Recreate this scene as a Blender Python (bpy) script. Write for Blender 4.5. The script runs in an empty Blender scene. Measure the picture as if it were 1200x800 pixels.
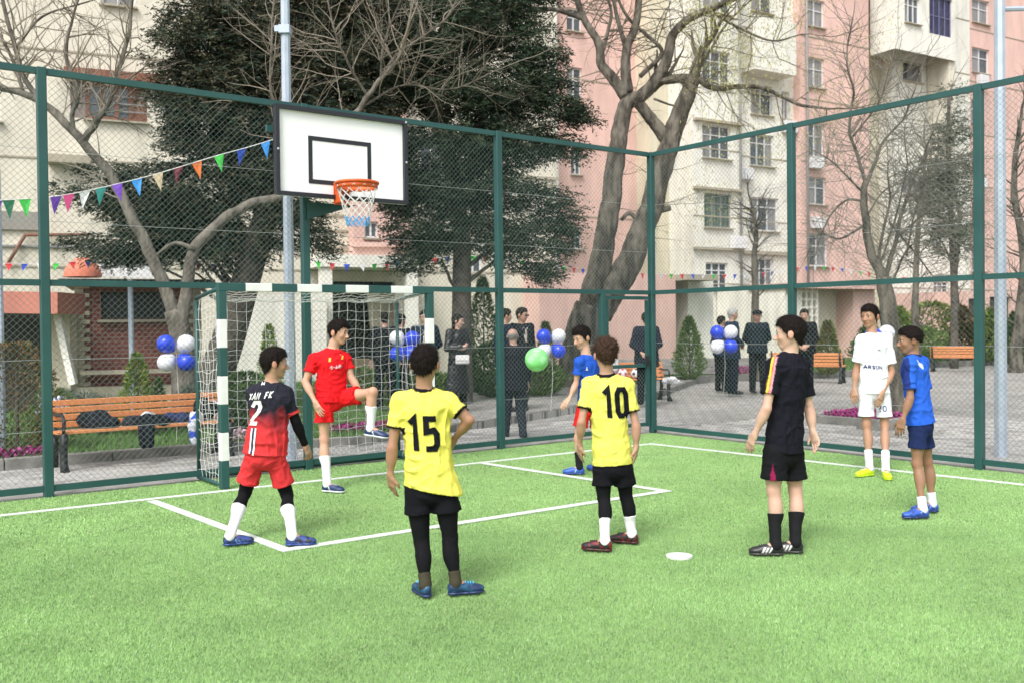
import bpy, bmesh, math, random
import numpy as np
from mathutils import Vector, Matrix, noise
from mathutils.bvhtree import BVHTree
R = math.radians
rng = np.random.default_rng(7)
random.seed(7)
scene = bpy.context.scene
COL = scene.collection

# ------------------------------------------------------------------ camera, sky, sun, exposure
F_PX, PITCH, ROLL, CAM_H = 1132.8, 0.0159, -0.0113, 1.57
cam = bpy.data.cameras.new('camera'); camo = bpy.data.objects.new('camera', cam); COL.objects.link(camo)
cam.sensor_width = 36.0; cam.lens = 36.0 * F_PX / 1200.0
cam.clip_start = 0.05; cam.clip_end = 900
camo.location = (0, 0, CAM_H)
camo.rotation_mode = 'QUATERNION'
camo.rotation_quaternion = (Matrix.Rotation(math.pi / 2 - PITCH, 4, 'X') @ Matrix.Rotation(-ROLL * -1, 4, 'Z')).to_quaternion()
cam.dof.use_dof = True; cam.dof.focus_distance = 7.5; cam.dof.aperture_fstop = 3.2
scene.camera = camo

world = bpy.data.worlds.new('World'); scene.world = world; world.use_nodes = True
wn = world.node_tree.nodes; wl = world.node_tree.links
bg = wn['Background']
sky = wn.new('ShaderNodeTexSky'); sky.sky_type = 'NISHITA'; sky.sun_disc = False
SUN_EL, SUN_AZ = R(50), R(202)          # azimuth clockwise from +Y: behind the camera, slightly to the left
sky.sun_elevation = SUN_EL; sky.sun_rotation = SUN_AZ
sky.air_density = 1.0; sky.dust_density = 4.0; sky.ozone_density = 1.0
hsv = wn.new('ShaderNodeHueSaturation'); hsv.inputs['Saturation'].default_value = 0.22
wl.new(sky.outputs[0], hsv.inputs['Color']); wl.new(hsv.outputs[0], bg.inputs['Color'])
bg.inputs['Strength'].default_value = 0.15
sl = bpy.data.lights.new('sun', 'SUN'); slo = bpy.data.objects.new('sun', sl); COL.objects.link(slo)
sl.energy = 1.1; sl.angle = R(20); sl.color = (1.0, 0.97, 0.92)
sd = Vector((math.sin(SUN_AZ) * math.cos(SUN_EL), math.cos(SUN_AZ) * math.cos(SUN_EL), math.sin(SUN_EL)))
slo.rotation_mode = 'QUATERNION'; slo.rotation_quaternion = sd.to_track_quat('Z', 'Y')
scene.view_settings.view_transform = 'Standard'
scene.view_settings.look = 'None'
scene.view_settings.exposure = 0.85
scene.view_settings.gamma = 1.0

# ------------------------------------------------------------------ measuring helpers
def ray(px, py):
    u = (px - 600) / F_PX; v = (py - 400) / F_PX
    c, s = math.cos(ROLL), math.sin(ROLL)
    u, v = c * u + s * v, -s * u + c * v
    return np.array([u, math.cos(PITCH) - v * math.sin(PITCH), -math.sin(PITCH) - v * math.cos(PITCH)])
def G(px, py, z=0.0):
    r = ray(px, py); t = (z - CAM_H) / r[2]
    return r * t + np.array([0, 0, CAM_H])
def at(px, py, Y):
    r = ray(px, py)
    return r * (Y / r[1]) + np.array([0, 0, CAM_H])

# ------------------------------------------------------------------ object helpers
def tag(o, label=None, cat=None, group=None, kind=None):
    if label: o['label'] = label
    if cat: o['category'] = cat
    if group: o['group'] = group
    if kind: o['kind'] = kind
    return o
def empty(name, loc, label=None, cat=None, group=None, rz=0.0):
    o = bpy.data.objects.new(name, None); COL.objects.link(o)
    o.empty_display_size = 0.1
    o.location = tuple(float(v) for v in loc); o.rotation_euler = (0, 0, rz)
    return tag(o, label, cat, group)
def link_mesh(name, me, parent=None, kind=None):
    o = bpy.data.objects.new(name, me); COL.objects.link(o)
    if parent is not None: o.parent = parent
    if kind: o['kind'] = kind
    return o
def np_mesh(name, V, Fc, mat, smooth=False, col=None, mats=None, mi=None):
    """V (n,3), Fc (m,3|4) arrays -> mesh"""
    V = np.asarray(V, np.float32); Fc = np.asarray(Fc, np.int32)
    me = bpy.data.meshes.new(name)
    k = Fc.shape[1]
    me.vertices.add(len(V)); me.vertices.foreach_set('co', V.ravel())
    me.loops.add(Fc.size); me.loops.foreach_set('vertex_index', Fc.ravel())
    me.polygons.add(len(Fc))
    me.polygons.foreach_set('loop_start', np.arange(0, Fc.size, k, dtype=np.int32))
    if mats:
        for m in mats: me.materials.append(m)
        me.polygons.foreach_set('material_index', np.asarray(mi, np.int32))
    else: me.materials.append(mat)
    me.update(calc_edges=True)
    me.polygons.foreach_set('use_smooth', np.full(len(Fc), smooth, bool))
    if col is not None:
        a = me.color_attributes.new('Col', 'FLOAT_COLOR', 'POINT')
        c = np.ones((len(V), 4), np.float32); c[:, :3] = col
        a.data.foreach_set('color', c.ravel())
    return me

class MB:
    """collects boxes, bars, tubes; builds them as ONE mesh"""
    def __init__(s): s.v = []; s.f = []; s.m = []; s.cur = 0
    def _add(s, V, Fs):
        b = len(s.v); s.v += [tuple(float(c) for c in v) for v in V]
        for f in Fs: s.f.append([b + i for i in f]); s.m.append(s.cur)
    def box(s, c, size, rz=0.0, M=None):
        x, y, z = [q / 2 for q in size]
        P = [(sx * x, sy * y, sz * z) for sz in (-1, 1) for sy in (-1, 1) for sx in (-1, 1)]
        if M is None: M = Matrix.Rotation(rz, 3, 'Z')
        V = [M @ Vector(p) + Vector(tuple(float(q) for q in c)) for p in P]
        s._add(V, [(0, 2, 3, 1), (4, 5, 7, 6), (0, 1, 5, 4), (2, 6, 7, 3), (0, 4, 6, 2), (1, 3, 7, 5)])
    def bar(s, a, b, w, h, up=(0, 0, 1)):
        """rectangular bar from a to b: w across, h along 'up'"""
        a = Vector(tuple(float(q) for q in a)); b = Vector(tuple(float(q) for q in b)); d = b - a; L = d.length; d.normalize()
        u = Vector(up); r = d.cross(u)
        if r.length < 1e-5: r = d.cross(Vector((1, 0, 0)))
        r.normalize(); u = r.cross(d)
        M = Matrix((r, d, u)).transposed()
        s.box((a + b) / 2, (w, L, h), M=M)
    def tube(s, pts, rad, n=8, cap=True, closed=False):
        pts = [Vector(tuple(float(q) for q in p)) for p in pts]
        if not hasattr(rad, '__len__'): rad = [rad] * len(pts)
        N = len(pts); rings = []; prev = None
        for i, p in enumerate(pts):
            if closed: d = pts[(i + 1) % N] - pts[i - 1]
            else: d = pts[min(i + 1, N - 1)] - pts[max(i - 1, 0)]
            if d.length < 1e-9: d = Vector((0, 0, 1))
            d.normalize()
            if prev is None:
                r = d.cross(Vector((0, 0, 1)))
                if r.length < 0.05: r = d.cross(Vector((1, 0, 0)))
            else: r = prev - d * prev.dot(d)
            r.normalize(); prev = r; u = d.cross(r)
            rings.append([p + (r * math.cos(2 * math.pi * k / n) + u * math.sin(2 * math.pi * k / n)) * rad[i] for k in range(n)])
        V = [v for ring in rings for v in ring]; Fs = []
        for i in range(N if closed else N - 1):
            j = (i + 1) % N
            for k in range(n):
                Fs.append((i * n + k, i * n + (k + 1) % n, j * n + (k + 1) % n, j * n + k))
        if cap and not closed:
            Fs.append(tuple(range(n))[::-1]); Fs.append(tuple((N - 1) * n + k for k in range(n)))
        s._add(V, Fs)
    def sphere(s, c, r, n=16, m=10, sc=(1, 1, 1)):
        V = []; Fs = []
        for i in range(m + 1):
            t = math.pi * i / m
            for k in range(n):
                a = 2 * math.pi * k / n
                V.append((c[0] + r * sc[0] * math.sin(t) * math.cos(a), c[1] + r * sc[1] * math.sin(t) * math.sin(a), c[2] + r * sc[2] * math.cos(t)))
        for i in range(m):
            for k in range(n): Fs.append((i * n + k, (i + 1) * n + k, (i + 1) * n + (k + 1) % n, i * n + (k + 1) % n))
        s._add(V, Fs)
    def prism(s, poly, z0, z1):
        n = len(poly)
        V = [(p[0], p[1], z0) for p in poly] + [(p[0], p[1], z1) for p in poly]
        Fs = [tuple(range(n))[::-1], tuple(range(n, 2 * n))] + [(i, (i + 1) % n, n + (i + 1) % n, n + i) for i in range(n)]
        s._add(V, Fs)
    def build(s, name, mat, parent=None, smooth=False, kind=None, bevel=0.0):
        me = bpy.data.meshes.new(name); me.from_pydata(s.v, [], s.f)
        mats = mat if isinstance(mat, (list, tuple)) else [mat]
        for m in mats: me.materials.append(m)
        if len(mats) > 1: me.polygons.foreach_set('material_index', s.m)
        bm = bmesh.new(); bm.from_mesh(me); bmesh.ops.recalc_face_normals(bm, faces=bm.faces)
        if bevel > 0: bmesh.ops.bevel(bm, geom=list(bm.edges), offset=bevel, segments=1, affect='EDGES')
        bm.to_mesh(me); bm.free()
        if smooth: me.polygons.foreach_set('use_smooth', [True] * len(me.polygons))
        return link_mesh(name, me, parent, kind)

# ------------------------------------------------------------------ materials
def new_mat(name):
    m = bpy.data.materials.new(name); m.use_nodes = True
    nt = m.node_tree; return m, nt, nt.nodes, nt.links, nt.nodes['Principled BSDF']
def mat(name, c, rough=0.6, c2=None, scale=8.0, bump=0.0, bscale=None, bdist=0.01, metal=0.0, attr=False, spec=0.5, detail=6.0, mixlo=0.35, mixhi=0.65, sheen=0.0, trans=0.0, sss=0.0, varamt=0.0, coat=0.0, stretch=(1, 1, 1)):
    m, nt, N, L, P = new_mat(name)
    tc = N.new('ShaderNodeTexCoord'); mp = N.new('ShaderNodeMapping'); mp.inputs['Scale'].default_value = stretch
    L.new(tc.outputs['Object'], mp.inputs['Vector'])
    P.inputs['Roughness'].default_value = rough; P.inputs['Metallic'].default_value = metal
    P.inputs['Specular IOR Level'].default_value = spec
    if sheen: P.inputs['Sheen Weight'].default_value = sheen
    if coat: P.inputs['Coat Weight'].default_value = coat
    if sss:
        P.inputs['Subsurface Weight'].default_value = sss; P.inputs['Subsurface Radius'].default_value = (0.012, 0.004, 0.002); P.inputs['Subsurface Scale'].default_value = 1.0
    src = None
    if attr:
        a = N.new('ShaderNodeAttribute'); a.attribute_name = 'Col'; src = a.outputs['Color']
        if varamt:
            nz = N.new('ShaderNodeTexNoise'); nz.inputs['Scale'].default_value = scale; nz.inputs['Detail'].default_value = detail
            L.new(mp.outputs[0], nz.inputs['Vector'])
            mr = N.new('ShaderNodeMapRange'); mr.inputs[1].default_value = 0.3; mr.inputs[2].default_value = 0.7
            mr.inputs[3].default_value = 1 - varamt; mr.inputs[4].default_value = 1 + varamt
            L.new(nz.outputs[0], mr.inputs[0])
            vm = N.new('ShaderNodeVectorMath'); vm.operation = 'SCALE'; L.new(src, vm.inputs[0]); L.new(mr.outputs[0], vm.inputs['Scale']); src = vm.outputs[0]
        L.new(src, P.inputs['Base Color'])
    elif c2 is not None:
        nz = N.new('ShaderNodeTexNoise'); nz.inputs['Scale'].default_value = scale; nz.inputs['Detail'].default_value = detail
        L.new(mp.outputs[0], nz.inputs['Vector'])
        cr = N.new('ShaderNodeValToRGB'); cr.color_ramp.elements[0].position = mixlo; cr.color_ramp.elements[1].position = mixhi
        cr.color_ramp.elements[0].color = (*c, 1); cr.color_ramp.elements[1].color = (*c2, 1)
        L.new(nz.outputs[0], cr.inputs[0]); L.new(cr.outputs[0], P.inputs['Base Color'])
    else: P.inputs['Base Color'].default_value = (*c, 1)
    if bump:
        nb = N.new('ShaderNodeTexNoise'); nb.inputs['Scale'].default_value = bscale or scale * 3; nb.inputs['Detail'].default_value = 8
        L.new(mp.outputs[0], nb.inputs['Vector'])
        b = N.new('ShaderNodeBump'); b.inputs['Strength'].default_value = min(1.0, bump); b.inputs['Distance'].default_value = bdist
        L.new(nb.outputs[0], b.inputs['Height']); L.new(b.outputs[0], P.inputs['Normal'])
    return m
def srgb(r, g, b):
    f = lambda x: (x / 255 / 12.92) if x / 255 <= 0.04045 else ((x / 255 + 0.055) / 1.055) ** 2.4
    return (f(r), f(g), f(b))

M = {}
M['green_paint'] = mat('green_paint', (0.015, 0.068, 0.065), 0.42, (0.021, 0.084, 0.079), 3.0, bump=0.05)
M['wire'] = mat('coated_wire', (0.12, 0.185, 0.17), 0.45)
M['steel_wire'] = mat('steel_wire', (0.42, 0.44, 0.44), 0.45, metal=0.3)
M['galv'] = mat('galvanised_steel', (0.36, 0.42, 0.50), 0.5, (0.44, 0.50, 0.58), 5.0, metal=0.25)
M['white_paint'] = mat('white_paint', (0.78, 0.79, 0.78), 0.45, (0.70, 0.71, 0.70), 6.0)
M['board_white'] = mat('board_white', (0.88, 0.89, 0.90), 0.35, (0.85, 0.86, 0.87), 2.0)
M['black_paint'] = mat('black_paint', (0.018, 0.02, 0.028), 0.5)
M['orange_steel'] = mat('orange_steel', (0.72, 0.12, 0.02), 0.45, (0.60, 0.09, 0.015), 9.0)
M['net_white'] = mat('net_cord', (0.70, 0.70, 0.68), 0.8)
M['net_blue'] = mat('net_cord_blue', (0.10, 0.38, 0.72), 0.8)
M['concrete'] = mat('concrete', (0.25, 0.24, 0.225), 0.9, (0.36, 0.35, 0.33), 5.0, bump=0.4)
M['kerb'] = mat('kerb_concrete', (0.13, 0.125, 0.115), 0.9, (0.27, 0.26, 0.24), 4.0, bump=0.5)
M['orange_wood'] = mat('orange_varnished_wood', (0.72, 0.30, 0.12), 0.5, (0.60, 0.22, 0.075), 4.0, bump=0.15, stretch=(1, 14, 14), bscale=6)
M['dark_iron'] = mat('cast_iron', (0.014, 0.016, 0.018), 0.5)
M['bark'] = mat('bark', (0.055, 0.048, 0.038), 0.95, (0.17, 0.15, 0.12), 6.0, bump=1.0, bscale=11, bdist=0.10, stretch=(1, 1, 0.30), mixlo=0.40, mixhi=0.60)
M['bark_pale'] = mat('pale_bark', (0.07, 0.06, 0.048), 0.95, (0.19, 0.17, 0.14), 7.0, bump=1.0, bscale=14, bdist=0.06, stretch=(1, 1, 0.4))
M['bark_dark'] = mat('dark_bark', (0.055, 0.048, 0.04), 0.95, (0.12, 0.105, 0.085), 6.0, bump=1.0, bscale=16)
M['leaf'] = mat('foliage', (0, 0, 0), 0.65, attr=True, spec=0.3)
M['petal'] = mat('petal', (0, 0, 0), 0.6, attr=True)
M['soil'] = mat('soil', (0.06, 0.045, 0.03), 0.95, (0.10, 0.08, 0.055), 10, bump=0.8)
M['cloth'] = mat('jersey_cloth', (0, 0, 0), 0.85, attr=True, varamt=0.05, scale=26, bump=0.18, bscale=160, spec=0.12)
M['cloth_dark'] = mat('suit_cloth', (0, 0, 0), 0.85, attr=True, varamt=0.08, scale=20, spec=0.1)
M['leather'] = mat('black_leather', (0.014, 0.014, 0.016), 0.38, bump=0.3, bscale=60)
M['skin'] = mat('skin', (0, 0, 0), 0.5, attr=True, sss=0.12, spec=0.35, varamt=0.05, scale=30)
M['hair'] = mat('hair', (0, 0, 0), 0.8, attr=True, spec=0.12)
M['shoe'] = mat('shoe_synthetic', (0, 0, 0), 0.42, attr=True)
M['eye_white'] = mat('eye_white', (0.62, 0.60, 0.57), 0.25)
M['eye_dark'] = mat('eye_dark', (0.012, 0.009, 0.007), 0.2)
M['brow'] = mat('brow_hair', (0.02, 0.014, 0.01), 0.8)
def plain(name, c, rough=0.6, **k):
    key = 'p_' + name
    if key not in M: M[key] = mat(name, c, rough, **k)
    return M[key]

# fence frame: corner of the court, directions along both walls
CORNER = np.array([2.046, 14.105]); TH = 0.9226
D1 = np.array([-math.sin(TH), -math.cos(TH)])      # along the goal-side wall towards the camera's left
D2 = np.array([math.cos(TH), -math.sin(TH)])       # along the right wall towards the camera's right
OUT1 = -D2                                          # outward of wall 1
OUT2 = -D1                                          # outward of wall 2
def W1(t, n=0.0, z=0.0):
    p = CORNER + D1 * t + OUT1 * n; return np.array([p[0], p[1], z])
def W2(t, n=0.0, z=0.0):
    p = CORNER + D2 * t + OUT2 * n; return np.array([p[0], p[1], z])
A1 = math.atan2(D1[1], D1[0]); A2 = math.atan2(D2[1], D2[0])
# ================================================================== people: distance-field bodies and clothes
def smin(a, b, k):
    h = np.clip(0.5 + 0.5 * (b - a) / k, 0, 1)
    return b * (1 - h) + a * h - k * h * (1 - h)
def unit(v):
    v = np.asarray(v, float); return v / max(1e-9, np.linalg.norm(v))
class Field:
    def __init__(s, h):
        s.h = h; s.ops = []; s.cuts = []
    # primitive: (fn, lo, hi, k, mode)
    def cap(s, a, b, ra, rb, k=0.02, sub=False):
        a = np.asarray(a, float); b = np.asarray(b, float); ba = b - a; L2 = max(1e-9, ba @ ba)
        def fn(X, Y, Z):
            px, py, pz = X - a[0], Y - a[1], Z - a[2]
            t = np.clip((px * ba[0] + py * ba[1] + pz * ba[2]) / L2, 0, 1)
            return np.sqrt((px - t * ba[0]) ** 2 + (py - t * ba[1]) ** 2 + (pz - t * ba[2]) ** 2) - (ra + (rb - ra) * t)
        r = max(ra, rb); s.ops.append((fn, np.minimum(a, b) - r, np.maximum(a, b) + r, k, sub)); return s
    def ecap(s, a, b, wa, wb, right, k=0.03, sub=False):
        """elliptical capsule: wa=(half width along right, half depth)"""
        a = np.asarray(a, float); b = np.asarray(b, float); ba = b - a; L = max(1e-6, np.linalg.norm(ba)); u = ba / L
        r = unit(np.asarray(right, float) - u * (np.asarray(right, float) @ u)); f = np.cross(u, r)
        def fn(X, Y, Z):
            px, py, pz = X - a[0], Y - a[1], Z - a[2]
            l = px * u[0] + py * u[1] + pz * u[2]; t = np.clip(l / L, 0, 1); dl = l - t * L
            x = px * r[0] + py * r[1] + pz * r[2]; y = px * f[0] + py * f[1] + pz * f[2]
            wx = wa[0] + (wb[0] - wa[0]) * t; wy = wa[1] + (wb[1] - wa[1]) * t
            m = np.minimum(wx, wy)
            q = np.sqrt((x / wx) ** 2 + (y / wy) ** 2 + (dl / m) ** 2)
            return (q - 1) * m
        R_ = max(wa[0], wb[0], wa[1], wb[1]); s.ops.append((fn, np.minimum(a, b) - R_, np.maximum(a, b) + R_, k, sub)); return s
    def ell(s, c, r, Rm=None, k=0.02, sub=False):
        c = np.asarray(c, float); Rm = np.eye(3) if Rm is None else Rm    # columns = local axes
        def fn(X, Y, Z):
            px, py, pz = X - c[0], Y - c[1], Z - c[2]
            q = 0; g = 0
            for i in range(3):
                l = px * Rm[0, i] + py * Rm[1, i] + pz * Rm[2, i]
                q = q + (l / r[i]) ** 2; g = g + (l / r[i] ** 2) ** 2
            q = np.sqrt(q); g = np.sqrt(g)
            return q * (q - 1) / np.maximum(g, 1e-6)
        m = max(r); s.ops.append((fn, c - m, c + m, k, sub)); return s
    def cut(s, p, n):
        """keep the side opposite to n, beyond point p removed"""
        p = np.asarray(p, float); n = unit(n)
        s.cuts.append(lambda X, Y, Z: (X - p[0]) * n[0] + (Y - p[1]) * n[1] + (Z - p[2]) * n[2]); return s
    def cutfn(s, fn): s.cuts.append(fn); return s
    def sub_group(s, other): pass
    def eval(s):
        h = s.h; lo = np.min([o[1] for o in s.ops if not o[4]], axis=0) - 4 * h; hi = np.max([o[2] for o in s.ops if not o[4]], axis=0) + 4 * h
        n = np.ceil((hi - lo) / h).astype(int) + 1
        Fd = np.full(n, 0.12, np.float32)
        ax = [lo[i] + h * np.arange(n[i]) for i in range(3)]
        def grid(i0, i1):
            return ax[0][i0[0]:i1[0], None, None], ax[1][None, i0[1]:i1[1], None], ax[2][None, None, i0[2]:i1[2]]
        for fn, l, u, k, sub in s.ops:
            mg = k + 3 * h
            i0 = np.clip(np.floor((l - mg - lo) / h).astype(int), 0, n); i1 = np.clip(np.ceil((u + mg - lo) / h).astype(int) + 1, 0, n)
            if np.any(i1 <= i0): continue
            sl_ = tuple(slice(i0[i], i1[i]) for i in range(3))
            d = fn(*grid(i0, i1)).astype(np.float32)
            if sub: Fd[sl_] = -smin(-Fd[sl_], d, k)
            else: Fd[sl_] = smin(Fd[sl_], d, k)
        g = grid((0, 0, 0), n)
        for c in s.cuts: Fd = np.maximum(Fd, np.broadcast_to(c(*g), Fd.shape).astype(np.float32))
        return Fd, lo, h
def merge_fields(fields, h):
    """hard-cut sub fields joined softly: evaluate each, place in a common grid"""
    E = [f.eval() for f in fields]
    lo = np.min([e[1] for e in E], axis=0); lo = np.floor(lo / h) * h
    hi = np.max([e[1] + h * np.array(e[0].shape) for e in E], axis=0)
    return E
def nets(Fd, lo, h):
    S = Fd < 0
    nx, ny, nz = Fd.shape
    c = np.zeros((nx - 1, ny - 1, nz - 1), np.uint8)
    for dx in (0, 1):
        for dy in (0, 1):
            for dz in (0, 1): c += S[dx:nx - 1 + dx, dy:ny - 1 + dy, dz:nz - 1 + dz]
    act = (c > 0) & (c < 8); I = np.argwhere(act)
    idx = np.full(act.shape, -1, np.int32); idx[act] = np.arange(len(I))
    cv = {}
    for dx in (0, 1):
        for dy in (0, 1):
            for dz in (0, 1): cv[(dx, dy, dz)] = Fd[I[:, 0] + dx, I[:, 1] + dy, I[:, 2] + dz]
    acc = np.zeros((len(I), 3)); cnt = np.zeros(len(I))
    for ax in range(3):
        for a in (0, 1):
            for b in (0, 1):
                p0 = [0, 0, 0]; o = [i for i in range(3) if i != ax]; p0[o[0]] = a; p0[o[1]] = b; p1 = list(p0); p1[ax] = 1
                f0 = cv[tuple(p0)]; f1 = cv[tuple(p1)]; m = (f0 < 0) != (f1 < 0)
                t = np.where(m, f0 / np.where(m, f0 - f1, 1), 0)
                pt = np.tile(np.array(p0, float), (len(I), 1)); pt[:, ax] = t
                acc[m] += pt[m]; cnt += m
    V = (I + acc / cnt[:, None]) * h + lo
    Q = []
    for ax in range(3):
        o = [i for i in range(3) if i != ax]
        s0 = [slice(None)] * 3; s1 = [slice(None)] * 3; s0[ax] = slice(0, -1); s1[ax] = slice(1, None)
        a_ = S[tuple(s0)]; b_ = S[tuple(s1)]; ed = np.argwhere(a_ != b_)
        ok = (ed[:, o[0]] > 0) & (ed[:, o[1]] > 0) & (ed[:, o[0]] < Fd.shape[o[0]] - 1) & (ed[:, o[1]] < Fd.shape[o[1]] - 1)
        ed = ed[ok]
        flip = a_[tuple(ed.T)]
        quad = []
        for da, db in ((-1, -1), (0, -1), (0, 0), (-1, 0)):
            e = ed.copy(); e[:, o[0]] += da; e[:, o[1]] += db; quad.append(idx[tuple(e.T)])
        q = np.stack(quad, 1)
        if ax == 1: flip = ~flip
        q[~flip] = q[~flip][:, ::-1]
        Q.append(q)
    return V, np.concatenate(Q)
def vnormals(V, Q):
    n = np.cross(V[Q[:, 2]] - V[Q[:, 0]], V[Q[:, 3]] - V[Q[:, 1]])
    N = np.zeros_like(V)
    for i in range(4): np.add.at(N, Q[:, i], n)
    return N / np.maximum(1e-9, np.linalg.norm(N, axis=1))[:, None]
def relax(V, Q, it=2):
    for _ in range(it):
        A = np.zeros_like(V); c = np.zeros(len(V))
        for i in range(4):
            j = (i + 1) % 4
            np.add.at(A, Q[:, i], V[Q[:, j]]); np.add.at(A, Q[:, j], V[Q[:, i]])
            np.add.at(c, Q[:, i], 1); np.add.at(c, Q[:, j], 1)
        V = V * 0.5 + 0.5 * A / np.maximum(c, 1)[:, None]
    return V
def field_mesh(name, fields, matl, origin, colfn=None, rel=1, disp=None, parent=None, col=(0.5, 0.5, 0.5)):
    Vs, Qs = [], []; b = 0
    for f in (fields if isinstance(fields, (list, tuple)) else [fields]):
        V, Q = nets(*f.eval())
        V = relax(V, Q, rel)
        Vs.append(V); Qs.append(Q + b); b += len(V)
    V = np.concatenate(Vs); Q = np.concatenate(Qs)
    if disp is not None: V = V + vnormals(V, Q) * disp(V)[:, None] * np.array([1, 1, 0.15])
    C = colfn(V) if colfn is not None else np.tile(np.array(col, float), (len(V), 1))
    me = np_mesh(name, V - origin, Q, matl, True, C)
    o = link_mesh(name, me, parent)
    if len(Q) > 12000: shrink(o, 0.42 if name == 'body' else 0.5)
    return o, V, Q
def shrink(o, ratio):
    md = o.modifiers.new('d', 'DECIMATE'); md.ratio = ratio
    dg = bpy.context.evaluated_depsgraph_get(); me = bpy.data.meshes.new_from_object(o.evaluated_get(dg)); old = o.data; nm = old.name
    o.modifiers.clear(); o.data = me; bpy.data.meshes.remove(old); me.name = nm
def nz(V, sc, seed=0.0):
    return np.array([noise.noise(Vector((v[0] * sc + seed, v[1] * sc - seed, v[2] * sc + 2 * seed))) for v in V])
def folds(amp=0.006, seed=1.0, hem=None):
    def d(V):
        n1 = nz(V * np.array([7.0, 7.0, 13.0]), 1.0, seed); n3 = nz(V * np.array([15.0, 15.0, 4.0]), 1.0, seed + 3); n2 = nz(V, 26, seed + 5)
        n1 = np.where(np.abs(n1) < np.abs(n3), n1, n3) * 1.3
        return np.maximum(-0.7 * amp, amp * ((0.55 - np.abs(n1) * 3.0) * 0.75 + 0.5 * nz(V * np.array([1, 1, 0.6]), 9, seed + 2) + 0.4 * n2))
    return d

# strokes -> print on cloth ------------------------------------------------------
GL = {
 '1': [[(0.22, 0.78), (0.58, 0.95), (0.58, 0.0)]],
 '5': [[(0.88, 0.93), (0.22, 0.93), (0.2, 0.55), (0.7, 0.6), (0.86, 0.48), (0.86, 0.2), (0.7, 0.07), (0.12, 0.07)]],
 '0': [[(0.3, 0.07), (0.7, 0.07), (0.86, 0.22), (0.86, 0.78), (0.7, 0.93), (0.3, 0.93), (0.14, 0.78), (0.14, 0.22), (0.3, 0.07)]],
 '2': [[(0.14, 0.74), (0.28, 0.93), (0.66, 0.93), (0.82, 0.76), (0.78, 0.56), (0.14, 0.07), (0.88, 0.07)]],
 'X': [[(0.1, 0), (0.9, 1)], [(0.1, 1), (0.9, 0)]],
 'A': [[(0.05, 0), (0.5, 1), (0.95, 0)], [(0.25, 0.35), (0.75, 0.35)]],
 'N': [[(0.12, 0), (0.12, 1), (0.88, 0), (0.88, 1)]],
 'F': [[(0.15, 0), (0.15, 0.93), (0.85, 0.93)], [(0.15, 0.5), (0.7, 0.5)]],
 'K': [[(0.15, 0), (0.15, 1)], [(0.85, 1), (0.15, 0.45), (0.88, 0)]],
 'R': [[(0.15, 0), (0.15, 0.93), (0.65, 0.93), (0.82, 0.75), (0.65, 0.5), (0.15, 0.5)], [(0.5, 0.5), (0.88, 0)]],
 'S': [[(0.88, 0.82), (0.7, 0.94), (0.3, 0.94), (0.14, 0.75), (0.3, 0.55), (0.7, 0.45), (0.86, 0.25), (0.7, 0.06), (0.3, 0.06), (0.12, 0.18)]],
 'U': [[(0.13, 1), (0.13, 0.22), (0.3, 0.06), (0.7, 0.06), (0.87, 0.22), (0.87, 1)]],
 'M': [[(0.08, 0), (0.08, 1), (0.5, 0.35), (0.92, 1), (0.92, 0)]],
 '|': [[(0.5, 0), (0.5, 1)]], '-': [[(0.05, 0.5), (0.95, 0.5)]],
}
def glyph_quads(text, w, h, t, gap=0.2, slant=0.0):
    Qs = []; x0 = -(len(text) * w + (len(text) - 1) * gap * w) / 2
    for ch in text:
        for path in GL.get(ch, []):
            P = np.array([(x0 + p[0] * w, p[1] * h - h / 2) for p in path])
            n = len(P); closed = np.allclose(P[0], P[-1])
            off = []
            for i in range(n):
                ds = []
                if i > 0 or closed: ds.append(unit(P[i] - P[i - 1 if i > 0 else n - 2]))
                if i < n - 1 or closed: ds.append(unit(P[i + 1 if i < n - 1 else 1] - P[i]))
                nn = [np.array([-d[1], d[0]]) for d in ds]
                m = unit(sum(nn)); off.append(m * (t / 2) / max(0.5, m @ nn[0]))
            off = np.array(off); A = P + off; B = P - off
            for i in range(n - 1):
                L = np.linalg.norm(P[i + 1] - P[i]); k = max(1, int(L / 0.012))
                for j in range(k):
                    u, v = j / k, (j + 1) / k
                    a0 = A[i] * (1 - u) + A[i + 1] * u; a1 = A[i] * (1 - v) + A[i + 1] * v
                    b0 = B[i] * (1 - u) + B[i + 1] * u; b1 = B[i] * (1 - v) + B[i + 1] * v
                    m0 = (a0 + b0) / 2; m1 = (a1 + b1) / 2
                    Qs += [(a0, a1, m1, m0), (m0, m1, b1, b0)]
        x0 += w * (1 + gap)
    Q = np.array(Qs)
    if slant: Q[:, :, 0] += Q[:, :, 1] * slant
    return Q
def glyph_list(text, w, h, t, gap=0.2, slant=0.0):
    x0 = -(len(text) * w + (len(text) - 1) * gap * w) / 2; out = []
    for i, ch in enumerate(text):
        if ch != ' ':
            Q = glyph_quads(ch, w, h, t, gap, slant); Q[:, :, 0] += x0 + w / 2 + i * w * (1 + gap); out.append(Q)
    return out
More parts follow.
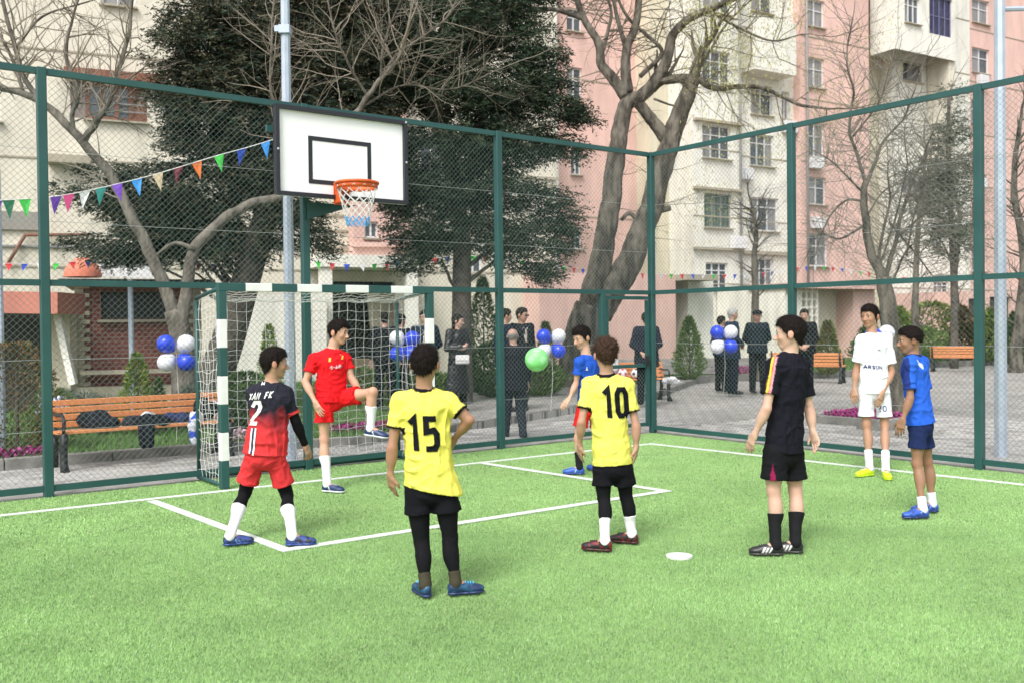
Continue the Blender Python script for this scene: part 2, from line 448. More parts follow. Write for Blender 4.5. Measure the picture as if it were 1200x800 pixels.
def print_on(name, quads, V, Qm, origin, center, right, up, look, matl, parent, off=0.0065):
    """project 2-D quads (metres) onto the cloth mesh along 'look'"""
    bvh = BVHTree.FromPolygons([Vector(v) for v in V], [tuple(int(i) for i in q) for q in Qm])
    right = unit(right); up = unit(up); look = unit(look); vs, fs = [], []
    for q in quads:
        pts = []
        for p in q:
            o = np.asarray(center) + right * p[0] + up * p[1] - look * 0.6
            hit = bvh.ray_cast(Vector(o), Vector(look))
            if hit[0] is None: pts = None; break
            pts.append(np.array(hit[0]) - look * off)
        if pts is None or max(np.ptp([p @ look for p in pts]), 0) > 0.04: continue
        b = len(vs); vs += pts; fs.append((b, b + 1, b + 2, b + 3))
    if not fs: return None
    me = np_mesh(name, np.array(vs) - origin, np.array(fs), matl, True)
    return link_mesh(name, me, parent)
def rect_quads(x0, y0, x1, y1, n=4, m=4):
    q = []
    for i in range(n):
        for j in range(m):
            a, b = x0 + (x1 - x0) * i / n, x0 + (x1 - x0) * (i + 1) / n; c, d = y0 + (y1 - y0) * j / m, y0 + (y1 - y0) * (j + 1) / m
            q.append([(a, c), (b, c), (b, d), (a, d)])
    return np.array(q)

def yawdir(deg): return np.array([math.sin(R(deg)), math.cos(R(deg)), 0.0])
def head_frame(yaw, pitch=0.0, tilt=0.0):
    f = yawdir(yaw) * math.cos(R(pitch)) + np.array([0, 0, math.sin(R(pitch))])
    z = np.array([0, 0, 1.0]); r = unit(np.cross(f, z)); u = np.cross(r, f)
    c, s = math.cos(R(tilt)), math.sin(R(tilt)); r, u = r * c + u * s, u * c - r * s
    return np.stack([r, f, u], 1)
def add_head(Fb, hc, Rm, hs, neck):
    P = lambda x, y, z: hc + Rm @ np.array([x, y, z]) * hs
    e = lambda c, r, k=0.02, sub=False: Fb.ell(P(*c), [q * hs for q in r], Rm, k, sub)
    Fb.cap(neck, P(0, -0.08, -0.15), 0.046 * hs / 0.21, 0.048 * hs / 0.21, 0.025)
    e((0, -0.05, 0.12), (0.34, 0.42, 0.37)); e((0, 0.10, -0.10), (0.265, 0.275, 0.36), 0.02)
    e((0, 0.2, -0.39), (0.12, 0.11, 0.09), 0.02)
    for sx in (-1, 1):
        Fb.cap(P(sx * 0.2, -0.02, -0.22), P(sx * 0.08, 0.2, -0.39), 0.07 * hs, 0.06 * hs, 0.015)
        e((sx * 0.15, 0.24, -0.12), (0.10, 0.09, 0.09), 0.015)
        e((sx * 0.135, 0.415, 0.0), (0.075, 0.06, 0.055), 0.012, True)
    Fb.cap(P(-0.15, 0.325, 0.075), P(0.15, 0.325, 0.075), 0.045 * hs, 0.045 * hs, 0.012)
    Fb.cap(P(0, 0.36, 0.0), P(0, 0.455, -0.15), 0.032 * hs, 0.048 * hs, 0.008)
    e((0, 0.40, -0.17), (0.078, 0.06, 0.04), 0.006)
    Fb.cap(P(-0.075, 0.345, -0.262), P(0.075, 0.345, -0.262), 0.026 * hs, 0.026 * hs, 0.004)
    Fb.cap(P(-0.06, 0.335, -0.305), P(0.06, 0.335, -0.305), 0.03 * hs, 0.03 * hs, 0.004)
    for sx in (-1, 1):
        e((sx * 0.385, -0.04, -0.03), (0.036, 0.095, 0.135), 0.008)
def hand(Fb, wr, d, n, s=1.0, curl=0.35, thumb=1, spread=0.05):
    """palm, four fingers of different lengths and a thumb; d = along, n = palm side the fingers curl to"""
    d = unit(d); n = unit(n - d * (n @ d)); x = np.cross(d, n) * thumb          # x = towards the thumb
    Fb.ecap(wr, wr + d * 0.02 * s, (0.024 * s, 0.02 * s), (0.028 * s, 0.018 * s), x, 0.012)
    kn = wr + d * 0.082 * s
    Fb.ecap(wr + d * 0.022 * s, kn - d * 0.012 * s, (0.029 * s, 0.016 * s), (0.039 * s, 0.0145 * s), x, 0.012)
    for i, (ln, o) in enumerate(((0.072, 0.031), (0.080, 0.0105), (0.074, -0.0105), (0.058, -0.030))):
        p = kn + x * o * s - d * (0.004 * abs(i - 1)) * s; dd = unit(d + x * (o * 6 * spread)); r = (0.0088, 0.009, 0.0086, 0.0076)[i] * s
        a = curl * (0.6 + 0.22 * i)
        for j, fr in enumerate((0.44, 0.32, 0.24)):
            a2 = a * (0.55 + 0.75 * j); q = p + (dd * math.cos(a2) + n * math.sin(a2)) * ln * fr * s
            Fb.cap(p, q, r * (1 - 0.06 * j), r * (0.94 - 0.08 * j), 0.003); p = q
    p = wr + d * 0.022 * s + x * 0.024 * s
    q = p + unit(d * 0.75 + x * 0.62 + n * 0.3) * 0.038 * s; Fb.cap(p, q, 0.0125 * s, 0.0105 * s, 0.008)
    q2 = q + unit(d * 0.95 + x * 0.2 + n * 0.35) * 0.030 * s; Fb.cap(q, q2, 0.0105 * s, 0.0085 * s, 0.003)

SKIN = np.array([0.50, 0.30, 0.21])
def make_person(name_label, J, o):
    """J: joints (world). a = image-left side, b = image-right side. o: options."""
    h = o.get('grid', 0.0055); s = o.get('s', 1.0); b_ = o.get('build', 1.0)
    root = empty('person', (J['pel'][0], J['pel'][1], J.get('gz', 0.0)), name_label, 'person', o.get('group'))
    org = np.array([J['pel'][0], J['pel'][1], J.get('gz', 0.0)])
    pel, nk = J['pel'], J['neck']
    u = unit(nk - pel); rs = unit(J['sb'] - J['sa']); rh = unit(J['hb'] - J['ha'])
    fwd = unit(yawdir(o['yaw']))                         # chest direction
    skin = np.array(o.get('skin', SKIN)); hs = o.get('hs', 0.215 * s)
    Rm = head_frame(*o['head'])
    # ---- body: one continuous surface
    B = Field(h)
    add_head(B, J['head'], Rm, hs, nk)
    mid = (pel + nk) / 2
    B.ecap(pel, mid, (0.11 * s * b_, 0.08 * s * b_), (0.10 * s * b_, 0.075 * s * b_), rs, 0.04)
    B.ecap(mid, nk - u * 0.07 * s, (0.10 * s * b_, 0.075 * s * b_), (0.125 * s * b_, 0.078 * s * b_), rs, 0.04)
    B.cap(nk - u * 0.052, J['sa'], 0.030 * s, 0.032 * s, 0.02); B.cap(nk - u * 0.052, J['sb'], 0.030 * s, 0.032 * s, 0.02)
    B.ecap(J['ha'] , J['hb'], (0.05 * s, 0.06 * s), (0.05 * s, 0.06 * s), u, 0.03)
    ar = o.get('arm', 1.0) * s; lr = o.get('leg', 1.0) * s
    for sd_ in 'ab':
        S_, E_, W_, Hd = J['s' + sd_], J['e' + sd_], J['w' + sd_], J['t' + sd_]
        B.cap(S_, E_, 0.037 * ar, 0.032 * ar, 0.02)
        B.ell(S_ * 0.55 + E_ * 0.45, np.array([0.037, 0.037, 0.08]) * ar, frame_from(E_ - S_), 0.03)
        B.cap(E_, W_, 0.032 * ar, 0.0215 * ar, 0.015)
        B.ell(E_ * 0.7 + W_ * 0.3, np.array([0.036, 0.033, 0.07]) * ar, frame_from(W_ - E_), 0.025)
        if not o.get('nohand' + sd_):
            hd = o.get('hand' + sd_, {})
            hand(B, W_, Hd - W_, np.array(hd.get('n', -fwd), float), o.get('hsz', 1.0) * s, hd.get('curl', 0.4), hd.get('thumb', 1 if sd_ == 'a' else -1))
        H_, K_, A_ = J['h' + sd_], J['k' + sd_], J['n' + sd_]
        B.cap(H_, K_, 0.064 * lr, 0.047 * lr, 0.03)
        B.ell(H_ * 0.6 + K_ * 0.4, np.array([0.066, 0.066, 0.14]) * lr, frame_from(K_ - H_), 0.04)
        B.ell(K_ , np.array([0.045, 0.047, 0.055]) * lr, frame_from(A_ - K_), 0.02)
        B.cap(K_, A_, 0.043 * lr, 0.030 * lr, 0.02)
        back = -yawdir(o.get('foot' + sd_, o['yaw']))
        B.ell(K_ * 0.68 + A_ * 0.32 + back * 0.014 * s, np.array([0.047, 0.05, 0.105]) * lr, frame_from(A_ - K_), 0.03)
        B.ell(A_ , np.array([0.033, 0.036, 0.04]) * lr, None, 0.02)
        B.cap(A_, A_ + yawdir(o.get('foot' + sd_, o['yaw'])) * 0.06 - np.array([0, 0, 0.02]), 0.03 * s, 0.025 * s, 0.02)
    def skincol(V):
        C = np.tile(skin, (len(V), 1)); L = (V - J['head']) @ Rm / hs
        lip = (np.abs(L[:, 2] + 0.283) < 0.04) & (np.abs(L[:, 0]) < 0.1) & (L[:, 1] > 0.28)
        C[lip] = skin * np.array([0.86, 0.58, 0.56])
        ck = np.exp(-(((np.abs(L[:, 0]) - 0.17) / 0.1) ** 2 + ((L[:, 2] + 0.13) / 0.1) ** 2)) * (L[:, 1] > 0)
        C = C * (1 - 0.12 * ck[:, None] * np.array([0, 1, 1]))
        near = np.linalg.norm(L, axis=1) < 0.75
        ear = near & (np.abs(L[:, 0]) > 0.335); C[ear] = skin * np.array([1.0, 0.85, 0.82])
        for sd_ in 'ab':
            for key, rr in (('k', 0.06), ('e', 0.05)):
                d_ = np.exp(-(np.linalg.norm(V - J[key + sd_], axis=1) / rr) ** 2)[:, None]
                C = C * (1 - d_ * np.array([0.04, 0.16, 0.16]))
        if o.get('fade'):
            near2 = near & (L[:, 2] > -0.02) & (L[:, 1] < 0.1) & (L[:, 2] < 0.5); C[near2] = C[near2] * 0.35
        return C
    _, BV, BQ = field_mesh('body', B, M['skin'], org, skincol, 1, parent=root)
    # ---- face details
    P = lambda x, y, z: J['head'] + Rm @ np.array([x, y, z]) * hs
    for sx in (-1, 1):
        mb = MB(); mb.sphere(P(sx * 0.13, 0.312, 0.0) - org, 0.058 * hs, 10, 8, (1, 1, 0.55)); eo = mb.build('eye', M['eye_white'], root, True)
        mb = MB(); mb.sphere(P(sx * 0.13 + o.get('gaze', 0.0), 0.340, 0.0) - org, 0.040 * hs, 8, 6, (1, 1, 0.75)); mb.build('iris', M['eye_dark'], eo, True)
        mb = MB(); mb.tube([P(sx * (0.06 + 0.05 * i), 0.385 - 0.012 * i * i, 0.085 + 0.018 * math.sin(i * 1.1)) - org for i in range(4)], [0.012 * hs, 0.02 * hs, 0.018 * hs, 0.008 * hs], 6); mb.build('eyebrow', M['brow'], root, True)
    # ---- hair
    hk = o.get('hair', 'short')
    if hk:
        hcv = o.get('hairx', 1.0); hcol = np.array(o.get('haircol', (0.011, 0.008, 0.007)))
        Hf = Field(0.006 * max(1.0, h / 0.0055))
        if hk == 'long':
            Hf.ell(P(0, -0.07, 0.14), np.array([0.40, 0.47, 0.41]) * hs, Rm, 0.02)
            Hf.ecap(P(0, -0.25, 0.1), P(0, -0.28, -0.75), (0.34 * hs, 0.2 * hs), (0.3 * hs, 0.12 * hs), Rm[:, 0], 0.03)
        else:
            Hf.ell(P(0, -0.06, 0.14), np.array([0.372, 0.455, 0.395 + 0.03 * hcv]) * hs, Rm, 0.02)
            Hf.ell(P(0, -0.20, -0.20), np.array([0.225, 0.19, 0.25 - max(0, o.get('hairlow', -0.37) + 0.37) * 0.8]) * hs, Rm, 0.02)
            Hf.ell(P(0, 0.10, 0.34), np.array([0.27, 0.26, 0.14 + 0.05 * hcv]) * hs, Rm, 0.03)
            if hk == 'curly':
                for i in range(38):
                    a = random.uniform(0, 6.28); e_ = random.uniform(0.1, 1.4)
                    c_ = P(0.36 * math.cos(a) * math.cos(e_), -0.05 + 0.44 * math.sin(a) * math.cos(e_), 0.16 + 0.40 * math.sin(e_))
                    Hf.ell(c_, np.array([0.085] * 3) * hs, None, 0.012)
        ys = [-0.6, -0.35, -0.16, -0.05, 0.03, 0.12, 0.22, 0.30, 0.5]
        low = -0.37 if not o.get('hairlow') else o['hairlow']
        zs = [low, low, -0.18, 0.06, -0.10, 0.0, 0.16, 0.24, 0.20]
        if o.get('fade'): zs = [-0.12, -0.10, 0.0, 0.05, 0.05, 0.1, 0.2, 0.26, 0.24]
        if hk == 'long': ys = [-0.6, -0.05, 0.05, 0.15, 0.25, 0.5]; zs = [-3, -3, -3, 0.0, 0.2, 0.27]
        if hk == 'bald': ys = [-0.6, 0.0, 0.05, 0.5]; zs = [-0.3, -0.1, 9, 9]
        hc = J['head']
        def hcut(X, Y, Z):
            x, y, z = X - hc[0], Y - hc[1], Z - hc[2]
            ly = (x * Rm[0, 1] + y * Rm[1, 1] + z * Rm[2, 1]) / hs; lz = (x * Rm[0, 2] + y * Rm[1, 2] + z * Rm[2, 2]) / hs
            d_ = (np.interp(ly, ys, zs) - lz) * hs * 0.7
            if hk == 'bald': d_ = np.maximum(d_, (lz - 0.16) * hs)
            return d_
        Hf.cutfn(hcut)
        amp = 0.0065 if hk != 'curly' else 0.009
        _, HV, HQ = field_mesh('hair', Hf, M['hair'], org, None, 1, disp=lambda V: amp * nz(V, 60 if hk == 'curly' else 45, 3.0), parent=root, col=hcol)
        if o.get('strands', True) and len(HV) and hk != 'bald':
            n = o.get('nstr', 2600); N_ = vnormals(HV, HQ); L = (HV - hc) @ Rm / hs
            pick = rng.integers(0, len(HV), n); p = HV[pick]; nn = N_[pick]; l = L[pick]
            crown = P(0, -0.15, 0.5); t = p - crown; t -= nn * np.sum(t * nn, 1)[:, None]; t /= np.maximum(1e-6, np.linalg.norm(t, axis=1))[:, None]
            lift = 0.5 if hk != 'curly' else 1.0
            jit = rng.normal(0, 0.35 if hk != 'curly' else 0.9, (n, 3))
            dr = t + nn * lift + jit; dr /= np.linalg.norm(dr, axis=1)[:, None]
            ln = rng.uniform(0.012, 0.030, n)[:, None] * (0.7 if o.get('fade') else 1.0)
            sd2 = np.cross(dr, nn); sd2 /= np.maximum(1e-6, np.linalg.norm(sd2, axis=1))[:, None]
            p = p - nn * 0.002
            V3 = np.stack([p - sd2 * 0.0016, p + sd2 * 0.0016, p + dr * ln + nn * 0.001], 1).reshape(-1, 3)
            me = np_mesh('hair_strands', V3 - org, np.arange(3 * n).reshape(-1, 3), M['hair'], False, np.tile(hcol * 1.25, (3 * n, 1)))
            link_mesh('hair_strands', me, root, 'stuff')
    out = {'root': root, 'org': org, 'u': u, 'rs': rs, 'fwd': fwd}
    # ---- shirt
    cl = o['cloth']
    if 'shirt' in cl:
        c = cl['shirt']; lo_ = c.get('loose', 1.0); sl_f = c.get('sleeve', 0.62)
        hemL = c.get('hem', 0.06) * s
        T = Field(h)
        wC, dC = 0.142 * s * b_ * lo_, 0.098 * s * b_ * lo_
        if 'wide' in c: wC *= c['wide']
        chest = nk - u * 0.115 * s; waist = pel + u * 0.14 * s
        hem = pel - u * hemL + (c.get('shift', 0) * rs)
        wH = 0.158 * c.get('hemw', 1.0) * s * b_ * lo_
        T.ecap(chest, waist, (wC, dC), (0.135 * s * b_ * lo_, 0.10 * s * b_ * lo_), rs, 0.03)
        T.ecap(waist, hem - u * 0.03, (0.135 * s * b_ * lo_, 0.10 * s * b_ * lo_), (wH, 0.118 * s * b_ * lo_), rs * 0.5 + rh * 0.5, 0.03)
        T.ecap(nk - u * 0.05 * s, chest, (0.085 * s, 0.062 * s), (wC, dC * 0.95), rs, 0.04)
        if b_ > 1.04: T.ell(waist + fwd * 0.03, np.array([0.11, 0.11, 0.14]) * s, None, 0.05)
        for sd_ in 'ab':
            T.cap(nk - u * 0.03 * s, J['s' + sd_] - np.array([0, 0, 0.006]), 0.052 * s, 0.053 * s, 0.045)
        T.cut(hem + (c.get('hemtilt', np.zeros(3))), -u if 'hemn' not in c else -unit(c['hemn']))
        T.cap(nk + u * 0.026, nk + u * 0.17, 0.052 * s, 0.085 * s, 0.006, True)
        slv = []; ends = {}
        for sd_ in 'ab':
            S_, E_, W_ = J['s' + sd_], J['e' + sd_], J['w' + sd_]
            q = Field(h)
            if sl_f <= 1.0:
                end = S_ + (E_ - S_) * sl_f; r1 = (0.051 + 0.004 * c.get('flare', 1.0)) * ar
                q.cap(S_, end, 0.052 * ar * min(lo_, 1.1), r1, 0.02); q.cap(end, end + (E_ - S_) * 0.1, r1, r1 + 0.003, 0.02)
                q.cut(end, E_ - S_); ends[sd_] = (end, unit(E_ - S_))
            else:
                end = E_ + (W_ - E_) * (sl_f - 1.0); r1 = 0.036 * ar * lo_
                q.cap(S_, E_, 0.058 * ar * lo_, 0.046 * ar * lo_, 0.02); q.cap(E_, end, 0.046 * ar * lo_, r1, 0.02); q.cap(end, end + (W_ - E_) * 0.1, r1, r1, 0.01)
                q.cut(end, W_ - E_); ends[sd_] = (end, unit(W_ - E_))
            T_part = q; slv.append(q)
        base = np.array(c['col'], float)
        def scol(V):
            C = np.tile(base, (len(V), 1)); 
            if 'grad' in c:
                z = ((V - pel) @ u) / np.linalg.norm(nk - pel)
                n_ = nz(V * np.array([1, 1, 0.35]), 22, 9.0) * 0.12
                t = np.clip((z + n_ - c['grad'][2]) / (c['grad'][3] - c['grad'][2]), 0, 1)[:, None]
                C = np.array(c['grad'][0]) * (1 - t) + np.array(c['grad'][1]) * t
            if 'trim' in c:
                tr = np.array(c['trim']); w_ = c.get('trimw', 0.014)
                for sd_ in 'ab':
                    p_, n_ = ends[sd_]; d_ = (V - p_) @ n_; rad_ = np.linalg.norm((V - p_) - np.outer(d_, n_), axis=1)
                    C[(d_ > -w_) & (d_ < 0.03) & (rad_ < 0.078 * ar)] = tr
                if c.get('collar', True):
                    d_ = np.linalg.norm((V - nk) - np.outer((V - nk) @ u, u), axis=1); zz = (V - nk) @ u
                    C[(d_ < 0.076 * s) & (zz > -0.012)] = tr
            if 'paint' in c: C = c['paint'](V, C, J, out)
            return C
        # blend sleeves into torso field
        TE = T.eval(); 
        def addfield(base_, q):
            Fq, l2, hh = q.eval(); return base_
        comb = Combined(T, slv, h, c.get('bk', 0.03))
        ob, SV, SQ = field_mesh(c.get('name', 'shirt'), comb, M[c.get('mat', 'cloth')], org, scol, 1, folds(c.get('fold', 0.006), c.get('seed', 1.0)), root)
        out['shirt'] = (SV, SQ, ob); out['ends'] = ends
    if 'shorts' in cl:
        c = cl['shorts']; fr = c.get('len', 0.55); T1 = Field(h)
        T1.ecap(pel + u * (c.get('rise', 0.04) + 0.09) * s, pel - u * 0.02, (0.125 * s * b_, 0.092 * s * b_), (0.138 * s * b_ * c.get('hipw', 1), 0.104 * s * b_), rh, 0.03)
        T1.cut(pel + u * (c.get('rise', 0.04) + 0.09) * s, u)
        legs = []; lends = {}
        for sd_ in 'ab':
            H_, K_ = J['h' + sd_], J['k' + sd_]; q = Field(h)
            end = H_ + (K_ - H_) * fr; w0 = 0.088 * lr * c.get('loose', 1.0); w1 = c.get('flare', 0.088) * lr
            q.cap(H_, end, w0, w1, 0.02); q.cap(end, end + unit(K_ - H_) * 0.05, w1, w1 * 1.02, 0.02); q.cut(end, K_ - H_)
            if c.get('long'):
                A_ = J['n' + sd_]; q = Field(h); q.cap(H_, K_, 0.098 * lr, 0.078 * lr, 0.02); q.cap(K_, A_, 0.078 * lr, 0.062 * lr, 0.02)
                q.cap(A_, A_ - np.array([0, 0, 0.05]), 0.062 * lr, 0.064 * lr, 0.01); q.cut(A_ - np.array([0, 0, 0.045 * s]), A_ - K_)
            legs.append(q); lends[sd_] = (end, unit(K_ - H_))
        base2 = np.array(c['col'], float)
        def pcol(V):
            C = np.tile(base2, (len(V), 1))
            if 'paint' in c: C = c['paint'](V, C, J, out)
            return C
        ob, SV, SQ = field_mesh(c.get('name', 'shorts'), Combined(T1, legs, h, 0.02), M[c.get('mat', 'cloth')], org, pcol, 1, folds(c.get('fold', 0.006), 4.0), root)
        out['shorts'] = (SV, SQ, ob)
    for key, nm in (('leggings', 'legging'), ('socks', 'sock')):
        if key in cl:
            c = cl[key]
            for sd_ in 'ab':
                K_, A_, H_ = J['k' + sd_], J['n' + sd_], J['h' + sd_]; q = Field(min(h, 0.006)); back = -yawdir(o.get('foot' + sd_, o['yaw']))
                t0, t1 = c['from'], c['to']                    # measured along the shin, 0 knee, 1 ankle; negative = up the thigh
                g = 0.0055 if key == 'leggings' else 0.0095
                if t0 < 0: q.cap(K_ + (H_ - K_) * -t0, K_, (0.050 - 0.045 * t0) * lr + g, 0.050 * lr + g, 0.02)
                q.cap(K_, A_, 0.0435 * lr + g, 0.031 * lr + g, 0.02)
                q.ell(K_ * 0.68 + A_ * 0.32 + back * 0.014 * s, np.array([0.047 * lr + g, 0.05 * lr + g, 0.105 * lr]), frame_from(A_ - K_), 0.03)
                q.ell(A_, np.array([0.034, 0.037, 0.04]) * lr + g * 0.6, None, 0.02)
                top = K_ + (H_ - K_) * -t0 if t0 < 0 else K_ + (A_ - K_) * t0
                q.cut(top, top - A_)
                if t1 < 0.99: bt = K_ + (A_ - K_) * t1; q.cut(bt, A_ - K_)
                base3 = np.array(c['col'], float)
                def kcol(V, base3=base3, c=c, top=top, A_=A_, K_=K_):
                    C = np.tile(base3, (len(V), 1))
                    if 'paint' in c: C = c['paint'](V, C, top, A_)
                    return C
                field_mesh(nm, q, M['cloth'], org, kcol, 1, folds(0.0018, 2.0), root)
    # ---- shoes
    c = cl.get('shoes', {'col': (0.02, 0.02, 0.025), 'sole': (0.02, 0.02, 0.02)})
    for sd_ in 'ab':
        A_ = J['n' + sd_]; f = yawdir(o.get('foot' + sd_, o['yaw'])); tp = o.get('pitch' + sd_, 0.0)
        f = unit(f * math.cos(R(tp)) + np.array([0, 0, math.sin(R(tp))])); r_ = unit(np.cross(f, [0, 0, 1])); up_ = np.cross(r_, f)
        Fm = np.stack([r_, f, up_], 1); ss = s * o.get('shoesz', 0.90)
        base = A_ - up_ * (0.068 * s) + f * 0.012
        Pq = lambda x, y, z: base + Fm @ np.array([x, y, z]) * ss
        q = Field(min(h, 0.006))
        q.ell(Pq(0, -0.025, 0.045), np.array([0.037, 0.05, 0.052]) * ss, Fm, 0.02)
        q.ell(Pq(0, 0.045, 0.042), np.array([0.040, 0.085, 0.042]) * ss, Fm, 0.02)
        q.ell(Pq(0.003, 0.125, 0.030), np.array([0.044, 0.068, 0.032]) * ss, Fm, 0.02)
        q.cap(Pq(0, 0.0, 0.07), Pq(0, -0.01, 0.085), 0.035 * ss, 0.036 * ss, 0.015)
        q.cut(Pq(0, 0, 0.016), -up_); q.cut(Pq(0, -0.01, 0.092), up_)
        def shcol(V, Pq=Pq, Fm=Fm, base=base):
            C = np.tile(np.array(c['col'], float), (len(V), 1)); L = (V - base) @ Fm / ss
            if 'stripe' in c:
                for k_ in range(c.get('nstripe', 3)):
                    m = (np.abs(L[:, 1] - 0.03 - 0.026 * k_ + (L[:, 2] - 0.04) * 0.5) < c.get('sw', 0.006)) & (L[:, 2] < 0.062) & (L[:, 2] > 0.018) & (np.abs(L[:, 0]) > 0.018)
                    C[m] = c['stripe']
            if 'acc' in c:
                n_ = nz(V, 40, 7.0); C[(n_ > 0.12) & (L[:, 2] > 0.02)] = c['acc']
            return C
        so, _, _ = field_mesh('shoe', q, M['shoe'], org, shcol, 1, None, root)
        q = Field(0.008)
        q.ecap(Pq(0, -0.03, 0.01), Pq(0, 0.06, 0.01), (0.040 * ss, 0.014 * ss), (0.040 * ss, 0.014 * ss), r_, 0.01)
        q.ecap(Pq(0, 0.06, 0.01), Pq(0.003, 0.13, 0.01), (0.040 * ss, 0.014 * ss), (0.047 * ss, 0.014 * ss), r_, 0.01)
        q.ell(Pq(0, -0.04, 0.01), np.array([0.039, 0.04, 0.014]) * ss, Fm, 0.01); q.ell(Pq(0.003, 0.13, 0.01), np.array([0.046, 0.068, 0.014]) * ss, Fm, 0.01)
        field_mesh('sole', q, M['shoe'], org, None, 1, None, so, c.get('sole', (0.03, 0.03, 0.03)))
        mb = MB()
        if 'lace' in c:
            for k_ in range(5):
                y_ = 0.035 + 0.018 * k_; z_ = 0.087 - 0.09 * (y_ - 0.02) + 0.001
                mb.tube([Pq(-0.02, y_, z_ - 0.008) - org, Pq(0, y_ + 0.006, z_) - org, Pq(0.02, y_, z_ - 0.008) - org], 0.0028, 5)
            mb.build('lace', plain('lace_%d' % int(c['lace'][0] * 99 + c['lace'][2] * 9), c['lace']), so, True)
    return out
def frame_from(d):
    z = unit(d); x = np.cross(z, [0.3, 0.9, 0.1]); x = unit(x); y = np.cross(z, x); return np.stack([x, y, z], 1)
class Combined:
    """a cut torso field softly joined with separately cut limbs"""
    def __init__(s, T, parts, h, k): s.T, s.parts, s.h, s.k = T, parts, h, k
    def eval(s):
        h = s.h; E = [s.T.eval()] + [p.eval() for p in s.parts]
        base = E[0][1]
        # snap every grid to the torso's lattice by re-evaluating on the union box
        lo = np.min([e[1] for e in E], axis=0); hi = np.max([e[1] + h * (np.array(e[0].shape) - 1) for e in E], axis=0)
        out = None
        n = np.ceil((hi - lo) / h).astype(int) + 2
        for f in [s.T] + s.parts:
            Fd = eval_on(f, lo, n, h)
            out = Fd if out is None else smin(out, Fd, s.k)
        return out, lo, h
def eval_on(f, lo, n, h):
    ax = [lo[i] + h * np.arange(n[i]) for i in range(3)]
    Fd = np.full(n, 0.12, np.float32)
    l0 = np.min([o[1] for o in f.ops if not o[4]], axis=0) - 0.05; h0 = np.max([o[2] for o in f.ops if not o[4]], axis=0) + 0.05
    for fn, l, u, k, sub in f.ops:
        mg = k + 3 * h + 0.03
        i0 = np.clip(np.floor((l - mg - lo) / h).astype(int), 0, n); i1 = np.clip(np.ceil((u + mg - lo) / h).astype(int) + 1, 0, n)
        if np.any(i1 <= i0): continue
        sl_ = tuple(slice(i0[i], i1[i]) for i in range(3))
        d = fn(ax[0][i0[0]:i1[0], None, None], ax[1][None, i0[1]:i1[1], None], ax[2][None, None, i0[2]:i1[2]]).astype(np.float32)
        if sub: Fd[sl_] = -smin(-Fd[sl_], d, k)
        else: Fd[sl_] = smin(Fd[sl_], d, k)
    for c in f.cuts: Fd = np.maximum(Fd, np.broadcast_to(c(ax[0][:, None, None], ax[1][None, :, None], ax[2][None, None, :]), Fd.shape).astype(np.float32))
    return Fd

def pose(px, Y0):
    """px: joint -> (px, py, depth offset).  Ankles are put on the ground (ankle 7 cm up) unless a 4th value fixes their depth."""
    J = {}
    for k, v in px.items():
        if k in ('na', 'nb') and len(v) == 2: J[k] = G(v[0], v[1], 0.072)
        else: J[k] = at(v[0], v[1], Y0 + (v[2] if len(v) > 2 else 0.0))
    J['pel'] = (J['ha'] + J['hb']) / 2
    return J
ink = plain('print_black', (0.006, 0.007, 0.011), 0.8, spec=0.15); wht = plain('print_white', (0.75, 0.75, 0.76), 0.6)
# ================================================================== batch geometry helpers
def segs_mesh(name, A, B, ra, rb, matl, parent=None, n=3, kind=None, org=(0, 0, 0), smooth=True, col=None):
    A = np.asarray(A, float); B = np.asarray(B, float); m = len(A)
    ra = np.broadcast_to(ra, m).astype(float); rb = np.broadcast_to(rb, m).astype(float)
    d = B - A; d /= np.maximum(1e-9, np.linalg.norm(d, axis=1))[:, None]
    ref = np.where(np.abs(d[:, 2:3]) > 0.9, np.array([[1.0, 0.13, 0]]), np.array([[0.02, 0.01, 1.0]]))
    x = np.cross(d, ref); x /= np.linalg.norm(x, axis=1)[:, None]; y = np.cross(d, x)
    V = np.zeros((m, 2 * n, 3))
    for k in range(n):
        a = 2 * math.pi * k / n; o = x * math.cos(a) + y * math.sin(a)
        V[:, k] = A + o * ra[:, None]; V[:, n + k] = B + o * rb[:, None]
    base = (np.arange(m) * 2 * n)[:, None]
    F_ = np.concatenate([base + np.array([[k, (k + 1) % n, n + (k + 1) % n, n + k]]) for k in range(n)])
    V = V.reshape(-1, 3) - np.array(org)
    me = np_mesh(name, V, F_, matl, smooth, None if col is None else np.repeat(col, 2 * n, axis=0))
    return link_mesh(name, me, parent, kind)
def catmull(P, sub=6):
    P = [np.asarray(p, float) for p in P]; P = [2 * P[0] - P[1]] + P + [2 * P[-1] - P[-2]]; out = []
    for i in range(1, len(P) - 2):
        for j in range(sub):
            t = j / sub
            out.append(0.5 * ((2 * P[i]) + (-P[i - 1] + P[i + 1]) * t + (2 * P[i - 1] - 5 * P[i] + 4 * P[i + 1] - P[i + 2]) * t * t + (-P[i - 1] + 3 * P[i] - 3 * P[i + 1] + P[i + 2]) * t ** 3))
    out.append(P[-2]); return np.array(out)

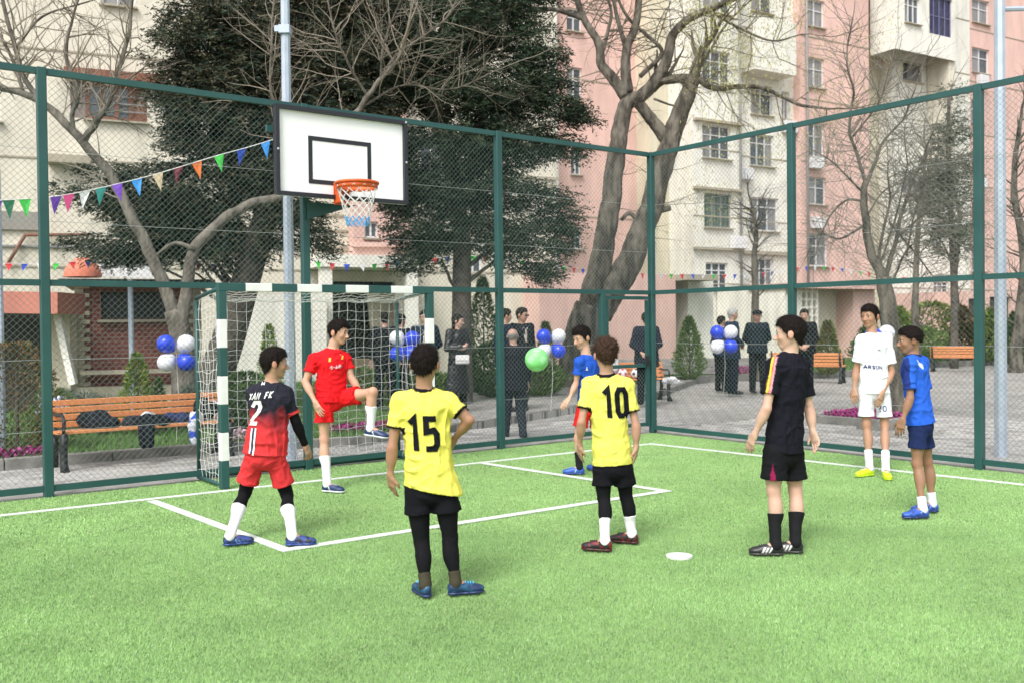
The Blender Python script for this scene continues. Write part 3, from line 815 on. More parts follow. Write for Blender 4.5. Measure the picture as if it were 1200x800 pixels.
# ================================================================== ground, turf, paving, kerbs
mb = MB(); mb.box((0, 150, -0.30), (700, 700, 0.4)); mb.build('ground', mat('packed_earth', (0.16, 0.15, 0.12), 0.95, (0.24, 0.22, 0.18), 0.6, bump=0.3), kind='structure')
PAVM, nt, N, L, P = new_mat('paving_blocks')
tc = N.new('ShaderNodeTexCoord'); br = N.new('ShaderNodeTexBrick'); mp = N.new('ShaderNodeMapping'); mp.inputs['Rotation'].default_value = (0, 0, -A1)
br.inputs['Scale'].default_value = 1.0; br.inputs['Brick Width'].default_value = 0.30; br.inputs['Row Height'].default_value = 0.15; br.inputs['Mortar Size'].default_value = 0.012
br.inputs['Color1'].default_value = (0.40, 0.385, 0.365, 1); br.inputs['Color2'].default_value = (0.31, 0.30, 0.28, 1); br.inputs['Mortar'].default_value = (0.13, 0.125, 0.12, 1)
nzt = N.new('ShaderNodeTexNoise'); nzt.inputs['Scale'].default_value = 0.9; nzt.inputs['Detail'].default_value = 6
mx = N.new('ShaderNodeMix'); mx.data_type = 'RGBA'; mx.blend_type = 'MULTIPLY'; mx.inputs[0].default_value = 0.55
cr = N.new('ShaderNodeValToRGB'); cr.color_ramp.elements[0].position = 0.35; cr.color_ramp.elements[1].position = 0.65; cr.color_ramp.elements[0].color = (0.55, 0.54, 0.52, 1); cr.color_ramp.elements[1].color = (1, 1, 1, 1)
L.new(tc.outputs['Object'], mp.inputs[0]); L.new(mp.outputs[0], br.inputs['Vector']); L.new(tc.outputs['Object'], nzt.inputs['Vector']); L.new(nzt.outputs[0], cr.inputs[0])
L.new(br.outputs[0], mx.inputs[6]); L.new(cr.outputs[0], mx.inputs[7]); L.new(mx.outputs[2], P.inputs['Base Color']); P.inputs['Roughness'].default_value = 0.9
mb = MB()
pave_poly = [(-16, 2), tuple(W1(11, 0.05)[:2]), tuple(W1(0, 0.05)[:2]), tuple(W2(9, 0.05)[:2]), (20, 2), (32, 40), (15, 34), (10, 28.6), (5.1, 26.6), (1.1, 24.6), (-1.0, 21.9), (-1.6, 15.6), (-1.93, 13.2), (-3.97, 12.5), (-5.95, 11.2), (-16, 4.6)]
paving = None
mb.prism(pave_poly, -0.099, -0.040); paving = mb.build('paving', PAVM, kind='structure')
pav_mats = [mat('paver_%s' % i, c, 0.9, tuple(q * 1.25 for q in c), 9.0, bump=0.25) for i, c in enumerate([(0.34, 0.33, 0.315), (0.40, 0.385, 0.365), (0.28, 0.27, 0.255), (0.37, 0.355, 0.33)])]
pav_meshes = []
for m_ in pav_mats:
    b = MB(); b.box((0, 0, 0), (0.292, 0.142, 0.06)); o_ = b.build('paver_source', m_, bevel=0.006); pav_meshes.append(o_.data); bpy.data.objects.remove(o_)
cells = []
for r_ in range(0, 13):
    for c_ in range(-6, 40):
        t_ = c_ * 0.30 + (0.15 if r_ % 2 else 0) ; n_ = 0.34 + r_ * 0.15
        p_ = W1(t_, n_); 
        kx = np.interp(p_[0], [-16, -5.95, -3.97, -1.93, 0.6, 3.0], [4.6, 11.2, 12.5, 13.1, 17.0, 20.9])
        if p_[1] < kx - 0.2 and t_ > -1.5: cells.append((np.hypot(p_[0], p_[1]), p_, A1))
for r_ in range(0, 34):
    for c_ in range(-8, 26):
        t_ = c_ * 0.30 + (0.15 if r_ % 2 else 0); n_ = 0.34 + r_ * 0.15; p_ = W2(t_, n_)
        if (p_ - np.append(CORNER, 0))[:2] @ OUT1 > 0.3 and t_ < -0.1: continue
        if t_ > -0.4 and abs(p_[0] - 5.4) + abs(p_[1] - 13.9) > 1.0: cells.append((np.hypot(p_[0], p_[1]), p_, A2))
cells.sort(key=lambda q: q[0]); SV_, SF_, SC_ = [], [], []
for i, (_, p_, a_) in enumerate(cells):
    z_ = -0.034 + random.uniform(-0.004, 0.004)
    if i < 290:
        o_ = link_mesh('paver', pav_meshes[random.randrange(4)], paving); o_.location = (p_[0], p_[1], z_); o_.rotation_euler = (random.uniform(-.01, .01), random.uniform(-.01, .01), a_)
    else:
        c_, s_ = math.cos(a_), math.sin(a_); b = len(SV_)
        for zz in (-0.03, 0.03):
            for (x, y) in ((-.146, -.071), (.146, -.071), (.146, .071), (-.146, .071)): SV_.append((p_[0] + x * c_ - y * s_, p_[1] + x * s_ + y * c_, z_ + zz))
        for f in ((4, 5, 6, 7), (0, 1, 5, 4), (1, 2, 6, 5), (2, 3, 7, 6), (3, 0, 4, 7)): SF_.append([b + q for q in f])
        SC_ += [np.array((0.40, 0.385, 0.365)) * random.choice((0.75, 0.9, 1.0, 1.12))] * 8
M['paver_attr'] = mat('paver_blocks', (0, 0, 0), 0.9, attr=True, varamt=0.15, scale=5)
link_mesh('paver_field', np_mesh('paver_field', np.array(SV_), np.array(SF_), M['paver_attr'], False, np.array(SC_)), paving, 'stuff')

# raised walk beyond the kerb
mb = MB(); mb.prism([(-1.85, 13.22), (0.70, 17.0), (3.1, 20.9), (5.0, 26.5), (1.1, 24.5), (-1.0, 21.8), (-1.55, 15.5)], -0.09, 0.075); mb.build('raised_path', PAVM, kind='structure')
# lawns
LAWN = mat('lawn_soil', (0.045, 0.075, 0.022), 0.95, (0.085, 0.13, 0.04), 3.0, bump=0.9, bscale=60)
lawn_poly = [(-22, 1.2), (-5.98, 11.34), (-4.0, 12.64), (-1.96, 13.35), (-1.70, 15.6), (-1.15, 21.9), (1.0, 24.7), (5.0, 26.75), (9.9, 28.8), (14.9, 34.2), (32, 42), (40, 75), (-40, 75), (-60, 10)]
mb = MB(); mb.prism(lawn_poly, -0.09, 0.045); mb.build('lawn', LAWN, kind='structure')
def kerb_line(pts, label_w=0.14, z0=-0.09, z1=0.085, parent=None, step=1.0):
    for a, b in zip(pts[:-1], pts[1:]):
        a = np.array(a, float); b = np.array(b, float); L_ = np.linalg.norm(b - a); k = max(1, int(round(L_ / step))); d = (b - a) / L_
        for i in range(k):
            p, q = a + d * (L_ * i / k + 0.006), a + d * (L_ * (i + 1) / k - 0.006)
            m = MB(); m.bar((*p, (z0 + z1) / 2), (*q, (z0 + z1) / 2), label_w, z1 - z0); m.build('kerb_stone', M['kerb'], parent, bevel=0.008)
kerbroot = empty('kerb', (0, 0, 0)); kerbroot['kind'] = 'structure'
kerb_line([(-16, 4.7), (-5.95, 11.27), (-3.97, 12.57), (-1.93, 13.2), (0.63, 17.05), (3.05, 20.95), (5.05, 26.55)], parent=kerbroot, z1=0.095)
kerb_line([(-1.63, 15.5), (-1.08, 21.85), (1.05, 24.6), (5.05, 26.66), (9.95, 28.7), (14.95, 34.1), (26, 39.5)], parent=kerbroot, z1=0.15, step=1.4)
# concrete foot of the fence
mb = MB()
mb.bar(W1(11, 0.14, -0.045), W1(-0.28, 0.14, -0.045), 0.24, 0.09); mb.bar(W2(0.02, 0.14, -0.0455), W2(9, 0.14, -0.0455), 0.24, 0.09)
mb.build('fence_foundation', M['concrete'], kind='structure')
# turf
def TW(t, n): return CORNER + D1 * t + D2 * n         # t along goal wall, n into the court
tp = [tuple(TW(0, 0)), tuple(TW(13, 0)), tuple(TW(13, 16)), tuple(TW(0, 16))]
TURF = mat('turf_backing', (0.19, 0.33, 0.10), 0.85, (0.25, 0.40, 0.13), 1.2, bump=0.5, bscale=220)
mb = MB(); mb.prism(tp, -0.09, -0.006); mb.build('turf', TURF, kind='structure')
# painted lines, measured from the wall
def gl(px, py): return G(px, py)[:2]
LINES = [(gl(-60, 610), gl(763, 519.5), 0.08), (gl(763, 519.5), gl(1260, 574), 0.08), (gl(180, 587), gl(335, 644), 0.085), (gl(335, 644), gl(780, 575), 0.085), (gl(780, 575), gl(570, 543), 0.08)]
SPOT = gl(796, 652)
LM = mat('line_white', (0.66, 0.70, 0.66), 0.8, (0.56, 0.62, 0.55), 20)
for i_, (a, b, w) in enumerate(LINES):
    d = unit(b - a); zz = -0.001 + 0.0012 * i_; m = MB(); m.bar((*(a - d * w / 2), zz), (*(b + d * w / 2), zz), w, 0.006); m.build('pitch_line', LM, kind='structure')
m = MB(); m.prism([(SPOT[0] + 0.088 * math.cos(k * math.pi / 12), SPOT[1] + 0.088 * math.sin(k * math.pi / 12)) for k in range(24)], -0.002, 0.012); m.build('penalty_spot', LM, kind='structure')
# grass fibres of the artificial turf
n1, n2 = 430000, 260000
def fibres(n, y0, y1, wid, hgt):
    y = rng.uniform(y0, y1, n) if y1 < 9 else y0 + (y1 - y0) * rng.uniform(0, 1, n) ** 1.0
    x = rng.uniform(-0.58, 0.58, n) * y
    p = np.stack([x, y], 1); rel = p - CORNER
    ins = (rel @ D1 > 0.0) & (rel @ D2 > 0.0); p = p[ins]; n = len(p)
    a = rng.uniform(0, 2 * math.pi, n); ln = rng.normal(0, 0.5, (n, 2)) * hgt * 0.9; ln += np.array([0.15, 0.2]) * hgt
    w = wid * rng.uniform(0.7, 1.3, n)
    dx = np.stack([np.cos(a), np.sin(a)], 1) * w[:, None]
    z = hgt * rng.uniform(0.6, 1.2, n)
    V = np.zeros((n, 3, 3)); V[:, 0, :2] = p - dx; V[:, 1, :2] = p + dx; V[:, 2, :2] = p + ln; V[:, 0, 2] = V[:, 1, 2] = -0.006; V[:, 2, 2] = z
    white = np.zeros(n, bool)
    for a_, b_, w_ in LINES:
        d = unit(b_ - a_); r = p - a_; l = r @ d; s = np.abs(r @ np.array([-d[1], d[0]])); white |= (s < w_ / 2 * rng.uniform(0.85, 1.08, n)) & (l > -w_ / 2) & (l < np.linalg.norm(b_ - a_) + w_ / 2)
    white |= np.hypot(p[:, 0] - SPOT[0], p[:, 1] - SPOT[1]) < 0.09
    base = np.array([0.240, 0.405, 0.150]); C = base * rng.uniform(0.72, 1.28, n)[:, None]
    dry = rng.uniform(0, 1, n) < 0.16; C[dry] = np.array([0.36, 0.48, 0.25]) * rng.uniform(0.8, 1.1, dry.sum())[:, None]
    dk = rng.uniform(0, 1, n) < 0.07; C[dk] = np.array([0.11, 0.19, 0.11]) * rng.uniform(0.7, 1.1, dk.sum())[:, None]
    lay = np.array([noise.noise(Vector((q[0] * 0.9, q[1] * 0.55, 0.0))) for q in p[::1]]) if n < 1 else np.sin(p[:, 0] * 1.7 + 1.3 * np.sin(p[:, 1] * 0.9)) * 0.06 + np.sin(p[:, 1] * 2.3 + p[:, 0] * 1.1) * 0.05
    C = C * (1 + lay)[:, None]
    C[white] = np.array([0.66, 0.70, 0.66]) * rng.uniform(0.8, 1.1, white.sum())[:, None]
    return V.reshape(-1, 3), np.repeat(C, 3, axis=0)
Va, Ca = fibres(n1, 3.4, 7.4, 0.0020, 0.0085); Vb, Cb = fibres(n2, 7.4, 13.9, 0.0038, 0.008)
V_ = np.concatenate([Va, Vb]); C_ = np.concatenate([Ca, Cb])
M['turf_fibre'] = mat('turf_fibre', (0, 0, 0), 0.6, attr=True, spec=0.25, varamt=0.16, scale=1.6)
o_ = link_mesh('turf_grass', np_mesh('turf_grass', V_, np.arange(len(V_)).reshape(-1, 3), M['turf_fibre'], False, C_), None, 'stuff'); tag(o_, 'short bright green artificial grass with white lines covering the pitch', 'artificial grass')
# lawn blades
def in_poly(p, poly):
    x, y = p[:, 0], p[:, 1]; ins = np.zeros(len(p), bool); j = len(poly) - 1
    for i in range(len(poly)):
        xi, yi = poly[i]; xj, yj = poly[j]
        c = ((yi > y) != (yj > y)) & (x < (xj - xi) * (y - yi) / (yj - yi + 1e-12) + xi); ins ^= c; j = i
    return ins
n = 160000; y = 9 + 30 * rng.uniform(0, 1, n) ** 1.6; x = rng.uniform(-0.6, 0.6, n) * y; p = np.stack([x, y], 1); p = p[in_poly(p, lawn_poly)]; n = len(p)
sc_ = p[:, 1] / 14; a = rng.uniform(0, 6.28, n); w = 0.006 * sc_; V_ = np.zeros((n, 3, 3)); dx = np.stack([np.cos(a), np.sin(a)], 1) * w[:, None]
V_[:, 0, :2] = p - dx; V_[:, 1, :2] = p + dx; V_[:, 2, :2] = p + rng.normal(0, 0.03, (n, 2)); V_[:, :2, 2] = 0.04; V_[:, 2, 2] = 0.04 + rng.uniform(0.04, 0.12, n)
C_ = np.array([0.10, 0.20, 0.045]) * rng.uniform(0.6, 1.4, n)[:, None]
o_ = link_mesh('lawn_grass', np_mesh('lawn_grass', V_.reshape(-1, 3), np.arange(3 * n).reshape(-1, 3), M['leaf'], False, np.repeat(C_, 3, axis=0)), None, 'stuff'); tag(o_, 'tufty green lawn around the trees beyond the fence', 'grass')

# ================================================================== the fence round the court
GP = M['green_paint']
def wire_mesh_part(W, t0, t1, z0, z1, parent, pitch=0.064, rad=0.0017, n_=0.0):
    """chain link: every wire zig-zags; built of short straight runs"""
    Wd, Hh = t1 - t0, z1 - z0; A_, B_ = [], []
    step = pitch / 2; nx_ = int(Wd / step); nz_ = int(Hh / step)
    i = np.arange(nx_ + 1); k = np.arange(nz_)
    I_, K_ = np.meshgrid(i, k, indexing='ij'); I_ = I_.ravel(); K_ = K_.ravel()
    par = (I_ + K_) % 2 == 0
    for sgn in (1, -1):
        j = I_ + sgn; ok = (j >= 0) & (j <= nx_) & par
        a = np.stack([t0 + I_[ok] * step, np.full(ok.sum(), n_ + 0.002 * sgn), z0 + K_[ok] * step], 1)
        b = np.stack([t0 + j[ok] * step, np.full(ok.sum(), n_ - 0.002 * sgn), z0 + (K_[ok] + 1) * step], 1)
        A_.append(a); B_.append(b)
    A_ = np.concatenate(A_); B_ = np.concatenate(B_)
    f = lambda q: np.column_stack([CORNER[0] + D_[0] * q[:, 0] + O_[0] * q[:, 1], CORNER[1] + D_[1] * q[:, 0] + O_[1] * q[:, 1], q[:, 2]])
    D_, O_ = (D1, OUT1) if W is W1 else (D2, OUT2)
    o_ = segs_mesh('wire_mesh', f(A_), f(B_), rad, rad, M['wire'], parent, 3, 'stuff')
    return o_
f1 = empty('chain_link_fence', W1(0), 'green steel chain link fence behind the goal, high as two doors', 'fence', None); f2 = empty('chain_link_fence', W2(0), 'green steel chain link fence along the right side of the pitch', 'fence', None)
def unroot(o_, r): o_.matrix_parent_inverse = Matrix.Translation(-Vector(r.location)); return o_
def fence(root, W, posts, gate=None):
    tops = 4.03
    for t in posts:
        if t is None: continue
        w = 0.085
        m = MB(); m.bar(W(t, 0, -0.05), W(t, 0, tops + 0.035), w, w, (*((D1 if W is W1 else D2)), 0)); unroot(m.build('post', GP, root, bevel=0.006), root)
    for a, b in zip(posts[:-1], posts[1:]):
        for z, hh in ((tops, 0.06), (2.03, 0.06), (0.075, 0.06)):
            if gate and a == gate[0] and z < 1: 
                m = MB(); m.bar(W(gate[1], 0, z), W(b - 0.045, 0, z), 0.05, hh); unroot(m.build('rail', GP, root), root); continue
            m = MB(); m.bar(W(a + 0.045, 0, z), W(b - 0.045, 0, z), 0.05, hh); unroot(m.build('rail', GP, root), root)
        for z0, z1 in ((0.11, 2.0), (2.06, 4.0)):
            aa = a + 0.05
            if gate and a == gate[0] and z0 < 1: aa = gate[1] + 0.05
            unroot(wire_mesh_part(W, aa, b - 0.05, z0, z1, root, n_=0.034), root)
        for z in (0.62, 1.30, 2.62, 3.30):
            aa = a
            if gate and a == gate[0] and z < 2: aa = gate[1]
            P_ = [W(aa + (b - aa) * i / 8, 0.038, z - 0.006 * math.sin(math.pi * i / 8)) for i in range(9)]
            unroot(segs_mesh('tension_wire', P_[:-1], P_[1:], 0.0024, 0.0024, M['steel_wire'], root, 4), root)
PP1 = [0.0, 2.763, 5.45, 8.13, 10.9]; PP2 = [0.0, 2.452, 4.827, 7.25]
GATE_T = 0.98
fence(f1, W1, PP1, gate=(0.0, GATE_T)); fence(f2, W2, [0.0, 2.452, 4.827, 7.25])
# second corner post belongs to both walls: drop the duplicate
for o_ in list(f2.children):
    if o_.name.startswith('post') and (Vector(o_.data.vertices[0].co) - Vector(W2(0))).length < 0.4: bpy.data.objects.remove(o_)
m = MB(); m.bar(W1(GATE_T, 0, -0.05), W1(GATE_T, 0, 2.0), 0.085, 0.085, (*D1, 0)); unroot(m.build('gate_post', GP, f1, bevel=0.006), f1)
gt = empty('gate', W1(0.1), 'green chain link gate in the corner of the court fence', 'gate')
for a_, b_ in (((0.10, 0.10), (0.10, 1.92)), ((0.90, 0.10), (0.90, 1.92)), ((0.07, 1.95), (0.93, 1.95)), ((0.14, 0.98), (0.86, 0.98)), ((0.14, 0.13), (0.86, 0.13))):
    m = MB(); m.bar(W1(a_[0], 0.004, a_[1]), W1(b_[0], 0.004, b_[1]), 0.045, 0.05, (*D1, 0) if a_[0] == b_[0] else (0, 0, 1)); unroot(m.build('gate_bar', GP, gt), gt)
unroot(wire_mesh_part(W1, 0.13, 0.87, 0.16, 0.95, gt, n_=0.02), gt); unroot(wire_mesh_part(W1, 0.13, 0.87, 1.01, 1.92, gt, n_=0.02), gt)
m = MB(); m.box(W1(0.14, -0.04, 1.05), (0.05, 0.03, 0.14), A1); m.tube([W1(0.14, -0.05, 1.06), W1(0.14, -0.10, 1.06), W1(0.24, -0.10, 1.06)], 0.009, 8); unroot(m.build('latch', M['dark_iron'], gt), gt)
for z in (0.3, 1.7): m = MB(); m.tube([W1(0.955, 0, z), W1(0.955, 0, z + 0.12)], 0.016, 8); unroot(m.build('hinge', M['dark_iron'], gt), gt)

# ================================================================== goal
gA = G(263, 572); gdir = np.append(-D1, 0)                         # from the left post towards the corner
def hitline(px, p, d):
    r = ray(px, 400); a = np.array([[r[0], -d[0]], [r[1], -d[1]]]); s = np.linalg.solve(a, np.array([p[0], p[1]])); return s[1]
GL_ = hitline(503.5, gA, gdir); back = np.append(OUT1, 0)
print('goal width', GL_)
goal = empty('football_goal', gA, 'football goal with green and white banded posts and a white net', 'goal'); gw = lambda s, b, z: gA + gdir * s + back * b + np.array([0, 0, z])
PW = 0.08; GH = 1.985
def banded(a, b, name, n, first_green, w=PW, upv=(0, 0, 1)):
    a, b = np.array(a), np.array(b)
    for k in range(n):
        m = MB(); m.bar(a + (b - a) * k / n, a + (b - a) * (k + 1) / n, w, w, upv); g_ = (k % 2 == 0) == first_green
        unroot(m.build('post_band' if name == 'post' else 'crossbar_band', GP if g_ else M['white_paint'], goal, bevel=0.004), goal)
banded(gw(0, 0, 0), gw(0, 0, GH - 0.04), 'post', 7, True, upv=tuple(gdir)); banded(gw(GL_, 0, 0), gw(GL_, 0, GH - 0.04), 'post', 7, True, upv=tuple(gdir))
banded(gw(-0.04, 0, GH), gw(GL_ + 0.04, 0, GH), 'bar', 9, True)
BD = 0.72
for s in (0.0, GL_):
    for a_, b_ in ((gw(s, BD, 0.03), gw(s, BD, GH - 0.10)), (gw(s, 0.05, GH - 0.01), gw(s, BD, GH - 0.09)), (gw(s, 0.05, 0.03), gw(s, BD + 0.02, 0.03))):
        m = MB(); m.tube([a_, b_], 0.021, 10); unroot(m.build('frame_tube', GP, goal, True), goal)
m = MB(); m.tube([gw(0, BD, 0.03), gw(GL_, BD, 0.03)], 0.021, 10); unroot(m.build('frame_tube', GP, goal, True), goal)
A_, B_ = [], []
def netgrid(P00, P10, P01, P11, nu, nv, sag, nrm):
    g = np.zeros((nu + 1, nv + 1, 3))
    for i in range(nu + 1):
        for j in range(nv + 1):
            u_, v_ = i / nu, j / nv
            p = (P00 * (1 - u_) + P10 * u_) * (1 - v_) + (P01 * (1 - u_) + P11 * u_) * v_
            bulge = 4 * u_ * (1 - u_) * v_ * (1 - v_)
            g[i, j] = p + nrm * sag * bulge + np.array([0, 0, -0.05 * math.sin(math.pi * u_) * (1 - abs(2 * v_ - 1)) - 0.012 * math.sin(i * 1.9 + j * 0.7)]) + nrm * 0.012 * math.sin(i * 0.9 + j * 1.3)
    for i in range(nu + 1):
        for j in range(nv + 1):
            if i < nu: A_.append(g[i, j]); B_.append(g[i + 1, j])
            if j < nv: A_.append(g[i, j]); B_.append(g[i, j + 1])
nu = int(GL_ / 0.105)
netgrid(gw(0, BD, 0.02), gw(GL_, BD, 0.02), gw(0, BD, GH - 0.12), gw(GL_, BD, GH - 0.12), nu, 18, 0.16, back)
netgrid(gw(0, BD, GH - 0.12), gw(GL_, BD, GH - 0.12), gw(0, 0.04, GH - 0.02), gw(GL_, 0.04, GH - 0.02), nu, 7, 0.0, back)
for s, sg in ((0.0, -1), (GL_, 1)): netgrid(gw(s, 0.03, 0.02), gw(s, BD, 0.02), gw(s, 0.03, GH - 0.04), gw(s, BD, GH - 0.12), 7, 18, 0.08, gdir * sg)
unroot(segs_mesh('net', A_, B_, 0.0027, 0.0027, M['net_white'], goal, 3, 'stuff'), goal)

# ================================================================== basketball hoop
bL = at(322.8, 228.3, 10.30); bd = np.append(-D1, 0); bn = np.append(D2, 0) * 1.0       # bn points into the court
bW = hitline(478.6, bL, bd); zt = at(322.8, 121.8, 10.30)[2]; z0_ = bL[2]; bH = zt - z0_
print('board', bW, bH, z0_, 'gap to fence', (bL[:2] - CORNER) @ D2)
hoop = empty('basketball_hoop', W1(5.45), 'white basketball backboard with black frame and orange ring on the fence', 'basketball hoop')
bp = lambda s, n_, z: bL + bd * s + bn * n_ + np.array([0, 0, z])
m = MB(); m.bar(bp(0, -0.02, bH / 2), bp(bW, -0.02, bH / 2), 0.03, bH); unroot(m.build('backboard', M['board_white'], hoop), hoop)
fw = 0.042
for a_, b_, ww in ((bp(0, 0.0, fw / 2), bp(bW, 0.0, fw / 2), 0), (bp(0, 0.0, bH - fw / 2), bp(bW, 0.0, bH - fw / 2), 0)):
    m = MB(); m.bar(a_, b_, 0.078, fw); unroot(m.build('frame_bar', M['black_paint'], hoop), hoop)
for s in (fw / 2, bW - fw / 2): m = MB(); m.bar(bp(s, 0, fw + 0.001), bp(s, 0, bH - fw - 0.001), 0.078, fw, tuple(bd)); unroot(m.build('frame_bar', M['black_paint'], hoop), hoop)
# black target rectangle
cx_ = bW * 0.478; rw, rh, rt = 0.77, 0.47, 0.047; zb = 0.175
for a_, b_, up_ in ((( -rw / 2, zb), (rw / 2, zb), 0), ((-rw / 2, zb + rh), (rw / 2, zb + rh), 0), ((-rw / 2 + rt / 2, zb), (-rw / 2 + rt / 2, zb + rh), 1), ((rw / 2 - rt / 2, zb), (rw / 2 - rt / 2, zb + rh), 1)):
    m = MB(); e_ = rt / 2 if up_ else 0
    m.bar(bp(cx_ + a_[0], -0.003, a_[1] + e_), bp(cx_ + b_[0], -0.003, b_[1] - e_), 0.006, rt, tuple(bd) if up_ else (0, 0, 1)); unroot(m.build('target_line', M['black_paint'], hoop), hoop)
for s, z in ((0.02, bH * 0.5), (bW - 0.02, bH * 0.5), (bW - 0.02, bH - 0.02)):
    m = MB(); m.sphere(bp(s, 0.045, z), 0.014, 8, 6); unroot(m.build('bolt', M['steel_wire'], hoop, True), hoop)
rz_ = 0.135; rr = 0.225; rc = bp(cx_, 0.15 + rr, rz_)
m = MB(); m.tube([rc + np.array([rr * math.cos(a), rr * math.sin(a), 0]) for a in np.linspace(0, 2 * math.pi, 37)[:-1]], 0.016, 8, closed=True); ring = unroot(m.build('rim', M['orange_steel'], hoop, True), hoop)
V_, F_ = [], []
for i in range(37):
    a = 2 * math.pi * i / 36
    for k, (r_, z) in enumerate(((rr - 0.002, -0.006), (rr - 0.004, -0.062), (rr - 0.012, -0.062), (rr - 0.010, -0.006))): V_.append(rc + np.array([r_ * math.cos(a), r_ * math.sin(a), z]))
for i in range(36):
    for k in range(4): F_.append((4 * i + k, 4 * i + (k + 1) % 4, 4 * i + 4 + (k + 1) % 4, 4 * i + 4 + k))
m = MB(); m._add(V_, F_); unroot(m.build('rim_skirt', M['orange_steel'], hoop, True), hoop)
m = MB(); m.box(bp(cx_, 0.08, rz_ - 0.05), (0.17, 0.16, 0.012), math.atan2(bd[1], bd[0])); m.box(bp(cx_, 0.012, rz_ - 0.075), (0.19, 0.014, 0.24), math.atan2(bd[1], bd[0]))
m.prism([tuple(bp(cx_ - 0.085, 0.02, 0)[:2]), tuple(bp(cx_ - 0.075, 0.02, 0)[:2]), tuple(bp(cx_ - 0.075, 0.16, 0)[:2]), tuple(bp(cx_ - 0.085, 0.16, 0)[:2])], rc[2] - 0.18, rc[2] - 0.01); unroot(m.build('rim_bracket', M['orange_steel'], hoop), hoop)
A_, B_, A2_, B2_ = [], [], [], []
NL, NV = 12, 9
def netp(i, j):
    v = j / NV; r_ = rr * (1 - 0.50 * v ** 0.8) ; a = 2 * math.pi * (i + 0.5 * (j % 2)) / NL
    return rc + np.array([r_ * math.cos(a), r_ * math.sin(a), -0.03 - 0.43 * v])
for j in range(NV):
    for i in range(NL):
        for di in ((0, 1) if j % 2 else (0, -1)):
            (A_ if j < 7 else A2_).append(netp(i, j)); (B_ if j < 7 else B2_).append(netp(i + di, j + 1))
unroot(segs_mesh('net', A_, B_, 0.0042, 0.0042, M['net_white'], hoop, 4, 'stuff'), hoop); unroot(segs_mesh('net_fringe', A2_, B2_, 0.0055, 0.0055, M['net_blue'], hoop, 4, 'stuff'), hoop)
# green arm and gusset carrying the board
pt = W1(5.45, -0.055); m = MB(); 
m.bar(W1(5.45 + 0.02, -0.03, z0_ + 0.10), W1(4.6, -0.03, z0_ + 0.10), 0.05, 0.07); m.bar(W1(5.9, -0.03, z0_ + 0.75), W1(4.2, -0.03, z0_ + 0.75), 0.05, 0.07); unroot(m.build('support_arm', GP, hoop), hoop)
q0 = W1(5.45, -0.07, 0); dd = np.append(-D1, 0)
m = MB(); tri = [(0.0, z0_ - 0.02), (0.62, z0_ - 0.02), (0.18, z0_ - 0.16), (0.0, z0_ - 0.22)]; b_ = []
for n_ in (-0.05, -0.035):
    for s, z in tri: b_.append(W1(5.45 - s, n_ - 0.02, z))
m._add(b_, [(0, 1, 2, 3), (7, 6, 5, 4), (0, 4, 5, 1), (1, 5, 6, 2), (2, 6, 7, 3), (3, 7, 4, 0)]); unroot(m.build('gusset', GP, hoop), hoop)
for s in (0.35, 1.3): m = MB(); m.bar(bp(s, -0.035, 0.4), bp(s, -0.035 - 0.10, 0.4), 0.05, 0.05); unroot(m.build('support_arm', GP, hoop), hoop)

# ================================================================== lamp posts
def lamp_post(base, h_, r0, r1, label, clamp=None, arm=None, head=True):
    r = empty('lamp_post', base, label, 'lamp post')
    m = MB(); m.tube([(0, 0, 0), (0, 0, h_)], [r0, r1], 8); m.build('pole', M['galv'], r)
    m = MB(); m.box((0, 0, 0.012), (0.32, 0.32, 0.02)); m.build('base_plate', M['galv'], r)
    if clamp: m = MB(); m.box((0, -0.02, clamp), (r1 * 2.9, r1 * 2.6, 0.10)); m.box((-r1 * 1.9, -0.03, clamp + 0.01), (0.07, 0.05, 0.075)); m.build('bracket', M['galv'], r, bevel=0.005)
    if arm: m = MB(); m.tube([(0, 0, arm), (1.6, 0.1, arm + 0.06)], 0.03, 8); m.build('bracket', M['galv'], r)
    if head: m = MB(); m.box((0.15, 0, h_ + 0.03), (0.7, 0.16, 0.08)); m.build('lamp_head', M['galv'], r, bevel=0.02)
    return r
lp = G(342, 543, -0.03); lamp_post(lp, 8.0, 0.068, 0.045, 'tall grey lamp post behind the goal and the backboard', clamp=at(333, 33, lp[1])[2])
lp = G(1173, 537, -0.03); lamp_post(lp, 8.0, 0.072, 0.055, 'tall grey lamp post outside the right fence at the right edge', arm=at(1185, 8, lp[1])[2])
lp = at(1, 420, 12.4); lp[2] = -0.03; lamp_post(lp, at(1, 196, 12.4)[2], 0.05, 0.04, 'short grey post at the left edge behind the fence', head=False)

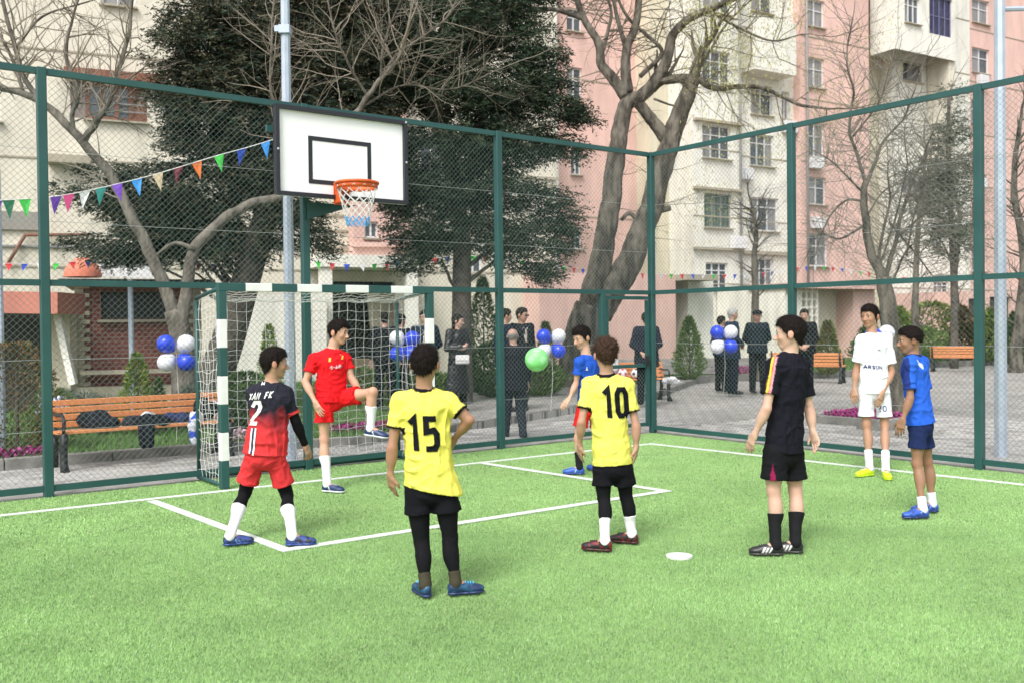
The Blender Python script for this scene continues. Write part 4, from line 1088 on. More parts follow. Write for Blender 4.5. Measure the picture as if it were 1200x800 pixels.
# ================================================================== benches
def bench(p, d, label, Lb=2.0, front=-1, zb=-0.03):
    """p left end, d direction along; the sitter looks towards the court"""
    d = np.append(unit(d), 0); f = np.array([d[1], -d[0], 0]) * (1 if front < 0 else -1)     # f = front
    r = empty('bench', (p[0], p[1], zb), label, 'bench', 'orange slatted benches around the court')
    q = lambda s, n_, z: d * s + f * n_ + np.array([0, 0, z])
    for k in range(4): m = MB(); m.bar(q(0.0, 0.10 + k * 0.105, 0.445 + 0.004 * k), q(Lb, 0.10 + k * 0.105, 0.445 + 0.004 * k), 0.085, 0.032); m.build('seat_slat', M['orange_wood'], r, bevel=0.005)
    for k in range(4): z = 0.52 + k * 0.082; m = MB(); m.bar(q(0, 0.045 - 0.028 * k, z), q(Lb, 0.045 - 0.028 * k, z), 0.028, 0.066); m.build('backrest_slat', M['orange_wood'], r, bevel=0.005)
    for s in (0.06, Lb - 0.06):
        m = MB()
        m.tube([q(s, 0.52, 0.0), q(s, 0.46, 0.10), q(s, 0.46, 0.30), q(s, 0.50, 0.42), q(s, 0.30, 0.42), q(s, 0.10, 0.42), q(s, 0.02, 0.50), q(s, -0.08, 0.85)], [0.055, 0.042, 0.042, 0.045, 0.035, 0.035, 0.032, 0.022], 8)
        m.tube([q(s, -0.02, 0.0), q(s, 0.04, 0.12), q(s, 0.08, 0.30), q(s, 0.06, 0.42)], [0.055, 0.042, 0.038, 0.036], 8)
        m.tube([q(s, 0.05, 0.16), q(s, 0.25, 0.24), q(s, 0.45, 0.16)], 0.016, 6)
        m.tube([q(s, -0.02, 0.66), q(s, 0.2, 0.64), q(s, 0.42, 0.65), q(s, 0.50, 0.60), q(s, 0.47, 0.44)], 0.02, 6)
        m.build('side_frame', M['dark_iron'], r, True)
    return r, q, np.array([p[0], p[1], zb])
b1, bq, bo = bench((-5.38, 11.16), (0.785, 0.62), 'orange slatted bench heaped with clothes, left of the goal', 2.05)
b2p = at(955, 440, 25.6); bench((b2p[0] - 1.0, 26.3), (0.86, -0.5), 'orange slatted bench behind the boy in black', 1.9, front=1)[0]
b3p = at(1090, 425, 31.0); bench((b3p[0], 31.0), (0.88, -0.48), 'orange slatted bench beyond the boy in blue and navy', 1.5, front=1)
b4p = at(722, 446, 20.3); b4, q4, o4 = bench((b4p[0] - 0.25, 20.5), (0.97, 0.24), 'orange slatted bench with balls and a white bag by the gate', 1.35)
# footballs and bag on the last bench
def football(c, r, label, col=(0.75, 0.75, 0.76), pat=(0.45, 0.06, 0.10), group=None):
    bm = bmesh.new(); bmesh.ops.create_icosphere(bm, subdivisions=4, radius=r)
    phi = (1 + 5 ** 0.5) / 2; ic = [Vector(v).normalized() for v in [(0, a, b * phi) for a in (-1, 1) for b in (-1, 1)] + [(a, b * phi, 0) for a in (-1, 1) for b in (-1, 1)] + [(b * phi, 0, a) for a in (-1, 1) for b in (-1, 1)]]
    me = bpy.data.meshes.new('football'); V_ = []; C_ = []
    for v in bm.verts:
        nn = v.co.normalized(); ds = sorted(((nn - c_).length for c_ in ic)); seam = abs(ds[0] - 0.36) < 0.025
        v.co = nn * r * (0.985 if seam else 1.0); C_.append(pat if ds[0] < 0.34 else col)
    bm.to_mesh(me); bm.free(); a = me.color_attributes.new('Col', 'FLOAT_COLOR', 'POINT'); arr = np.ones((len(C_), 4), np.float32); arr[:, :3] = C_; a.data.foreach_set('color', arr.ravel())
    me.materials.append(M['shoe']); me.polygons.foreach_set('use_smooth', [True] * len(me.polygons))
    o_ = link_mesh('football', me); o_.location = tuple(float(q) for q in c); tag(o_, label, 'ball', group); return o_
football(o4 + q4(0.35, 0.22, 0.575), 0.11, 'white and red football on the bench by the gate, the left one', group='footballs on the bench')
football(o4 + q4(0.62, 0.30, 0.575), 0.11, 'white and dark football on the bench by the gate, the right one', pat=(0.05, 0.05, 0.09), group='footballs on the bench')
football(at(629, 421, 9.2), 0.113, 'pale green and white football flying in mid-air', (0.20, 0.62, 0.20), (0.32, 0.70, 0.34))
def heap(name, c, size0, col, label, cat, seed, group=None, mat_='cloth', n=9, h=0.014, sleeves=0):
    random.seed(seed); size = (size0[0] * 1.1, size0[1], size0[2] * 1.7); Fh = Field(h); c = np.array(c, float)
    for i in range(n):
        a = random.uniform(0, 6.28); r_ = random.uniform(0, 0.62)
        p_ = c + np.array([math.cos(a) * r_ * size[0], math.sin(a) * r_ * size[1], random.uniform(0.1, 0.6) * size[2]])
        Fh.ell(p_, np.array([random.uniform(.3, .5) * size[0], random.uniform(.35, .55) * size[1], random.uniform(.25, .45) * size[2]]), None, 0.03)
    for i in range(sleeves):
        a = random.uniform(3.5, 5.8); d = np.array([math.cos(a), math.sin(a) * 0.3 - 0.3, -0.1]); p_ = c + np.array([random.uniform(-.5, .5) * size[0], -size[1] * 0.5, size[2] * 0.25])
        Fh.cap(p_, p_ + np.array([0.03, -0.13, -0.05]), 0.045, 0.05, 0.03); Fh.cap(p_ + np.array([0.03, -0.13, -0.05]), p_ + np.array([0.05, -0.16, -0.24]), 0.05, 0.04, 0.03)
    o_, V_, Q_ = field_mesh(name, Fh, M[mat_], c, (lambda V: np.where((nz(V, 11, seed) > 0.05)[:, None], np.array(col[0]), np.array(col[1]))), 1, folds(0.012, seed)); o_.location = tuple(c); tag(o_, label, cat, group); return o_
K = 'clothes thrown on the bench'
def onb(s, n_, z=0.47): return bo + bq(s, n_, z)
heap('jacket', onb(0.52, 0.22), (0.24, 0.16, 0.13), ((0.012, 0.014, 0.018), (0.02, 0.022, 0.03)), 'crumpled black jacket at the left end of the clothes on the bench', 'jacket', 3, K, n=12)
heap('jacket', onb(0.88, 0.26), (0.20, 0.14, 0.08), ((0.014, 0.016, 0.022), (0.03, 0.032, 0.04)), 'flat black jacket between the heap and the white shirt', 'jacket', 4, K)
heap('jacket', onb(1.10, 0.34, 0.455), (0.16, 0.15, 0.10), ((0.012, 0.013, 0.018), (0.016, 0.018, 0.024)), 'black jacket with its sleeves hanging over the bench front', 'jacket', 5, K, sleeves=3)
heap('shirt', onb(1.06, 0.26, 0.53), (0.10, 0.07, 0.06), ((0.66, 0.68, 0.70), (0.4, 0.42, 0.46)), 'small white shirt lying on the black jackets', 'shirt', 6, K, n=6, h=0.01)
heap('trousers', onb(1.42, 0.24), (0.20, 0.13, 0.09), ((0.016, 0.018, 0.03), (0.03, 0.04, 0.10)), 'dark trousers folded beside the blue and white shirt', 'trousers', 8, K)
heap('shirt', onb(1.62, 0.38, 0.44), (0.10, 0.10, 0.12), ((0.04, 0.08, 0.42), (0.55, 0.57, 0.62)), 'blue and white shirt hanging over the seat edge', 'shirt', 9, K, n=10, h=0.01, sleeves=1)
heap('jacket', onb(1.78, 0.16), (0.18, 0.14, 0.20), ((0.012, 0.013, 0.017), (0.02, 0.022, 0.03)), 'black jacket piled against the right end of the backrest', 'jacket', 10, K, n=12)
heap('shirt', onb(1.93, 0.22, 0.50), (0.12, 0.10, 0.13), ((0.03, 0.07, 0.40), (0.5, 0.52, 0.6)), 'blue shirt with white trim at the right end of the bench', 'shirt', 11, K, n=8, h=0.01)
heap('plastic_bag', o4 + q4(0.15, 0.1, 0.62), (0.16, 0.12, 0.24), ((0.72, 0.73, 0.75), (0.60, 0.61, 0.64)), 'white plastic bag standing on the bench by the gate', 'bag', 12, n=8)
heap('plastic_bag', at(784, 449, 19.9), (0.22, 0.14, 0.09), ((0.72, 0.73, 0.75), (0.60, 0.61, 0.64)), 'white bag lying low beside the man in the dark coat', 'bag', 13, n=8)

# ================================================================== balloons and bunting
BLU = mat('balloon_blue', (0.018, 0.055, 0.60), 0.28, spec=0.5); WHB = mat('balloon_white', (0.72, 0.74, 0.80), 0.28)
def balloons(px, py, Y, r, lay, where, tie=None):
    c = at(px, py, Y)
    for i, (dx, dz, colr, pos) in enumerate(lay):
        p = c + np.array([dx * r * 1.02, (0.25 if i % 2 else -0.2) * r, dz * r * 1.02])
        e = empty('balloon', p, '%s balloon, %s one of the cluster %s' % (colr, pos, where), 'balloon', 'blue and white balloons')
        V_, F_ = [], []; n_, m_ = 18, 12
        tip = -unit(np.array([dx, 0, dz])) if abs(dx) + abs(dz) > 0 else np.array([0, 0, -1.0])
        Mx = frame_from(-tip)
        for a in range(m_ + 1):
            t = math.pi * a / m_
            for k in range(n_):
                ph = 2 * math.pi * k / n_; z = math.cos(t); rad_ = math.sin(t) * (1.0 if z > 0 else 1 - 0.22 * z * z)
                V_.append(Mx @ np.array([rad_ * math.cos(ph), rad_ * math.sin(ph), z * (1.0 if z > 0 else 1.0 + 0.16 * z * z)]) * r)
        for a in range(m_):
            for k in range(n_): F_.append((a * n_ + k, (a + 1) * n_ + k, (a + 1) * n_ + (k + 1) % n_, a * n_ + (k + 1) % n_))
        m = MB(); m._add(V_, F_); m.build('balloon_skin', BLU if colr == 'blue' else WHB, e, True)
        m = MB(); m.tube([tip * r * 1.04, tip * r * 1.16], [r * 0.05, r * 0.12], 8); m.build('knot', BLU if colr == 'blue' else WHB, e, True)
    if tie:
        m = MB(); m.tube([c, c + np.array([0.02, 0, (tie - c[2]) * 0.5]), np.array([c[0] - 0.02, c[1], tie])], 0.003, 4); s_ = m.build('balloon_string', M['net_white']); tag(s_, 'thin string holding up the balloon cluster ' + where, 'string')
Q4 = [(-1, 1, 'blue', 'upper left'), (1, 1, 'white', 'upper right'), (-1, -1, 'white', 'lower left'), (1, -1, 'blue', 'lower right')]
balloons(206.5, 413.5, 12.6, 0.118, Q4, 'above the bench', 0.1)
balloons(474, 405, 14.8, 0.118, [(-0.9, 1, 'white', 'upper left'), (1, 0.9, 'blue', 'upper right'), (-0.9, -1, 'blue', 'lower left'), (0.9, -0.9, 'blue', 'lower right')], 'by the right goal post', 0.1)
balloons(646, 402.5, 15.6, 0.118, Q4, 'left of the big tree', 0.2)
balloons(848.5, 397.5, 20.6, 0.150, Q4, 'in front of the two men', 0.1)
balloons(1035, 392, 12.6, 0.105, [(-1.3, 0.0, 'blue', 'left'), (0.5, 0.2, 'white', 'right')], 'behind the boy in white', None)
FC = {'purple': (0.12, 0.035, 0.36), 'pink': (0.60, 0.05, 0.22), 'white': (0.72, 0.73, 0.75), 'teal': (0.01, 0.22, 0.20), 'violet': (0.17, 0.05, 0.50), 'sky': (0.03, 0.28, 0.75), 'tan': (0.62, 0.50, 0.33), 'maroon': (0.15, 0.02, 0.04), 'orange': (0.78, 0.17, 0.02), 'green': (0.04, 0.50, 0.06), 'blue': (0.02, 0.07, 0.50), 'red': (0.60, 0.02, 0.03), 'dgreen': (0.01, 0.15, 0.07)}
FM = {k: mat('flag_' + k, c, 0.6, trans=0) for k, c in FC.items()}
def bunting(pts, flags, label, fw, fh, group=None):
    e = empty('bunting', pts[0], label, 'bunting'); o0 = np.array(pts[0]); P_ = catmull(pts, 8) - o0
    m = MB(); m.tube(P_, 0.005, 4); m.build('string', M['net_white'], e)
    Ls = np.concatenate([[0], np.cumsum(np.linalg.norm(np.diff(P_, axis=0), axis=1))])
    for f_, col_ in flags:
        s = f_ * Ls[-1]; c = np.array([np.interp(s, Ls, P_[:, k]) for k in range(3)]); c2 = np.array([np.interp(s + fw, Ls, P_[:, k]) for k in range(3)]) - c
        d = unit(c2); tw = random.uniform(-0.18, 0.18)
        a, b, t = c, c + d * fw, c + d * fw / 2 + np.array([d[0] * tw * 0.3, 0.02 * random.uniform(-1, 1), -fh * (1 - abs(tw) * 0.4)]); nn = unit(np.cross(d, [0, 0, 1])) * 0.0015
        mid = (a + b + t) / 3 + nn * 12 * random.uniform(-1, 1)
        m = MB(); m._add([a + nn, b + nn, t + nn, a - nn, b - nn, t - nn, mid + nn, mid - nn], [(0, 1, 6), (1, 2, 6), (2, 0, 6), (4, 3, 7), (5, 4, 7), (3, 5, 7), (0, 3, 4, 1), (1, 4, 5, 2), (2, 5, 3, 0)]); m.build('flag', FM[col_], e)
xs = [62, 77, 96, 115, 134, 157, 182, 207, 228, 254, 281, 309]; cs = ['purple', 'pink', 'white', 'teal', 'violet', 'sky', 'tan', 'maroon', 'orange', 'green', 'blue', 'sky']
Yb = lambda px: np.interp(px, [-40, 322], [9.6, 11.0])
bp_ = [at(x, y, Yb(x)) for x, y in ((-40, 236), (0, 235), (60, 231), (115, 221), (180, 205), (250, 184), (290, 173), (323, 163))]
P_ = catmull(bp_, 8); Ls = np.concatenate([[0], np.cumsum(np.linalg.norm(np.diff(P_, axis=0), axis=1))]); pxs = np.array([600 + F_PX * q[0] / q[1] for q in P_])
bunting(bp_, [(np.interp(x, pxs, Ls) / Ls[-1], c_) for x, c_ in list(zip(xs, cs)) + [(6, 'dgreen'), (25, 'green'), (-8, 'purple'), (-25, 'white')]], 'string of large coloured pennants hanging from the backboard to the left', 0.115, 0.20)
def far_bunting(pts, n, label, fw=0.16, fh=0.2):
    cyc = ['green', 'red', 'blue', 'white']; bunting([at(*p) for p in pts], [((i + 0.4) / n, cyc[i % 4]) for i in range(n)], label, fw, fh)
far_bunting([(-20, 308, 18), (60, 309, 18), (130, 303, 18), (200, 307, 18), (310, 313, 19)], 18, 'string of small pennants in front of the brick wall', 0.14, 0.15)
far_bunting([(362, 306, 24), (420, 310, 24), (480, 306, 25), (560, 300, 26), (660, 312, 27)], 20, 'string of small pennants across the entrance canopy')
far_bunting([(655, 312, 27), (715, 318, 29), (775, 321, 31), (880, 321, 33), (960, 312, 35), (1060, 325, 37), (1130, 322, 39)], 46, 'long string of small pennants across the far apartment block', 0.17, 0.19)
# ================================================================== buildings
def plaster(name, c, k=0.80):
    m, nt, N, L, P = new_mat(name)
    tc = N.new('ShaderNodeTexCoord'); a = N.new('ShaderNodeTexNoise'); a.inputs['Scale'].default_value = 0.35; a.inputs['Detail'].default_value = 8
    mp = N.new('ShaderNodeMapping'); mp.inputs['Scale'].default_value = (1.6, 1.6, 0.4); b = N.new('ShaderNodeTexNoise'); b.inputs['Scale'].default_value = 1.3; b.inputs['Detail'].default_value = 6
    L.new(tc.outputs['Object'], a.inputs['Vector']); L.new(tc.outputs['Object'], mp.inputs[0]); L.new(mp.outputs[0], b.inputs['Vector'])
    ad = N.new('ShaderNodeMath'); ad.operation = 'ADD'; L.new(a.outputs[0], ad.inputs[0]); L.new(b.outputs[0], ad.inputs[1])
    cr = N.new('ShaderNodeValToRGB'); cr.color_ramp.elements[0].position = 0.38; cr.color_ramp.elements[1].position = 0.56
    mr = N.new('ShaderNodeMath'); mr.operation = 'MULTIPLY'; mr.inputs[1].default_value = 0.5; L.new(ad.outputs[0], mr.inputs[0]); L.new(mr.outputs[0], cr.inputs[0])
    cr.color_ramp.elements[0].color = (*[q * k for q in c], 1); cr.color_ramp.elements[1].color = (*c, 1)
    L.new(cr.outputs[0], P.inputs['Base Color']); P.inputs['Roughness'].default_value = 0.95
    n = N.new('ShaderNodeTexNoise'); n.inputs['Scale'].default_value = 12; bu = N.new('ShaderNodeBump'); bu.inputs['Strength'].default_value = 0.25; bu.inputs['Distance'].default_value = 0.02
    L.new(tc.outputs['Object'], n.inputs['Vector']); L.new(n.outputs[0], bu.inputs['Height']); L.new(bu.outputs[0], P.inputs['Normal']); return m
CREAM = plaster('cream_render', (0.68, 0.635, 0.53)); CREAM2 = plaster('pale_cream_render', (0.76, 0.745, 0.67)); PINK = plaster('pink_render', (0.71, 0.48, 0.42)); BEIGE = plaster('beige_render', (0.62, 0.57, 0.44)); TRIM = plaster('cornice_render', (0.40, 0.36, 0.28))  # PINK is paled to stand in for distance haze
GLASS = mat('window_glass', (0.045, 0.055, 0.065), 0.12, (0.10, 0.11, 0.12), 0.8, spec=0.7); GLASSP = mat('window_curtain', (0.30, 0.29, 0.29), 0.4, (0.16, 0.16, 0.17), 2.0, stretch=(6, 6, 0.3)); GLASSB = mat('window_blue_film', (0.008, 0.008, 0.035), 0.3, (0.03, 0.03, 0.085), 5.0)
WFRM = mat('pvc_frame', (0.66, 0.66, 0.67), 0.5); BFRM = mat('brown_wood_frame', (0.16, 0.060, 0.035), 0.7, (0.24, 0.10, 0.06), 6); GFRM = mat('grey_frame', (0.25, 0.25, 0.25), 0.6)
class Section:
    """one vertical wall plane of a building: P0 plan point, e plan direction, window rectangles given in (s, z)"""
    def __init__(s, P0, e, root): s.P0 = np.array(P0, float); s.e = unit(np.array(e, float)); s.n = np.array([s.e[1], -s.e[0]]); s.root = root; s.wins = []
    def sz(s, px, py):
        r = ray(px, py); t = (s.P0 @ s.n) / (r[:2] @ s.n); p = r[:2] * t; return (p - s.P0) @ s.e, CAM_H + r[2] * t
    def w(s, a, o, z): p = s.P0 + s.e * a + s.n * o; return np.array([p[0], p[1], z]) - np.array(s.root.location)      # o > 0: towards the camera
    def rect(s, x0, y0, x1, y1):
        a, zt = s.sz(x0, (y0 + 0.0)); b, _ = s.sz(x1, y0); a2, zb = s.sz((x0 + x1) / 2, y1); _, zt = s.sz((x0 + x1) / 2, y0); return a, zb, b, zt
    def wall(s, a0, a1, z0, z1, matl, rects=(), depth=6.0, name='wall', out=0.0):
        xs = sorted(set([a0, a1] + [q for r in rects for q in (r[0], r[2]) if a0 < q < a1])); zs = sorted(set([z0, z1] + [q for r in rects for q in (r[1], r[3]) if z0 < q < z1]))
        m = MB(); V_, F_ = [], []
        hole = lambda x, z: any(r[0] - 1e-6 < x < r[2] + 1e-6 and r[1] - 1e-6 < z < r[3] + 1e-6 for r in rects)
        for i in range(len(xs) - 1):
            for j in range(len(zs) - 1):
                if hole((xs[i] + xs[i + 1]) / 2, (zs[j] + zs[j + 1]) / 2): continue
                m._add([s.w(xs[i], out, zs[j]), s.w(xs[i + 1], out, zs[j]), s.w(xs[i + 1], out, zs[j + 1]), s.w(xs[i], out, zs[j + 1])], [(0, 1, 2, 3)])
        for r in rects:                                     # reveals
            d = -0.22
            c = [(r[0], r[1]), (r[2], r[1]), (r[2], r[3]), (r[0], r[3])]
            for k in range(4):
                p, q = c[k], c[(k + 1) % 4]; m._add([s.w(p[0], out, p[1]), s.w(q[0], out, q[1]), s.w(q[0], out + d, q[1]), s.w(p[0], out + d, p[1])], [(0, 1, 2, 3)])
        D = -depth
        for a in (a0, a1): m._add([s.w(a, out, z0), s.w(a, D, z0), s.w(a, D, z1), s.w(a, out, z1)], [(0, 1, 2, 3)])
        m._add([s.w(a0, out, z1), s.w(a1, out, z1), s.w(a1, D, z1), s.w(a0, D, z1)], [(0, 1, 2, 3)]); m._add([s.w(a0, D, z0), s.w(a1, D, z0), s.w(a1, D, z1), s.w(a0, D, z1)], [(0, 1, 2, 3)])
        me = bpy.data.meshes.new(name); me.from_pydata(m.v, [], m.f); me.materials.append(matl)
        bm = bmesh.new(); bm.from_mesh(me); bmesh.ops.remove_doubles(bm, verts=bm.verts, dist=1e-4); bmesh.ops.recalc_face_normals(bm, faces=bm.faces); bm.to_mesh(me); bm.free()
        return link_mesh(name, me, s.root)
    def window(s, r, nv=2, trans=0.68, frm=None, glass=None, sill=True, out=0.0, fw=0.06):
        a0, z0, a1, z1 = r; o = out - 0.14; frm = frm or WFRM; glass = glass or GLASS
        m = MB(); W_ = a1 - a0; up = (0, 0, 1)
        m.bar(s.w(a0, o, z0 + fw / 2), s.w(a1, o, z0 + fw / 2), 0.07, fw); m.bar(s.w(a0, o, z1 - fw / 2), s.w(a1, o, z1 - fw / 2), 0.07, fw)
        ev = (*s.e, 0)
        for k in range(nv + 1):
            a = a0 + fw / 2 + (W_ - fw) * k / nv; m.bar(s.w(a, o + 0.002, z0 + fw), s.w(a, o + 0.002, z1 - fw), 0.07, fw, ev)
        if trans: zt = z0 + (z1 - z0) * trans; m.bar(s.w(a0 + fw, o + 0.005, zt), s.w(a1 - fw, o + 0.005, zt), 0.06, fw * 0.8)
        f = m.build('window', frm, s.root)
        for k in range(nv):
            p0 = a0 + fw / 2 + (W_ - fw) * k / nv + fw / 2; p1 = a0 + fw / 2 + (W_ - fw) * (k + 1) / nv - fw / 2
            m = MB(); m.bar(s.w(p0, o - 0.01, (z0 + z1) / 2), s.w(p1, o - 0.01, (z0 + z1) / 2), 0.012, z1 - z0 - 2 * fw + 0.01)
            g = random.choice(glass) if isinstance(glass, (list, tuple)) else glass
            m.build('pane', g, f)
        if sill: m = MB(); m.bar(s.w(a0 - 0.06, out + 0.04, z0 - 0.035), s.w(a1 + 0.06, out + 0.04, z0 - 0.035), 0.22, 0.05); m.build('sill', TRIM, f)
    def ledge(s, x0, y0, x1, h_=0.18, out=0.0, dep=0.25, matl=None, name='ledge'):
        a, z = s.sz(x0, y0); b, z2 = s.sz(x1, y0 + (x1 - x0) * 0.05); z = z
        m = MB(); m.bar(s.w(a, out + dep / 2 + 0.003, z), s.w(b, out + dep / 2 + 0.003, z), dep, h_); m.build(name, matl or TRIM, s.root)
    def ac(s, px, py):
        a, z = s.sz(px, py); m = MB(); m.bar(s.w(a - 0.4, 0.2, z), s.w(a + 0.4, 0.2, z), 0.32, 0.55); m.build('air_conditioner', WFRM, s.root, bevel=0.02)

BR = mat('reddish_brick', (0.17, 0.055, 0.042), 0.9, (0.24, 0.085, 0.065), 7, bump=0.4)
def brick_mat():
    m, nt, N, L, P = new_mat('brick_courses'); tc = N.new('ShaderNodeTexCoord'); mp = N.new('ShaderNodeMapping'); mp.inputs['Rotation'].default_value = (R(90), 0, 0)
    br = N.new('ShaderNodeTexBrick'); br.inputs['Scale'].default_value = 1; br.inputs['Brick Width'].default_value = 0.24; br.inputs['Row Height'].default_value = 0.08; br.inputs['Mortar Size'].default_value = 0.012
    br.inputs['Color1'].default_value = (0.23, 0.070, 0.055, 1); br.inputs['Color2'].default_value = (0.16, 0.050, 0.042, 1); br.inputs['Mortar'].default_value = (0.22, 0.14, 0.12, 1)
    L.new(tc.outputs['Object'], mp.inputs[0]); L.new(mp.outputs[0], br.inputs['Vector']); L.new(br.outputs[0], P.inputs['Base Color']); P.inputs['Roughness'].default_value = 0.9
    bu = N.new('ShaderNodeBump'); bu.inputs['Strength'].default_value = 0.5; bu.inputs['Distance'].default_value = 0.01; bu.invert = True; L.new(br.outputs['Fac'], bu.inputs['Height']); L.new(bu.outputs[0], P.inputs['Normal']); return m
BRK = brick_mat()
# ---- left cream building
eL = np.array([0.914, 0.407]); pL = at(130, 120, 27.5)
A = Section(pL[:2], eL, empty('apartment_building', (pL[0], pL[1], 0), 'cream apartment block on the left with a brown framed window', 'building'))
aL, _ = A.sz(-260, 300); aR, _ = A.sz(652, 300)
wA = [A.rect(82, 97, 172, 141), A.rect(118, -34, 158, 7), A.rect(-70, 90, 0, 140), A.rect(492, 160, 520, 200), A.rect(560, 120, 590, 160), A.rect(545, 300, 565, 320)]
pkL, _ = A.sz(408, 300); pkR, _ = A.sz(472, 300)
opn = A.rect(376, 330, 463, 418); opn = (opn[0], 0.0, opn[2], opn[3])
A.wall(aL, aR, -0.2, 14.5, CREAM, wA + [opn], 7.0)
r = wA[0]; s1 = r[0] + (r[2] - r[0]) * 0.19
A.window((s1, r[1], r[2], r[3]), 4, 0.0, BFRM, [GLASS, BFRM, GLASS, GLASS], fw=0.11); m = MB(); m.bar(A.w(r[0], -0.12, (r[1] + r[3]) / 2), A.w(s1, -0.12, (r[1] + r[3]) / 2), 0.05, r[3] - r[1]); m.build('shutter', mat('shutter_grey_brown', (0.22, 0.18, 0.165), 0.8), A.root)
m = MB(); m.bar(A.w(r[0] - 0.15, 0.12, r[3] + 0.16), A.w(r[2] + 0.5, 0.12, r[3] + 0.16), 0.28, 0.26); m.build('lintel', BFRM, A.root)
for k in range(3): z = r[1] + (r[3] - r[1]) * (0.25 + 0.2 * k); m = MB(); m.bar(A.w(r[0] + (r[2] - r[0]) * 0.55, 0.03, z), A.w(r[2] + 0.05, 0.03, z), 0.03, 0.03); m.build('window_bar', GFRM, A.root)
for q in wA[1:]: A.window(q, 2, 0.0, WFRM, [GLASSP, GLASS])
A.ledge(56, 188, 106, 0.22, dep=0.5); A.ledge(-80, 256, 46, 0.5, dep=0.10, matl=plaster('grey_band', (0.30, 0.28, 0.25))); A.ledge(-60, 287, 250, 0.05, dep=0.08, matl=GFRM)
for a_, b_ in (((8, 312), (30, 276)), ((30, 276), (105, 276))):
    s0_, z0_2 = A.sz(*a_); s1_, z1_ = A.sz(*b_); m = MB(); m.tube([A.w(s0_, 0.15, z0_2), A.w(s1_, 0.15, z1_)], 0.05, 6); m.build('gas_pipe', BFRM, A.root, True)
# rest of facade: faint panel joints and low cornices
for yy in (200, 262): A.ledge(478, yy, 655, 0.10, dep=0.06, matl=TRIM)
A.ledge(372, 270, 408, 0.07, dep=0.04, matl=TRIM); A.ledge(372, 252, 408, 0.07, dep=0.04); A.ledge(372, 291, 408, 0.12, dep=0.06)
# pink bay
rb = A.rect(421, 262, 437, 281); zb_ = A.sz(440, 304)[1]
A.wall(pkL, pkR, zb_, 14.4, PINK, [rb], 0.5, 'bay_wall', 0.6); A.window(rb, 2, 0, WFRM, GLASS, out=0.6)
s_, z_ = A.sz(410, 289); m = MB(); m.bar(A.w(pkL, 0.68, z_), A.w(pkR, 0.68, z_ + 0.05), 0.16, 0.14); m.build('ledge', PINK, A.root)
# entrance: canopy, posts, dark hall
c0, zc0 = A.sz(362, 316); c1, _ = A.sz(474, 316); zc1 = A.sz(415, 303)[1]
m = MB(); m.bar(A.w(c0 - 0.1, 0.75, (zc0 + zc1) / 2), A.w(c1, 0.75, (zc0 + zc1) / 2), 1.5, zc1 - zc0); m.build('canopy', CREAM2, A.root)
for px_ in (371, 468): s_, _ = A.sz(px_, 380); m = MB(); m.bar(A.w(s_, 1.25, -0.1), A.w(s_, 1.25, zc0 - 0.002), 0.34, 0.34, (*eL, 0)); m.build('porch_column', CREAM2, A.root)
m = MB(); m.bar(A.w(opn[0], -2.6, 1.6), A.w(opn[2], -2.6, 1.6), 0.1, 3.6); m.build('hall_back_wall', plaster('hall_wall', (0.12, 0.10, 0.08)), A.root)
m = MB(); s0_, _ = A.sz(440, 400); s1_, _ = A.sz(466, 400); zt_ = A.sz(450, 348)[1]; m.bar(A.w(s0_, -0.5, zt_ / 2), A.w(s1_ + 0.3, -0.5, zt_ / 2 + 0.1), 0.06, zt_ + 0.6); m.build('porch_screen', BEIGE, A.root)
m = MB()
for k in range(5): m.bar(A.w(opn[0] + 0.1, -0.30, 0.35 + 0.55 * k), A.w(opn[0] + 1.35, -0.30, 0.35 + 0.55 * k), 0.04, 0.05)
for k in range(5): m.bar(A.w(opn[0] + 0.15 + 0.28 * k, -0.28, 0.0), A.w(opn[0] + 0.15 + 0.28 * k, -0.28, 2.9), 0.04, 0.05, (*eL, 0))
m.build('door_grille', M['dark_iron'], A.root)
# white slanting stair wall
p_ = [A.sz(x, y) for x, y in ((262, 455), (366, 455), (366, 347), (270, 347), (262, 372))]; m = MB(); V_ = [A.w(a, 1.9, max(z, -0.2)) for a, z in p_] + [A.w(a, 1.6, max(z, -0.2)) for a, z in p_]
m._add(V_, [(0, 1, 2, 3, 4), (9, 8, 7, 6, 5)] + [(i, (i + 1) % 5, 5 + (i + 1) % 5, 5 + i) for i in range(5)]); m.build('stair_wall', CREAM2, A.root)
# stacked planks and stone base near the entrance
STN = mat('tan_stone', (0.36, 0.27, 0.16), 0.9, (0.46, 0.37, 0.24), 3.0, bump=0.6); sw = at(432, 401, 22.0)
lw = empty('garden_wall', (sw[0], 22.0, 0), 'low wall of tan stones in front of the entrance porch', 'wall'); random.seed(5)
for j in range(4):
    for i in range(6):
        m = MB(); wd = 0.24; m.box((-0.55 + i * wd + (0.1 if j % 2 else 0), random.uniform(-.02, .02), 0.14 + j * 0.21), (wd - 0.015, 0.3, 0.195)); m.build('stone', STN, lw, bevel=0.012)
m = MB(); m.box((0.05, 0, 0.02), (1.6, 0.34, 0.1)); m.build('footing', M['concrete'], lw)
